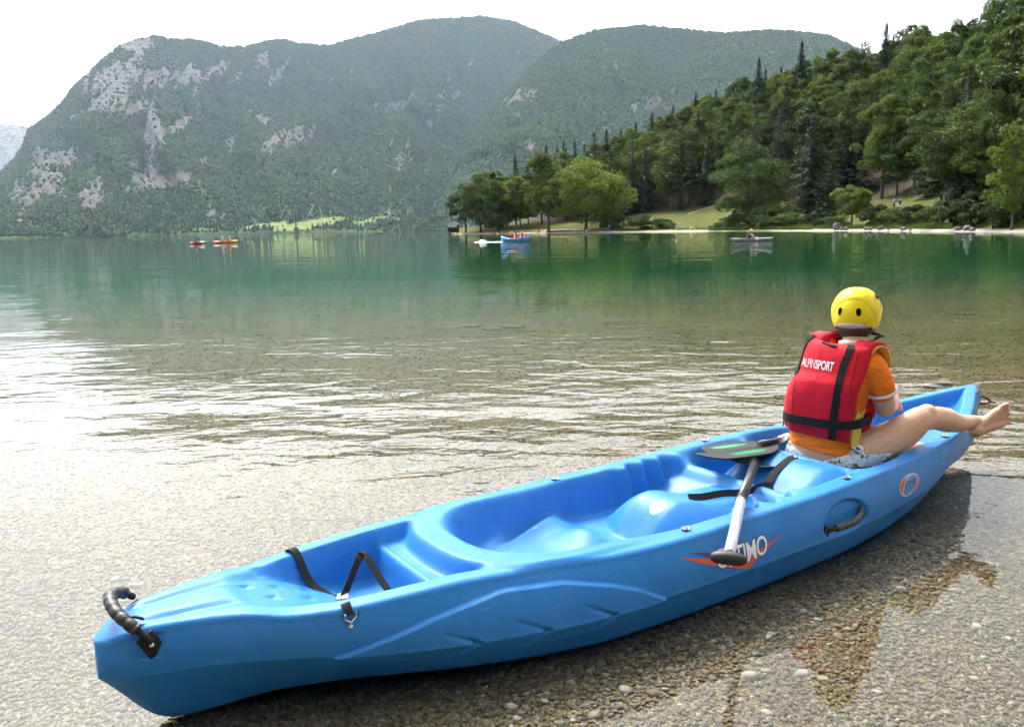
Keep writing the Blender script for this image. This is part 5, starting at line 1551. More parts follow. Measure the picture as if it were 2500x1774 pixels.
# ---- model name on the side
name_decal = link('name_decal', None, kayak); name_decal.empty_display_size = .05
tag(name_decal, 'white brush lettering over an orange and navy arrow')
def sidefn(off):
    return lambda u, z: on_side(u, z, off)
v_, f_ = grid_poly([(1.575, .219), (1.70, .196), (1.86, .165), (1.965, .203), (1.82, .150), (1.70, .170)], .03)
decal('navy_arrow', v_, f_, sidefn(.0008), M_DEC_BLUE, name_decal)
v_, f_ = grid_poly([(1.532, .214), (1.64, .190), (1.70, .186), (1.815, .150), (1.90, .170), (1.998, .194), (1.90, .158), (1.81, .117), (1.70, .150), (1.62, .178)], .03)
decal('orange_arrow', v_, f_, sidefn(.0014), M_DEC_RED, name_decal)
def lettering(txt, x0, x1, y0, y1, slant, bold, arc):
    v, f = text_geo(txt, 1.0, bold, 1.0, 0.92, 5)
    xs = [p[0] for p in v]; ys = [p[1] for p in v]
    ax, bx, ay, by = min(xs), max(xs), min(ys), max(ys)
    out = []
    for x, y in v:
        s = (x - ax) / (bx - ax); q = (y - ay) / (by - ay)
        out.append((x0 + s * (x1 - x0) + slant * (q - .5) * .05, y0 + q * (y1 - y0) + arc * s - .012 * math.sin(math.pi * s) * (1 if q < .5 else .6)))
    return out, f
v_, f_ = lettering('OPTIMO', 1.668, 1.912, .150, .212, .10, .035, -.004)
decal('letter_outline', v_, f_, sidefn(.0020), M_DEC_OUT, name_decal)
v_, f_ = lettering('OPTIMO', 1.671, 1.909, .153, .209, .10, .014, -.004)
decal('lettering', v_, f_, sidefn(.0026), M_DEC_WHITE, name_decal)

# ---- oval maker's badge nearer the bow
badge = link('maker_badge', None, kayak); badge.empty_display_size = .05
tag(badge, 'oval orange and white badge with blue handwritten letters')
def oval(a, b, du=0, dz=0, tilt=0.0, k=40):
    return [(2.800 + du + a * math.cos(t) * math.cos(tilt) - b * math.sin(t) * math.sin(tilt), .190 + dz + a * math.cos(t) * math.sin(tilt) + b * math.sin(t) * math.cos(tilt)) for t in [2 * math.pi * i / k for i in range(k)]]
def ovfn(off):
    return lambda u, z: on_side(u, z, off)
v_, f_ = grid_poly(oval(.086, .040, tilt=.02), .02); decal('badge_rim', v_, f_, ovfn(.0008), M_DEC_WHITE, badge)
v_, f_ = grid_poly(oval(.082, .037, tilt=.02), .02); decal('badge_field', v_, f_, ovfn(.0014), M_DEC_RED, badge)
v_, f_ = grid_poly(oval(.063, .034, tilt=.35), .02); decal('badge_ring', v_, f_, ovfn(.0020), M_DEC_WHITE, badge)
v_, f_ = grid_poly(oval(.059, .031, tilt=.35), .02); decal('badge_centre', v_, f_, ovfn(.0026), plain('badge_blue', (.05, .24, .62), .4), badge)
v, f = text_geo('RTM', 1.0, .01, 1.0, 1.1, 4)
xs = [p[0] for p in v]; ys = [p[1] for p in v]
out = []
for x, y in v:
    s = (x - min(xs)) / (max(xs) - min(xs)); q = (y - min(ys)) / (max(ys) - min(ys))
    out.append((2.748 + s * .095 + .012 * q, .172 + q * .032 + .008 * s + .004 * math.sin(s * 9)))
decal('badge_letters', out, f, ovfn(.0032), M_DEC_BLUE, badge)

# ---- pale sticker on the rear console, painted glint on the front hump
def deckfn(off): return lambda u, v: on_deck(u, v, off)
v_, f_ = grid_poly([(1.768 + .030 * math.cos(t), -.060 + .030 * math.sin(t)) for t in [2 * math.pi * i / 28 for i in range(28)]], .012)
decal('sticker_and_glint', v_, f_, deckfn(.0012), plain('sticker_and_glint_pale', (.22, .47, .80), .35), kayak)
v_, f_ = grid_poly([(2.545 + .022 * math.cos(t), -.055 + .034 * math.sin(t)) for t in [2 * math.pi * i / 28 for i in range(28)]], .012)
decal('sticker_and_glint', v_, f_, deckfn(.0012), bpy.data.materials['sticker_and_glint_pale'], kayak)  # pale disc standing in for a reflection on the hump

# ---- pad eyes (D-rings)
def pad_eye(u, v, ang):
    p = on_deck(u, v, .003)
    g = box_geo((0, 0, 0), (.016, .011, .004))
    o = mesh_obj('pad_eye', *g, M_BLKPLASTIC, kayak); bevel_mesh(o, .003)
    o.location = p; o.rotation_euler = (0, 0, ang); o.scale = (.78, .78, .78)
    pts = [(-.006, -.013, .003)] + [(.006 + .018 * math.cos(t), .013 * math.sin(t) * 1.05, .004) for t in np.linspace(-1.57, 1.57, 9)] + [(-.006, .013, .003)]
    r = tube('ring', [Vector(q) for q in pts], .0022, M_STEEL, o, 8)
    s = mesh_obj('screw', *ball_geo((-.004, 0, .004), (.005, .005, .0025), 10, 6), M_STEEL, o)
for (u, v, a) in ((1.603, .322, .1), (1.62, -.333, .4), (2.43, .338, .1), (2.44, -.340, .3), (3.235, .262, .0), (3.25, -.262, -.5)):
    pad_eye(u, v, a)

# ---- stern carrying handle: ribbed rubber sleeve over webbing, screwed to both sides
ch = link('stern_carry_handle', None, kayak); ch.empty_display_size = .05
arc = catmull([(.112, -.104, .262), (.088, -.098, .292), (.066, -.078, .314), (.050, -.045, .330), (.045, .0, .339), (.052, .040, .340), (.078, .070, .328), (.105, .084, .304)], 8)
tube('webbing', arc, .0105, M_WEB, ch, 10, .75)
core = arc[9:-6]
rad = [.0128 if i % 5 == 2 else .0160 for i in range(len(core))]
sl = tube('grip_sleeve', core, rad, M_BLACK, ch, 14, .9)
for i in (1, len(core) - 2):
    t = (core[i + 1] - core[i - 1]).normalized()
    ringg = tube_geo([core[i] - t * .0042, core[i] + t * .0042], .0168, 14, True, .9)
    mesh_obj('rib', *ringg, M_BLACK, sl)
for sgn in (-1, 1):
    p = on_side(.112, .252, .004, sgn)
    g = box_geo((0, 0, 0), (.021, .004, .030), Matrix.Rotation(-.5, 3, 'Y'))
    w = mesh_obj('end_tab', *g, M_WEB, ch, smooth=False); bevel_mesh(w, .002, 1); w.location = p
    s = mesh_obj('screw', *ball_geo((0, 0, 0), (.007, .004, .007), 14, 8), M_STEEL, w); s.location = (0, sgn * .004, 0)
# small cord loop and scupper by the handle
tube('cord_loop', catmull([(.075, -.035, .300), (.085, -.055, .312), (.10, -.06, .306), (.105, -.045, .297)], 5), .0035, M_WEB, kayak, 8)

# ---- side handle in its recess
sh = link('side_carry_handle', None, kayak); sh.empty_display_size = .05
pa, pb = on_side(2.226, .140, .004), on_side(2.448, .163, .004)
mid = (pa + pb) / 2
hp = catmull([pa + Vector((0, -.006, .002)), pa + Vector((.018, -.024, .012)), mid + Vector((-.045, -.034, .002)), mid + Vector((.02, -.036, .006)), pb + Vector((-.035, -.026, .008)), pb + Vector((-.004, -.008, .002))], 8)
tube('webbing', hp, .009, M_WEB, sh, 10, .7)
cr = hp[9:-7]
sl = tube('grip_sleeve', cr, [.0105 if i % 4 == 2 else .0125 for i in range(len(cr))], M_BLACK, sh, 14)
for i in (1, len(cr) - 2):
    t = (cr[min(i + 1, len(cr) - 1)] - cr[i - 1]).normalized()
    mesh_obj('rib', *tube_geo([cr[i] - t * .003, cr[i] + t * .003], .0134, 12), M_BLACK, sl)
for p, s_ in ((pa, 1), (pb, -1)):
    w = mesh_obj('end_tab', *box_geo((0, 0, 0), (.013, .006, .021)), M_BLKPLASTIC, sh); bevel_mesh(w, .004, 2); w.location = p + Vector((0, -.004, 0)); w.rotation_euler = (0, .25 * s_, 0)
    s = mesh_obj('screw', *ball_geo((0, -.007, .004), (.005, .003, .005), 12, 8), M_STEEL, w)

# ---- rear strap across the tank well, with buckle and steel hook
def strap(name, pts, width, sidevec, parent=kayak, n=8):
    P = catmull(pts, n)
    for _ in range(4): P = [P[0]] + [(P[i - 1] + 2 * P[i] + P[i + 1]) / 4 for i in range(1, len(P) - 1)] + [P[-1]]
    V, Fc = ribbon_geo(P, sidevec, width, .0022)
    return mesh_obj(name, V, Fc, M_WEB, parent, False)
d = on_deck
s1 = strap('rear_strap', [d(.541, .246, .004), d(.545, .215, .004), d(.555, .185, .006), Vector((.575, .14, .20)), Vector((.61, .10, .165)), Vector((.635, .065, .158)), Vector((.63, .03, .165))], .024, (1, .35, 0))
mesh_obj('stitched_end', *box_geo(d(.541, .238, .006), (.013, .016, .0018)), M_WEB, s1)
bk = mesh_obj('buckle', *box_geo((.640, .050, .166), (.017, .020, .005), Matrix.Rotation(-.5, 3, 'Z')), plain('grey_buckle', (.42, .42, .43), .35), s1); bevel_mesh(bk, .003)
s2 = strap('loose_strap', [Vector((.633, .035, .168)), Vector((.60, -.06, .19)), Vector((.57, -.15, .235)), d(.545, -.214, .006), d(.543, -.230, .006), on_side(.544, .258, .005)], .024, (1, .2, 0))
strap('strap_tail', [Vector((.640, .05, .160)), Vector((.67, .075, .19)), Vector((.715, .110, .235)), Vector((.735, .13, .245)), Vector((.75, .12, .235)), Vector((.765, .085, .19)), Vector((.785, .02, .135)), Vector((.80, -.05, .125)), Vector((.80, -.12, .118))], .026, (.9, .5, .1), s1)
strap('strap_tail', [Vector((.64, .02, .15)), Vector((.67, -.02, .118)), Vector((.70, -.05, .113)), Vector((.715, -.09, .112)), Vector((.68, -.12, .114)), Vector((.63, -.10, .122))], .024, (.3, 1, 0), s2)
hk = link('steel_hook', None, kayak); hk.empty_display_size = .03
p = on_side(.545, .236, .004)
pts = [Vector((x * 1.0, -.004, y)) for x, y in ((0, -.006), (.003, .006), (.013, .014), (.015, .024), (.012, .028))]
tube('hook_wire', [p + q for q in catmull(pts, 5)], .0022, M_STEEL, hk, 8)
tube('hook_wire', [p + Vector((-q.x, q.y, q.z)) for q in catmull(pts, 5)], .0022, M_STEEL, hk, 8)
mesh_obj('screw', *ball_geo(p + Vector((0, -.003, -.008)), (.007, .004, .007), 12, 8), M_STEEL, hk)

# ---- middle strap over the console
strap('seat_strap', [d(1.92, -.055, .006), d(1.99, -.060, .012), d(2.08, -.075, .014), d(2.17, -.105, .014), d(2.25, -.135, .014), d(2.285, -.145, .014)], .026, (-.1, .55, .8))
strap('seat_strap', [d(2.285, -.125, .014), d(2.32, -.085, .014), d(2.38, -.065, .012), d(2.44, -.060, .008), d(2.50, -.055, .005), d(2.53, -.053, .004)], .026, (-.25, 1, .3))
mesh_obj('strap_buckle', *box_geo(d(2.285, -.135, .010), (.016, .012, .006), Matrix.Rotation(.4, 3, 'Z')), M_BLKPLASTIC, kayak)
tube('strap_tail_cord', catmull([d(2.285, -.145, .010), d(2.31, -.165, .006), d(2.335, -.178, .004)], 5), .002, M_BLACK, kayak, 6)
mesh_obj('rivet', *ball_geo(d(2.527, -.052, .004), (.006, .012, .004), 12, 6), M_STEEL, kayak)

# ---- bow fittings
cap_v, cap_f = [], []
for i, u in enumerate(np.linspace(3.905, 4.038, 8)):
    w = float(k_wg(np.array([u]))[0]) * (.98 if u < 4 else .9) + .004
    zt = float(k_zg(np.array([u]))[0])
    for k, a in enumerate(np.linspace(-1, 1, 9)):
        dz = .006 - .030 * (1 - a * a) * sstep(4.0 - u, 0, .09)
        cap_v.append((u, a * w, zt + dz - (.012 if abs(a) == 1 else 0)))
for i in range(7):
    for k in range(8):
        cap_f.append((i * 9 + k, i * 9 + k + 1, i * 9 + k + 10, i * 9 + k + 9))
mesh_obj('bow_cap', cap_v, cap_f, M_BLKPLASTIC, kayak)
M_CORD = plain('purple_cord', (.10, .012, .055), .6, var=.3, scale=200)
tube('bow_cord_loop', catmull([(4.03, -.005, .322), (4.045, -.03, .318), (4.058, -.048, .306), (4.05, -.05, .292), (4.035, -.035, .286), (4.025, -.012, .292)], 6), .005, M_CORD, kayak, 8)
tube('bow_cord_tail', catmull([(4.05, -.05, .293), (4.06, -.062, .297), (4.072, -.072, .292)], 5), .004, M_CORD, kayak, 8)
pl = on_deck(3.40, -.04, .0)
mesh_obj('drain_plug', *ball_geo(pl + Vector((0, 0, .012)), (.050, .030, .026), 16, 10, Matrix.Rotation(-.6, 3, 'Z')), M_BLKPLASTIC, kayak)
# ================================================================== paddles
M_BLADE = plain('black_blade_plastic', (.022, .022, .023), .55, spec=.25, var=.45, scale=18, bump=.15, bscale=120)
M_BLADE_G = plain('smoky_blade_plastic', (.045, .062, .080), .4, spec=.3, var=.4, scale=14, bump=.1, bscale=120)
M_GREEN = plain('green_sticker', (.012, .24, .085), .6, spec=.2, var=.25)

def paddle_blade(neck, axis, wdir, length, hw0, hw1, mat, parent, tipcut=.5, spoon=.018, name='blade'):
    """asymmetric kayak blade: neck point, axis to the tip, width direction"""
    ax = Vector(axis).normalized(); wd = Vector(wdir); wd = (wd - ax * wd.dot(ax)).normalized(); nn = ax.cross(wd)
    if nn.z < 0: nn = -nn
    ns, nw = 34, 18
    top, bot = [], []
    for i in range(ns + 1):
        s = i / ns
        grow = math.sin(min(1, s / .38) * math.pi / 2) ** .8
        a = hw0 * grow; b = hw1 * grow
        e0 = 1.0; e1 = 1.0 - .13 * tipcut
        def endf(e): return 1.0 if s < e - .16 else math.sqrt(max(0.0, 1 - ((s - (e - .16)) / .16) ** 2)) if s < e else 0.0
        a *= max(endf(e0), .03); b *= max(endf(e1), .03)
        for k in range(nw + 1):
            w = -b + (a + b) * k / nw
            h = spoon * (1 - (2 * s - 1) ** 2) * -1 + .011 * math.exp(-(w / .012) ** 2) * (1 - s) ** .7 + .35 * w * w
            p = Vector(neck) + ax * (length * s) + wd * w + nn * h
            top.append(p + nn * .0025); bot.append(p - nn * .0025)
    V = top + bot; o = len(top); W = nw + 1
    Fc = []
    for i in range(ns):
        for k in range(nw):
            q = (i * W + k, i * W + k + 1, (i + 1) * W + k + 1, (i + 1) * W + k)
            Fc.append(q); Fc.append(tuple(x + o for x in q[::-1]))
    rim = [k for k in range(W)] + [i * W + nw for i in range(1, ns + 1)] + [ns * W + k for k in range(nw - 1, -1, -1)] + [i * W for i in range(ns - 1, 0, -1)]
    for a_, b_ in zip(rim, rim[1:] + rim[:1]):
        Fc.append((b_, a_, a_ + o, b_ + o))
    ob = mesh_obj(name, V, Fc, mat, parent)
    def surf(s, w, off=.004):
        h = -spoon * (1 - (2 * s - 1) ** 2) + .011 * math.exp(-(w / .012) ** 2) * (1 - s) ** .7 + .35 * w * w
        return Vector(neck) + ax * (length * s) + wd * w + nn * (h + off)
    return ob, surf

def kay_thing(name, label, cat):
    return thing(name, label, cat, (KX, KY, 0), KTH)

pad1 = kay_thing('paddle', 'paddle with a silver shaft and black T-grip overhanging the kayak side', 'paddle')
N1 = Vector((2.385, .030, .258)); A1 = Vector((1.872, -.335, .306)); G1 = Vector((1.480, -.628, .306))
tube('shaft', [A1, G1 + (A1 - G1) * .04], .0158, M_ALU, pad1, 20)
tube('shaft_collar', [A1 + (G1 - A1) * .003, A1 + (N1 - A1) * .03], .0182, M_BLKPLASTIC, pad1, 20)
tube('shaft_sleeve', [A1, N1 + (N1 - A1) * .12], .0172, M_BLKPLASTIC, pad1, 20)
dirn = (G1 - A1).normalized()
gx = Vector((0.832, -0.554, 0)); gx = (gx - dirn * gx.dot(dirn)).normalized()
grp = []
for i in range(15):
    s = -1 + 2 * i / 14
    grp.append((G1 + gx * (.050 * s) + Vector((0, 0, -.003 * s * s)), .0195 * math.sqrt(max(.05, 1 - .93 * s ** 4)) * (1 - .10 * s * s)))
g1 = tube_geo([p for p, r in grp], [r for p, r in grp], 16)
g2 = tube_geo([G1 + (A1 - G1) * .055, G1 + (A1 - G1) * .03, G1], [.0175, .0185, .021], 16)
remesh('t_grip', join_geo(g1, g2), .004, M_BLACK, pad1, 4)
paddle_blade(N1 - (N1 - A1) * .12, (N1 - A1) + Vector((.02, .10, .055)), (.60, -.78, -.10), .34, .112, .108, M_BLADE_G, pad1, .6)

pad2 = kay_thing('paddle', 'black paddle blade with two green stickers lying behind the seated person', 'paddle')
T2 = Vector((2.165, .140, .306)); N2 = Vector((2.625, .120, .280)); E2 = Vector((2.80, .215, .262))
bl2, sf2 = paddle_blade(N2, T2 - N2, (.30, -.95, -.03), .465, .112, .098, M_BLADE, pad2, 1.3, .008)
tube('shaft_sleeve', [N2 + (T2 - N2) * .22 + Vector((0, 0, .004)), N2 + Vector((0, 0, .004)), N2 + (E2 - N2) * .25 + Vector((0, 0, .004))], .0165, M_BLKPLASTIC, pad2, 18)
tube('shaft', [N2 + (E2 - N2) * .25 + Vector((0, 0, .004)), E2 + (E2 - N2) * 1.6 + Vector((0, 0, -.03))], .0150, M_ALU, pad2, 18)
def sticker(cs, cw, rs, rw, mat, nm):
    v_, f_ = grid_poly([(cs + rs * math.cos(t), cw + rw * math.sin(t)) for t in [2 * math.pi * i / 30 for i in range(30)]], .05)
    return mesh_obj(nm, [sf2(s, w, .0035) for s, w in v_], f_, mat, pad2)
sticker(.50, -.050, .22, .020, M_GREEN, 'green_sticker')
sticker(.48, .054, .22, .020, M_GREEN, 'green_sticker')
# scuffed white script on the far sticker: too worn to read, kept as brush strokes
for i in range(8):
    s = .66 - i * .035
    v_, f_ = grid_poly([(s, -.060), (s - .010, -.056), (s - .022, -.042), (s - .012, -.046)], .02)
    mesh_obj('worn_script', [sf2(a, b, .0048) for a, b in v_], f_, M_DEC_WHITE, pad2)

# ================================================================== the seated person
def skin_mat():
    t = NT('skin')
    v = t.coord()
    c = t.ramp(t.noise(v, 9.0, 5, .65), [(.3, (.58, .340, .225)), (.7, (.67, .415, .290))])
    c = t.mix(t.ramp(t.noise(v, 45.0, 3), [(.55, 0.), (.75, .20)]), c, (.60, .27, .19))
    b = t.bsdf(Base_Color=c, Roughness=.48, Specular_IOR_Level=.4, Subsurface_Weight=.12, Subsurface_Radius=(.012, .005, .003), Subsurface_Scale=.5,
               Normal=t.bump(t.noise(v, 260.0, 3), .12, .002))
    return t.surf(b)
M_SKIN = skin_mat()
def cloth(name, col, wscale=900, fold=None, sheen=.2, rough=.85):
    t = NT(name)
    v = t.coord()
    c = t.ramp(t.noise(v, 25.0, 4, .6), [(.3, tuple(x * .88 for x in col)), (.7, tuple(min(1, x * 1.06) for x in col))])
    nb = t.bump(t.noise(v, wscale, 2), .35, .0015)
    if fold:
        w = t.noise(t.map(v, fold[0]), fold[1], 3, .5, .6)
        nb = t.bump(w, fold[2], fold[3], nb)
    return t.surf(t.bsdf(Base_Color=c, Roughness=rough, Specular_IOR_Level=.2, Sheen_Weight=sheen, Normal=nb))
M_ORANGE = cloth('orange_jersey', (.88, .205, .012), 900, ((7, 7, 30), 1.0, .9, .022), .08)
M_WHITE_TRIM = cloth('white_trim', (.78, .77, .78), 900)
M_RED = cloth('red_nylon', (.60, .008, .024), 700, ((9, 9, 7), 1.2, .6, .012), .04, .65)
M_BLACKSTRAP = cloth('black_vest_webbing', (.012, .012, .012), 1200, None, .05)
M_YELLOW_CLOTH = cloth('yellow_lining', (.76, .58, .06), 800, ((30, 30, 5), 1.2, .6, .01))
M_TAN_LINING = cloth('ochre_lining', (.62, .30, .030), 500, ((30, 30, 30), 1.2, .5, .008))
def swim_mat():
    t = NT('leaf_print_fabric')
    v = t.coord()
    w1 = t.noise(t.map(v, (1, 1, 1.6), (.4, .2, .6)), 17.0, 2, .5, 1.2)
    w2 = t.noise(t.map(v, (1.3, 1, 1), (.1, .7, .2), (3, 1, 2)), 15.0, 2, .5, 1.6)
    leafs = t.ramp(w1, [(.57, 0.), (.585, 1.)])
    veins = t.ramp(t.math('ABSOLUTE', t.math('SUBTRACT', w2, .5)), [(.008, 1.), (.016, 0.)])
    edge = t.ramp(t.math('ABSOLUTE', t.math('SUBTRACT', w1, .578)), [(.008, 1.), (.016, 0.)])
    pale = t.ramp(t.noise(v, 22.0, 2), [(.45, (.74, .77, .80)), (.6, (.56, .67, .76))])
    c = t.mix(leafs, pale, t.ramp(t.noise(v, 60.0, 3), [(.4, (.15, .16, .07)), (.6, (.30, .30, .14))]))
    c = t.mix(t.math('MAXIMUM', t.math('MULTIPLY', veins, .85), edge), c, (.05, .06, .05))
    return t.surf(t.bsdf(Base_Color=c, Roughness=.8, Specular_IOR_Level=.2, Normal=t.bump(t.noise(v, 700, 2), .3, .002)))
M_SWIM = swim_mat()
M_HAIR = plain('dark_brown_hair', (.030, .016, .010), .5, var=.5, scale=120, bump=.5, bscale=300)
def helmet_mat():
    t = NT('yellow_helmet_shell')
    v = t.coord()
    c = t.ramp(t.noise(v, 12, 4, .6), [(.3, (.80, .62, .004)), (.7, (.88, .70, .010))])
    sc = t.ramp(t.noise(t.map(v, (30, 4, 30)), 3, 5, .7), [(.66, 0.), (.74, .35)])
    c = t.mix(sc, c, (.86, .76, .28))
    return t.surf(t.bsdf(Base_Color=c, Roughness=t.ramp(t.noise(v, 30, 3), [(.3, .36), (.7, .52)]), Specular_IOR_Level=.4, Normal=t.bump(t.noise(v, 260, 3), .15, .001)))
M_HELMET = helmet_mat()

person = kay_thing('person', 'seated person seen from behind in red life vest, orange shirt and yellow helmet', 'person')
PSI = R(10)
pf = Vector((math.cos(PSI), math.sin(PSI), 0)); plft = Vector((-math.sin(PSI), math.cos(PSI), 0))
_sz = [.120, .155, .200, .245, .285, .325, .370, .420, .470, .520, .570, .610, .640, .665, .690, .720]
_su = [2.815, 2.808, 2.800, 2.795, 2.792, 2.788, 2.786, 2.788, 2.793, 2.800, 2.810, 2.819, 2.826, 2.834, 2.842, 2.850]
_sv = [.000, .000, .000, .000, .000, .000, -.002, -.006, -.016, -.028, -.042, -.054, -.062, -.068, -.074, -.079]
_sa = [.120, .160, .168, .156, .138, .126, .124, .128, .133, .136, .136, .130, .118, .096, .068, .052]
_sb = [.085, .118, .122, .116, .103, .094, .092, .096, .100, .103, .102, .097, .088, .074, .060, .054]
def tor(z):
    return (np.interp(z, _sz, _su), np.interp(z, _sz, _sv), np.interp(z, _sz, _sa), np.interp(z, _sz, _sb))
def T(phi, z, off=0.0, ex=2.3, offb=None):
    """point on the trunk: phi 0 = left, 90 = front, 180 = right, 270 = back (degrees)"""
    cu, cv, a, b = tor(z)
    a += off; b += off if offb is None else offb
    c, s = math.cos(R(phi)), math.sin(R(phi))
    k = 2 / ex
    x = a * math.copysign(abs(c) ** k, c); y = b * math.copysign(abs(s) ** k, s)
    return Vector((cu, cv, z)) + plft * x + pf * y

def loft_trunk(z0, z1, off, nz=40, nphi=48, ex=2.3, tilt=None):
    V, Fc = [], []
    for i in range(nz + 1):
        z = z0 + (z1 - z0) * i / nz
        for k in range(nphi):
            phi = 360 * k / nphi
            zz = z + (tilt(phi) * (1 - i / nz) if tilt else 0)
            V.append(T(phi, zz, off, ex))
    for i in range(nz):
        for k in range(nphi):
            k2 = (k + 1) % nphi
            Fc.append((i * nphi + k, i * nphi + k2, (i + 1) * nphi + k2, (i + 1) * nphi + k))
    Fc += [tuple(range(nphi - 1, -1, -1)), tuple(nz * nphi + k for k in range(nphi))]
    return V, Fc

ER = Vector((.832, -.554, 0)); EU = Vector((0, 0, 1)); EA = Vector((.554, .832, 0))    # right / up / away as seen from the shore
def hand_geo(wrist, d, palm_n, thumb_side, curl=.7, L=.165):
    """hand with palm, four unequal curled fingers and a thumb from the palm's side"""
    wrist = Vector(wrist); d = Vector(d).normalized(); n = Vector(palm_n); n = (n - d * n.dot(d)).normalized(); s = d.cross(n) * thumb_side
    gs = []
    kn = wrist + d * (L * .50)
    for q, w in ((-.030, .0125), (-.010, .0135), (.010, .0135), (.028, .0120)):
        gs.append(caps(wrist + s * q * .45, kn + s * q, .0145, w, 10))
    for q, ln, r in ((.030, .060, .0080), (.010, .070, .0085), (-.010, .065, .0083), (-.029, .048, .0074)):
        p = kn + s * q; dd = d.copy()
        for j, fr in enumerate((.45, .32, .23)):
            ang = curl * (.55 + .35 * j)
            dd = (dd * math.cos(ang) + n * math.sin(ang)).normalized()
            p2 = p + dd * (ln * fr)
            gs.append(caps(p, p2, r * (1 - .06 * j), r * (.94 - .08 * j), 8)); p = p2
    tb = wrist + d * (L * .14) + s * .024
    p1 = tb + (d * .55 + s * .75 + n * .25).normalized() * .034
    p2 = p1 + (d * .85 + s * .25 + n * .45).normalized() * .028
    gs += [caps(tb, p1, .0125, .0098, 8), caps(p1, p2, .0098, .0078, 8)]
    return join_geo(*gs)

def foot_geo(ankle, heel, F, W, L=.215, sgn=1):
    """bare foot: F heel-to-toe, W little-to-big toe, dorsal normal F x W turned towards sgn"""
    F = Vector(F).normalized(); W = Vector(W); W = (W - F * W.dot(F)).normalized(); D = F.cross(W) * sgn
    heel = Vector(heel); ankle = Vector(ankle)
    gs = [ball_geo(heel + F * .012, (.030, .030, .030), 14, 10)]
    ball_m = heel + F * (L * .70) + W * .026 ; ball_l = heel + F * (L * .62) - W * .032
    gs.append(caps(heel + D * .006, ball_m - D * .004, .029, .0175, 14))
    gs.append(caps(heel + D * .002, ball_l - D * .006, .027, .0145, 14))
    gs.append(caps(heel + F * .04 + D * .018, (ball_m + ball_l) / 2 + F * .008, .031, .0155, 14))
    gs.append(caps(ankle, heel + F * .062 + D * .020 + W * .004, .031, .025, 14))
    gs.append(ball_geo(ankle * .7 + heel * .3 + W * .022 , .017, 12, 8)); gs.append(ball_geo(ankle * .6 + heel * .4 - W * .022, .016, 12, 8))
    for q, st, ln, r in ((.028, .72, .044, .0112), (.0080, .74, .037, .0076), (-.0080, .71, .034, .0072), (-.0230, .675, .030, .0068), (-.037, .63, .026, .0066)):
        a = heel + F * (L * st) + W * q - D * .004
        m = a + F * (ln * .55) + D * .006 + W * q * .12
        e = a + F * ln - D * .003 + W * q * .10
        gs.append(caps(a, m, r, r * .95, 10)); gs.append(caps(m, e, r * .95, r * 1.0, 10))
    return join_geo(*gs)

HEADC = Vector((2.886, -.052, .812)); HYAW = R(24)
def build_body():
    gs = [loft_trunk(.115, .705, 0.0)]
    # neck and head
    gs.append(chain([(2.845, -.075, .66), (2.862, -.068, .73), (2.880, -.056, .79)], [.055, .049, .050]))
    Rh = Matrix.Rotation(HYAW, 3, 'Z')
    gs.append(ball_geo(HEADC + Vector((0, 0, .012)), (.089, .075, .100), 24, 16, Rh))
    gs.append(ball_geo(HEADC + Rh @ Vector((.040, 0, -.055)), (.050, .052, .052), 18, 12, Rh))     # jaw
    gs.append(ball_geo(HEADC + Rh @ Vector((.094, 0, -.030)), (.016, .011, .018), 12, 8, Rh))      # nose
    gs.append(ball_geo(HEADC + Rh @ Vector((.082, 0, -.066)), (.012, .022, .010), 12, 8, Rh))      # mouth
    for s in (-1, 1):
        gs.append(ball_geo(HEADC + Rh @ Vector((-.005, s * .076, -.030)), (.017, .008, .027), 12, 8, Rh))   # ear
    # buttocks
    gs.append(ball_geo((2.775, .078, .185), (.095, .092, .088), 18, 12)); gs.append(ball_geo((2.775, -.075, .185), (.095, .092, .088), 18, 12))
    # right leg over the gunwale
    gs.append(chain([(2.79, -.085, .200), (2.88, -.160, .270), (2.97, -.222, .335), (3.030, -.262, .388), (3.060, -.276, .402)], [.098, .086, .071, .056, .049]))
    gs.append(chain([(3.045, -.270, .398), (3.12, -.282, .392), (3.20, -.288, .372), (3.30, -.290, .345), (3.392, -.292, .336)], [.052, .049, .052, .039, .029]))
    gs.append(ball_geo((3.066, -.279, .416), .042, 14, 10))
    heel = Vector((3.405, -.312, .297))
    F = (ER * .80 + EU * .58 + EA * -.10); W = (ER * -.50 + EU * .80 + EA * .10)
    gs.append(foot_geo((3.392, -.292, .336), heel, F, W, .166, -1))
    # left leg folded inside the boat
    gs.append(chain([(2.80, .085, .200), (2.92, .130, .255), (3.03, .160, .300), (3.10, .165, .320)], [.096, .085, .070, .054]))
    gs.append(chain([(3.09, .163, .315), (3.16, .130, .280), (3.24, .080, .220), (3.30, .030, .175)], [.056, .053, .043, .031]))
    gs.append(foot_geo((3.30, .030, .180), (3.31, .030, .140), (.75, -.62, .18), (-.5, -.6, .4), .20, 1))
    # arms
    gs.append(chain([(2.815, -.165, .628), (2.850, -.188, .560), (2.885, -.192, .495), (2.915, -.186, .448)], [.048, .047, .044, .041]))
    gs.append(chain([(2.912, -.186, .448), (2.985, -.160, .452), (3.05, -.130, .462), (3.075, -.118, .464)], [.041, .039, .030, .025]))
    gs.append(hand_geo((3.070, -.120, .464), (.60, .55, .10), (.2, -.5, -.8), 1, .75))
    gs.append(chain([(2.815, .080, .615), (2.88, .135, .550), (2.94, .150, .480), (2.97, .140, .430)], [.050, .048, .045, .042]))
    gs.append(chain([(2.97, .140, .430), (3.04, .080, .425), (3.095, .020, .430), (3.11, .000, .432)], [.042, .040, .030, .026]))
    gs.append(hand_geo((3.107, .005, .432), (.30, -.80, .05), (.1, .3, -.9), -1, .75))
    return remesh('body', join_geo(*gs), .0036, M_SKIN, person, 6, .5)
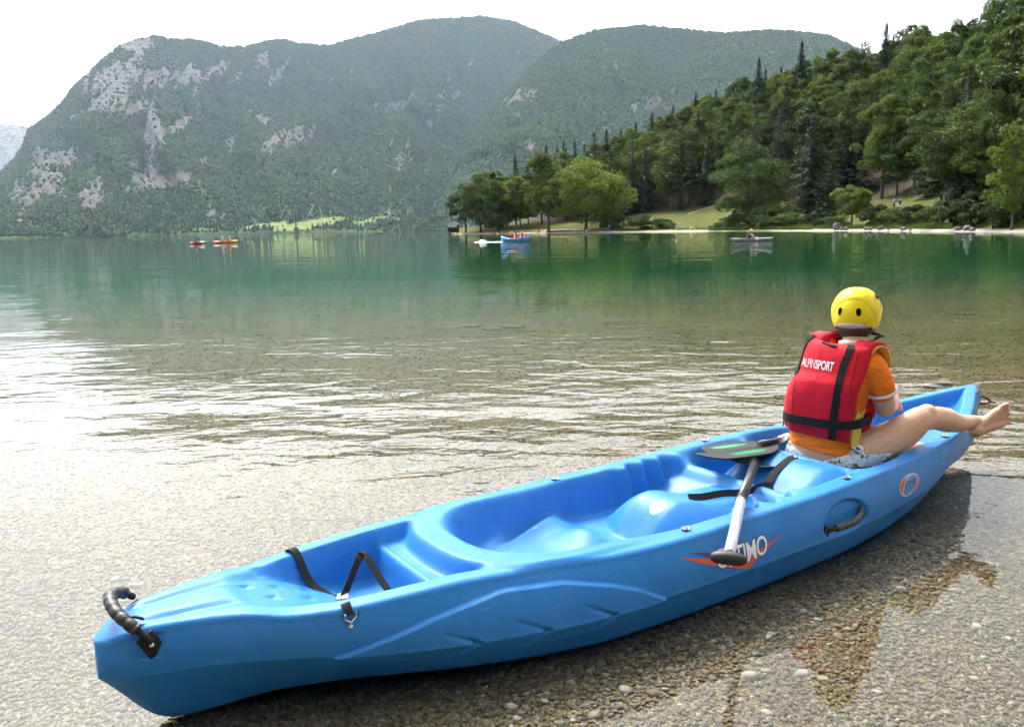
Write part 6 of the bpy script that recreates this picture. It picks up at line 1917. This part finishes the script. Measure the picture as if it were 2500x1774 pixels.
body = build_body()

# finger and toe nails of the raised foot
# ---- shirt
hem = lambda phi: 0.0
def build_shirt():
    gs = [loft_trunk(.268, .700, .010, tilt=lambda p: -.018 * math.cos(R(p - 180)))]
    gs.append(chain([(2.812, -.120, .640), (2.826, -.165, .622), (2.850, -.190, .565), (2.866, -.195, .528)], [.064, .062, .057, .054]))
    gs.append(chain([(2.815, .030, .635), (2.825, .085, .612), (2.875, .135, .550), (2.90, .145, .515)], [.066, .064, .058, .055]))
    return remesh('shirt', join_geo(*gs), .0045, M_ORANGE, person, 7, .5)
shirt = build_shirt()
def band(name, c, axis, r, w, th, mat, parent):
    """flat hoop (cuff trim)"""
    c, axis = Vector(c), Vector(axis).normalized()
    s = axis.cross(Vector((0, 0, 1))).normalized(); b = axis.cross(s)
    V, Fc = [], []
    n = 36
    for k in range(n):
        a = 2 * math.pi * k / n
        d = s * math.cos(a) + b * math.sin(a)
        for (rr, ww) in ((r, -w), (r + th, -w), (r + th, w), (r, w)): V.append(c + d * rr + axis * ww)
    for k in range(n):
        k2 = (k + 1) % n
        for j in range(4):
            Fc.append((k * 4 + j, k * 4 + (j + 1) % 4, k2 * 4 + (j + 1) % 4, k2 * 4 + j))
    return mesh_obj(name, V, Fc, mat, parent)
band('sleeve_trim', (2.8700, -.1955, .519), (.018, -.004, -.055), .0515, .0055, .006, M_WHITE_TRIM, shirt)
band('sleeve_trim', (2.905, .146, .506), (.03, .01, -.055), .0525, .0055, .006, M_WHITE_TRIM, shirt)
band('collar', (2.850, -.073, .702), (.25, .12, 1), .052, .010, .009, M_WHITE_TRIM, shirt)
# white side seam strip showing at the left waist
strip = [T(352, z, .013) for z in np.linspace(.30, .345, 5)]
mesh_obj('side_trim', *ribbon_geo(strip, tuple(pf), .02, .004), M_WHITE_TRIM, shirt)

# ---- swim briefs with a tie at the right hip
def skin_patch(name, keep, off, mat, parent):
    """garment cut from the body's own surface, lifted off it by off"""
    me = body.data
    n = len(me.vertices)
    co = np.zeros(n * 3); me.vertices.foreach_get('co', co); co = co.reshape(-1, 3)
    no = np.zeros(n * 3); me.vertices.foreach_get('normal', no); no = no.reshape(-1, 3)
    k = keep(co)
    fs = [tuple(p.vertices) for p in me.polygons if all(k[i] for i in p.vertices)]
    used = sorted({i for f in fs for i in f}); mp = {a: b for b, a in enumerate(used)}
    P = co[used] + no[used] * off; Q = co[used] + no[used] * (off * .2)
    m = len(used)
    fn = [tuple(mp[i] for i in f) for f in fs]
    from collections import Counter
    ed = Counter()
    for f in fn:
        for a, b in zip(f, f[1:] + f[:1]): ed[(min(a, b), max(a, b))] += 1
    fc = list(fn)
    for f in fn:
        for a, b in zip(f, f[1:] + f[:1]):
            if ed[(min(a, b), max(a, b))] == 1: fc.append((b, a, a + m, b + m))
    o = mesh_obj(name, np.vstack([P, Q]), fc, mat, parent)
    sm = o.modifiers.new('s', 'SMOOTH'); sm.iterations = 3; sm.factor = .4
    return o
def brief_zone(co):
    d = co - np.array([2.795, 0, 0])
    fwd = d[:, 0] * pf.x + d[:, 1] * pf.y; lf = d[:, 0] * plft.x + d[:, 1] * plft.y
    top = .262 - .036 * np.exp(-((lf + .02) / .07) ** 2) + .010 * np.abs(lf) / .16
    return (co[:, 2] < top) & (fwd < .022 + .35 * (co[:, 2] - .20)) & (co[:, 0] < 2.87)
def build_briefs():
    return skin_patch('swim_briefs', brief_zone, .006, M_SWIM, person)
briefs = build_briefs()
BB = BVHTree.FromPolygons([v.co.copy() for v in body.data.vertices], [tuple(p.vertices) for p in body.data.polygons])
def seen_on_body(px, py, off):
    dw = _fw + _r * ((px - 1250) / F_PX) - _u * ((py - 887) / F_PX)
    mi = KM.inverted(); o = mi @ Vector((0, 0, CAM_H)); d = (mi.to_3x3() @ dw).normalized()
    h = BB.ray_cast(o, d)
    n = h[1] if h[1].dot(d) < 0 else -h[1]
    return h[0] + n * off
kn = seen_on_body(2086, 1100, .010)
tie = link('hip_tie', None, briefs); tie.empty_display_size = .02
mesh_obj('knot', *ball_geo(kn, (.013, .013, .012), 12, 8), M_SWIM, tie)
for pix, o_ in (([(2088, 1100), (2098, 1098), (2106, 1108), (2110, 1122), (2115, 1138)], .006), ([(2084, 1102), (2081, 1118), (2082, 1136), (2086, 1152)], .008), ([(2088, 1098), (2097, 1092), (2104, 1097), (2097, 1103), (2088, 1101)], .012)):
    pts = [seen_on_body(a, b, o_) for a, b in pix]
    mesh_obj('tie_end', *ribbon_geo(catmull(pts, 6), (.6, -.2, .3), .012, .003), M_SWIM, tie, False)

# ---- life vest: padded panels laid on the trunk
vest = link('life_vest', None, person); vest.empty_display_size = .1
tag(vest, 'red buoyancy vest with black straps and white print on the back')
def panel(name, p0, p1, z0, z1, thick, mat, ns=40, nt=44, base=.014, parent=vest, puff=.38, wob=0.0, seed=0, back=0.0):
    """cushion over phi in [p0(t), p1(t)], z in [z0, z1]"""
    rnd = np.random.RandomState(seed)
    outr, inn = [], []
    for j in range(nt + 1):
        t = j / nt
        for i in range(ns + 1):
            s = i / ns
            a, b = p0(t), p1(t)
            phi = a + (b - a) * s
            zl = z0(s) if callable(z0) else z0; zh = z1(s) if callable(z1) else z1
            z = zl + (zh - zl) * t
            e = (max(0, 4 * s * (1 - s)) ** puff) * (max(0, 4 * t * (1 - t)) ** (puff * .8))
            off = base + thick * e + wob * math.sin(7 * s * math.pi + 3 * t) * math.exp(-((t - .05) / .08) ** 2)
            zz = min(z, .60)
            p = T(phi, zz, off, 3.0) + Vector((0, 0, z - zz)) + pf * (back * max(0, z - .56) / .15)
            outr.append(p)
            inn.append(T(phi, zz, base - .006, 3.0) + Vector((0, 0, z - zz)) + pf * (back * max(0, z - .56) / .15))
    W = ns + 1; o = len(outr)
    Fc = []
    for j in range(nt):
        for i in range(ns):
            q = (j * W + i, j * W + i + 1, (j + 1) * W + i + 1, (j + 1) * W + i)
            Fc.append(q); Fc.append(tuple(x + o for x in q[::-1]))
    rim = list(range(W)) + [j * W + ns for j in range(1, nt + 1)] + [nt * W + i for i in range(ns - 1, -1, -1)] + [j * W for j in range(nt - 1, 0, -1)]
    for a_, b_ in zip(rim, rim[1:] + rim[:1]): Fc.append((b_, a_, a_ + o, b_ + o))
    ob = mesh_obj(name, outr + inn, Fc, mat, parent)
    clean(ob.data, 1e-6)
    return ob
def bpL(t): return np.interp(t, [0, .2, .45, .72, .9, 1], [346, 348, 346, 336, 330, 326])       # left edge of the back panel (phi)
def bpR(t): return np.interp(t, [0, .12, .30, .5, .72, .9, 1], [206, 203, 204, 216, 221, 214, 208])
back_panel = panel('back_panel', bpR, bpL, lambda s: .318 + .022 * s, lambda s: .716 - .018 * math.sin(math.pi * s) + .028 * s, .037, M_RED, 56, 60, wob=.005, back=.040)
panel('front_panel', lambda t: np.interp(t, [0, .5, 1], [100, 100, 105]), lambda t: np.interp(t, [0, .5, 1], [172, 168, 150]), .305, .62, .040, M_RED)
panel('front_panel', lambda t: np.interp(t, [0, .5, 1], [8, 12, 30]), lambda t: np.interp(t, [0, .5, 1], [80, 80, 75]), .305, .62, .040, M_RED)
panel('side_lining', lambda t: 176, lambda t: np.interp(t, [0, .5, 1], [204, 202, 196]), lambda s: .285 + .01 * math.sin(9 * s), lambda s: .452 - .020 * math.sin(math.pi * s), .010, M_YELLOW_CLOTH, 24, 18, .016, puff=.5)
VB = BVHTree.FromPolygons([v.co.copy() for v in back_panel.data.vertices], [tuple(p.vertices) for p in back_panel.data.polygons])
def on_vest(phi, z, off):
    """drop a point radially on to the outside of the padded vest, else on to the trunk"""
    zz = min(z, .60)
    sh = pf * (.040 * max(0, z - .56) / .15)
    cu, cv, _, _ = tor(zz)
    far = T(phi, zz, .30, 2.3) + Vector((0, 0, z - zz)) + sh
    d = (Vector((cu, cv, z)) + sh - far).normalized()
    h = VB.ray_cast(far, d)
    if h[0] is None or (h[0] - far).length > .36: return T(phi, zz, .040 + off, 3.0) + Vector((0, 0, z - zz)) + sh
    return h[0] - d * off
KMI = KM.inverted()
def seen_on_vest(px, py, off):
    """the spot of the vest's back that shows at a photograph pixel, lifted off by off"""
    dw = _fw + _r * ((px - 1250) / F_PX) - _u * ((py - 887) / F_PX)
    o = KMI @ Vector((0, 0, CAM_H)); d = (KMI.to_3x3() @ dw).normalized()
    h = VB.ray_cast(o, d)
    if h[0] is None: return None
    n = h[1] if h[1].dot(d) < 0 else -h[1]
    return h[0] + n * off, n
def vest_strip(name, path, w, mat, parent=vest, off=.003, n=40):
    """webbing: path = list of (phi, z); width w"""
    ph = np.interp(np.linspace(0, len(path) - 1, n), range(len(path)), [p[0] for p in path])
    zz = np.interp(np.linspace(0, len(path) - 1, n), range(len(path)), [p[1] for p in path])
    C = [on_vest(a, b, off) for a, b in zip(ph, zz)]
    C = [C[0]] + [(C[i - 1] + 2 * C[i] + C[i + 1]) / 4 for i in range(1, n - 1)] + [C[-1]]
    N = []
    for a, b, c in zip(ph, zz, C):
        cu, cv, _, _ = tor(min(b, .66)); v = c - Vector((cu, cv, c.z)); N.append(v.normalized())
    V, Fc = [], []
    for i in range(n):
        t = (C[min(i + 1, n - 1)] - C[max(i - 1, 0)]).normalized()
        s = t.cross(N[i]).normalized()
        for (x, y) in ((-1, -.0025), (1, -.0025), (1, .0015), (-1, .0015)): V.append(C[i] + s * (x * w / 2) + N[i] * y)
    for i in range(n - 1):
        for k in range(4): Fc.append((i * 4 + k, i * 4 + (k + 1) % 4, i * 4 + 4 + (k + 1) % 4, i * 4 + 4 + k))
    Fc += [(3, 2, 1, 0), tuple((n - 1) * 4 + k for k in range(4))]
    return mesh_obj(name, V, Fc, mat, parent)
def back_webbing(name, pix, w, off=.0025, n=36):
    xs = np.interp(np.linspace(0, len(pix) - 1, n), range(len(pix)), [p[0] for p in pix]); ys = np.interp(np.linspace(0, len(pix) - 1, n), range(len(pix)), [p[1] for p in pix])
    H = [seen_on_vest(x, y, off) for x, y in zip(xs, ys)]
    H = [h for h in H if h]
    if len(H) < 4: print('webbing missed', name); return None
    C = [h[0] for h in H]; N = [h[1] for h in H]
    for _ in range(2):
        C = [C[0]] + [(C[i - 1] + 2 * C[i] + C[i + 1]) / 4 for i in range(1, len(C) - 1)] + [C[-1]]
        N = [N[0]] + [(N[i - 1] + 2 * N[i] + N[i + 1]).normalized() for i in range(1, len(N) - 1)] + [N[-1]]
    V, Fc = [], []
    m = len(C)
    for i in range(m):
        t = (C[min(i + 1, m - 1)] - C[max(i - 1, 0)]).normalized(); s = t.cross(N[i]).normalized()
        for (x, y) in ((-1, -.004), (1, -.004), (1, .0015), (-1, .0015)): V.append(C[i] + s * (x * w / 2) + N[i] * y)
    for i in range(m - 1):
        for k in range(4): Fc.append((i * 4 + k, i * 4 + (k + 1) % 4, i * 4 + 4 + (k + 1) % 4, i * 4 + 4 + k))
    Fc += [(3, 2, 1, 0), tuple((m - 1) * 4 + k for k in range(4))]
    return mesh_obj(name, V, Fc, M_BLACKSTRAP, vest, False)
back_webbing('vertical_strap', [(2079, 842), (2074, 858), (2058, 897), (2046, 946), (2035, 1022), (2030, 1072)], .0285)
back_webbing('vertical_strap', [(1992, 815), (1972, 832), (1960, 862), (1951, 890), (1945, 912)], .021)
M_SEAM = plain('dark_red_stitching', (.20, .004, .010), .8)
for nm, pix in (('side_seam', [(1964, 838), (1948, 890), (1938, 950), (1934, 1000), (1940, 1040)]), ('side_seam', [(2098, 850), (2086, 900), (2076, 945), (2078, 985), (2082, 1012)]), ('hem_seam', [(1950, 1040), (1985, 1052), (2024, 1062), (2070, 1066)])):
    q = back_webbing(nm, pix, .0028, .0008)
    if q: q.data.materials[0] = M_SEAM
vest_strip('edge_binding', [(349, .335), (350, .40), (348, .47), (343, .53)], .010, M_BLACKSTRAP)
# waist belt round the back and both sides
def belt_pts():
    out = []
    for phi in np.linspace(150, 372, 60):
        z = .392 + .006 * math.cos(R(phi - 260)) + (.016 * sstep(215 - phi, 0, 55))
        if 204 < phi < 350: p = on_vest(phi, z, .005)
        elif phi <= 200: p = T(phi, z, .042 + .014 * sstep(205 - phi, 0, 10) * 0, 2.7)
        else: p = T(phi, z, .050, 2.7)
        out.append(p)
    for _ in range(3): out = [out[0]] + [(out[i - 1] + 2 * out[i] + out[i + 1]) / 4 for i in range(1, len(out) - 1)] + [out[-1]]
    return out
mesh_obj('waist_belt', *ribbon_geo(belt_pts(), (0, 0, 1), .036, .004), M_BLACKSTRAP, vest, False)
# shoulder straps, the right one gaping to show its ochre lining
def shoulder(side, pts, w, mat, th):
    V, Fc = ribbon_geo(catmull(pts, 8), side, w, th)
    return mesh_obj('shoulder_strap', V, Fc, mat, vest)
shoulder(tuple(plft), [Vector((2.778, -.150, .690)), Vector((2.795, -.155, .712)), Vector((2.83, -.158, .720)), Vector((2.875, -.158, .704)), Vector((2.905, -.155, .67)), Vector((2.925, -.150, .62))], .074, M_RED, .016)
shoulder(tuple(plft), [Vector((2.790, -.157, .690)), Vector((2.805, -.163, .704)), Vector((2.83, -.167, .709)), Vector((2.868, -.167, .693)), Vector((2.896, -.163, .66)), Vector((2.915, -.155, .62))], .080, M_TAN_LINING, .008)
shoulder(tuple(plft), [Vector((2.778, .035, .712)), Vector((2.795, .035, .735)), Vector((2.83, .03, .738)), Vector((2.88, .03, .71)), Vector((2.92, .02, .62))], .074, M_RED, .016)
# neck-line binding
back_webbing('neck_binding', [(2008, 836), (2024, 842), (2042, 846)], .012, n=12)
# printed word
def vest_text(txt, lt, lb, rt, rb, bold, nm):
    v, f = text_geo(txt, 1.0, bold, 1.0, .95, 4)
    xs = [p[0] for p in v]; ax, bx = min(xs), max(xs); ys = [p[1] for p in v]; ay, by = min(ys), max(ys)
    P = []
    for x, y in v:
        s = (x - ax) / (bx - ax); q = (y - ay) / (by - ay)
        px = (lb[0] * (1 - q) + lt[0] * q) * (1 - s) + (rb[0] * (1 - q) + rt[0] * q) * s
        py = (lb[1] * (1 - q) + lt[1] * q) * (1 - s) + (rb[1] * (1 - q) + rt[1] * q) * s
        h = seen_on_vest(px, py, .0020)
        P.append(h[0] if h else T(270, .6, .05))
    return mesh_obj(nm, P, f, M_DEC_WHITE, vest)
vest_text('ALPIN', (1961, 873), (1957, 892), (1991, 878), (1989, 900), -.004, 'printed_word')
vest_text('SPORT', (1992, 878), (1990, 900), (2038, 884), (2033, 908), .022, 'printed_word')

# ---- helmet
helm = link('helmet', None, person); helm.empty_display_size = .1
tag(helm, 'yellow plastic paddling helmet with vent holes')
RH = Matrix.Rotation(HYAW, 3, 'Z') @ Matrix.Rotation(R(4), 3, 'Y')
HC = HEADC + Vector((0, 0, .018))
def hpt(az, el, off=0.0):
    """point on the helmet shell; az 180 = back of the head, el in degrees"""
    a, e = R(az), R(el)
    rx, ry, rz = .106 + off, .0915 + off, .102 + off
    c = math.cos(e); k = .84
    p = Vector((rx * math.copysign(abs(c) ** k, c) * math.cos(a), ry * math.copysign(abs(c) ** k, c) * math.sin(a), rz * math.copysign(abs(math.sin(e)) ** .95, math.sin(e))))
    return HC + RH @ p
def shell():
    naz, nel = 96, 44
    V, Fc = [], []
    for layer, off0 in ((0, .0), (1, -.010)):
        for j in range(nel + 1):
            for i in range(naz):
                az = 360 * i / naz
                d = abs(((az - 180 + 180) % 360) - 180)             # 0 at the back
                low = np.interp(d, [0, 35, 55, 75, 100, 120, 150, 180], [-28, -29, -35, -56, -60, -38, -14, -8])
                el = 90 + (low - 90) * j / nel
                # raised crown panel outline and lower back bump
                o_ = off0
                if layer == 0:
                    ridge = 34 - .010 * d * d
                    o_ += .0035 * float(sstep(el, ridge - 3, ridge + 3)) if d < 75 else .0035 * float(sstep(el, ridge - 3, ridge + 3))
                    o_ += .0045 * math.exp(-((d - 95) / 16) ** 2) * math.exp(-((el - 10) / 12) ** 2)
                    if j > nel - 3: o_ -= .0012 * (j - nel + 3)
                V.append(hpt(az, el, o_))
    n = (nel + 1) * naz
    for L_ in (0, 1):
        for j in range(nel):
            for i in range(naz):
                i2 = (i + 1) % naz
                q = (L_ * n + j * naz + i, L_ * n + (j + 1) * naz + i, L_ * n + (j + 1) * naz + i2, L_ * n + j * naz + i2)
                Fc.append(q if L_ == 0 else q[::-1])
    for i in range(naz):
        i2 = (i + 1) % naz
        Fc.append((nel * naz + i, n + nel * naz + i, n + nel * naz + i2, nel * naz + i2))
    o = mesh_obj('helmet_shell', V, Fc, M_HELMET, helm)
    clean(o.data, 1e-6)
    return o
hs = shell()
M_HOLE = plain('dark_vent', (.006, .006, .006), .9, spec=.1)
def hole(az, el, w, h, rot=0.0, nm='vent_hole'):
    v_, f_ = grid_poly([(w * math.cos(t) * math.cos(rot) - h * math.sin(t) * math.sin(rot), w * math.cos(t) * math.sin(rot) + h * math.sin(t) * math.cos(rot)) for t in [2 * math.pi * i / 24 for i in range(24)]], 5)
    o = mesh_obj(nm, [hpt(az + x / math.cos(R(el)), el + y, .0008) for x, y in v_], f_, M_HOLE, hs)
    rim = [hpt(az + (w * math.cos(t) * math.cos(rot) - h * math.sin(t) * math.sin(rot)) / math.cos(R(el)), el + w * math.cos(t) * math.sin(rot) + h * math.sin(t) * math.cos(rot), .0005) for t in [2 * math.pi * i / 24 for i in range(25)]]
    tube('vent_rim', rim, .0012, M_HELMET, hs, 6)
hole(196, 3, 7.0, 9.0, .2); hole(149, 3, 6.4, 9.0, -.2)
def tri(az, el, pts):
    v_, f_ = grid_poly(pts, 6)
    mesh_obj('side_vent', [hpt(az + x, el + y, .0052) for x, y in v_], f_, M_HOLE, hs)
tri(236 + 22, 40, [(-9, -6), (9, -8), (5, 6), (-3, 7)])
tri(262, 16, [(-7, -4), (7, -5), (4, 5)])
for (az, el) in ((132, -2), (214, -6), (232, -28), (140, -28)):
    mesh_obj('rivet', *ball_geo(hpt(az, el, .0005), .0022, 10, 6), M_STEEL, hs)
# pale foam edge under the back rim, straps and hair
fo = ball_geo(HC + RH @ Vector((-.024, 0, -.048)), (.078, .072, .026), 24, 14, RH)
mesh_obj('foam_liner', *fo, plain('pale_foam', (.50, .46, .42), .8), helm)
ha = ball_geo(HEADC + RH @ Vector((-.020, 0, -.045)), (.068, .072, .050), 24, 14, RH)
mesh_obj('hair', *ha, M_HAIR, person)
ha = ball_geo((2.862, -.062, .745), (.046, .046, .040), 20, 12); mesh_obj('nape_hair', *ha, M_HAIR, person)
for s in (-1, 1):
    P = [hpt(180 + s * 62, -34, .004), HC + RH @ Vector((-.015, s * .088, -.082)), HC + RH @ Vector((.02, s * .070, -.112)), HC + RH @ Vector((.045, s * .03, -.125))]
    mesh_obj('chin_strap', *ribbon_geo(catmull(P, 8), tuple(RH @ Vector((1, 0, .2))), .020, .004), M_BLACKSTRAP, helm)
    P = [hpt(180 + s * 100, -44, .004), HC + RH @ Vector((.018, s * .090, -.088)), HC + RH @ Vector((-.010, s * .084, -.100))]
    mesh_obj('ear_strap', *ribbon_geo(catmull(P, 8), tuple(RH @ Vector((1, 0, .2))), .016, .004), M_BLACKSTRAP, helm)
# ================================================================== thin summer haze
_t = NT('haze_air')
_pv = _t.n('VolumePrincipled', Color=(.60, .79, 1.0, 1), Density=5.2e-5, Anisotropy=.35)
_t.vol(_pv.outputs[0])
hv, hf = box_geo((0, 3000, 690), (4200, 3400, 710))
hz = mesh_obj('haze', hv, hf, _t.m, None, False)
hz['kind'] = 'stuff'
bm = bmesh.new(); bm.from_mesh(hz.data); bmesh.ops.recalc_face_normals(bm, faces=bm.faces[:]); bm.to_mesh(hz.data); bm.free()

# ---- alike neighbours: tell them apart by their place
from collections import defaultdict
_by = defaultdict(list)
for o in bpy.data.objects:
    if o.parent is None and o.get('label') and o.get('group'): _by[o['label']].append(o)
_ord = ['leftmost', 'second from left', 'third from left', 'fourth from left', 'fifth from left', 'sixth from left']
for lab, os_ in _by.items():
    if 1 < len(os_) <= 6:
        for k, o in enumerate(sorted(os_, key=lambda q: q.location.x / max(q.location.y, .1))):
            w = (lab.replace(' of the wood', '') + ', ' + _ord[k]).replace(' in the wood', '')
            if len(w.split()) <= 16: o['label'] = w
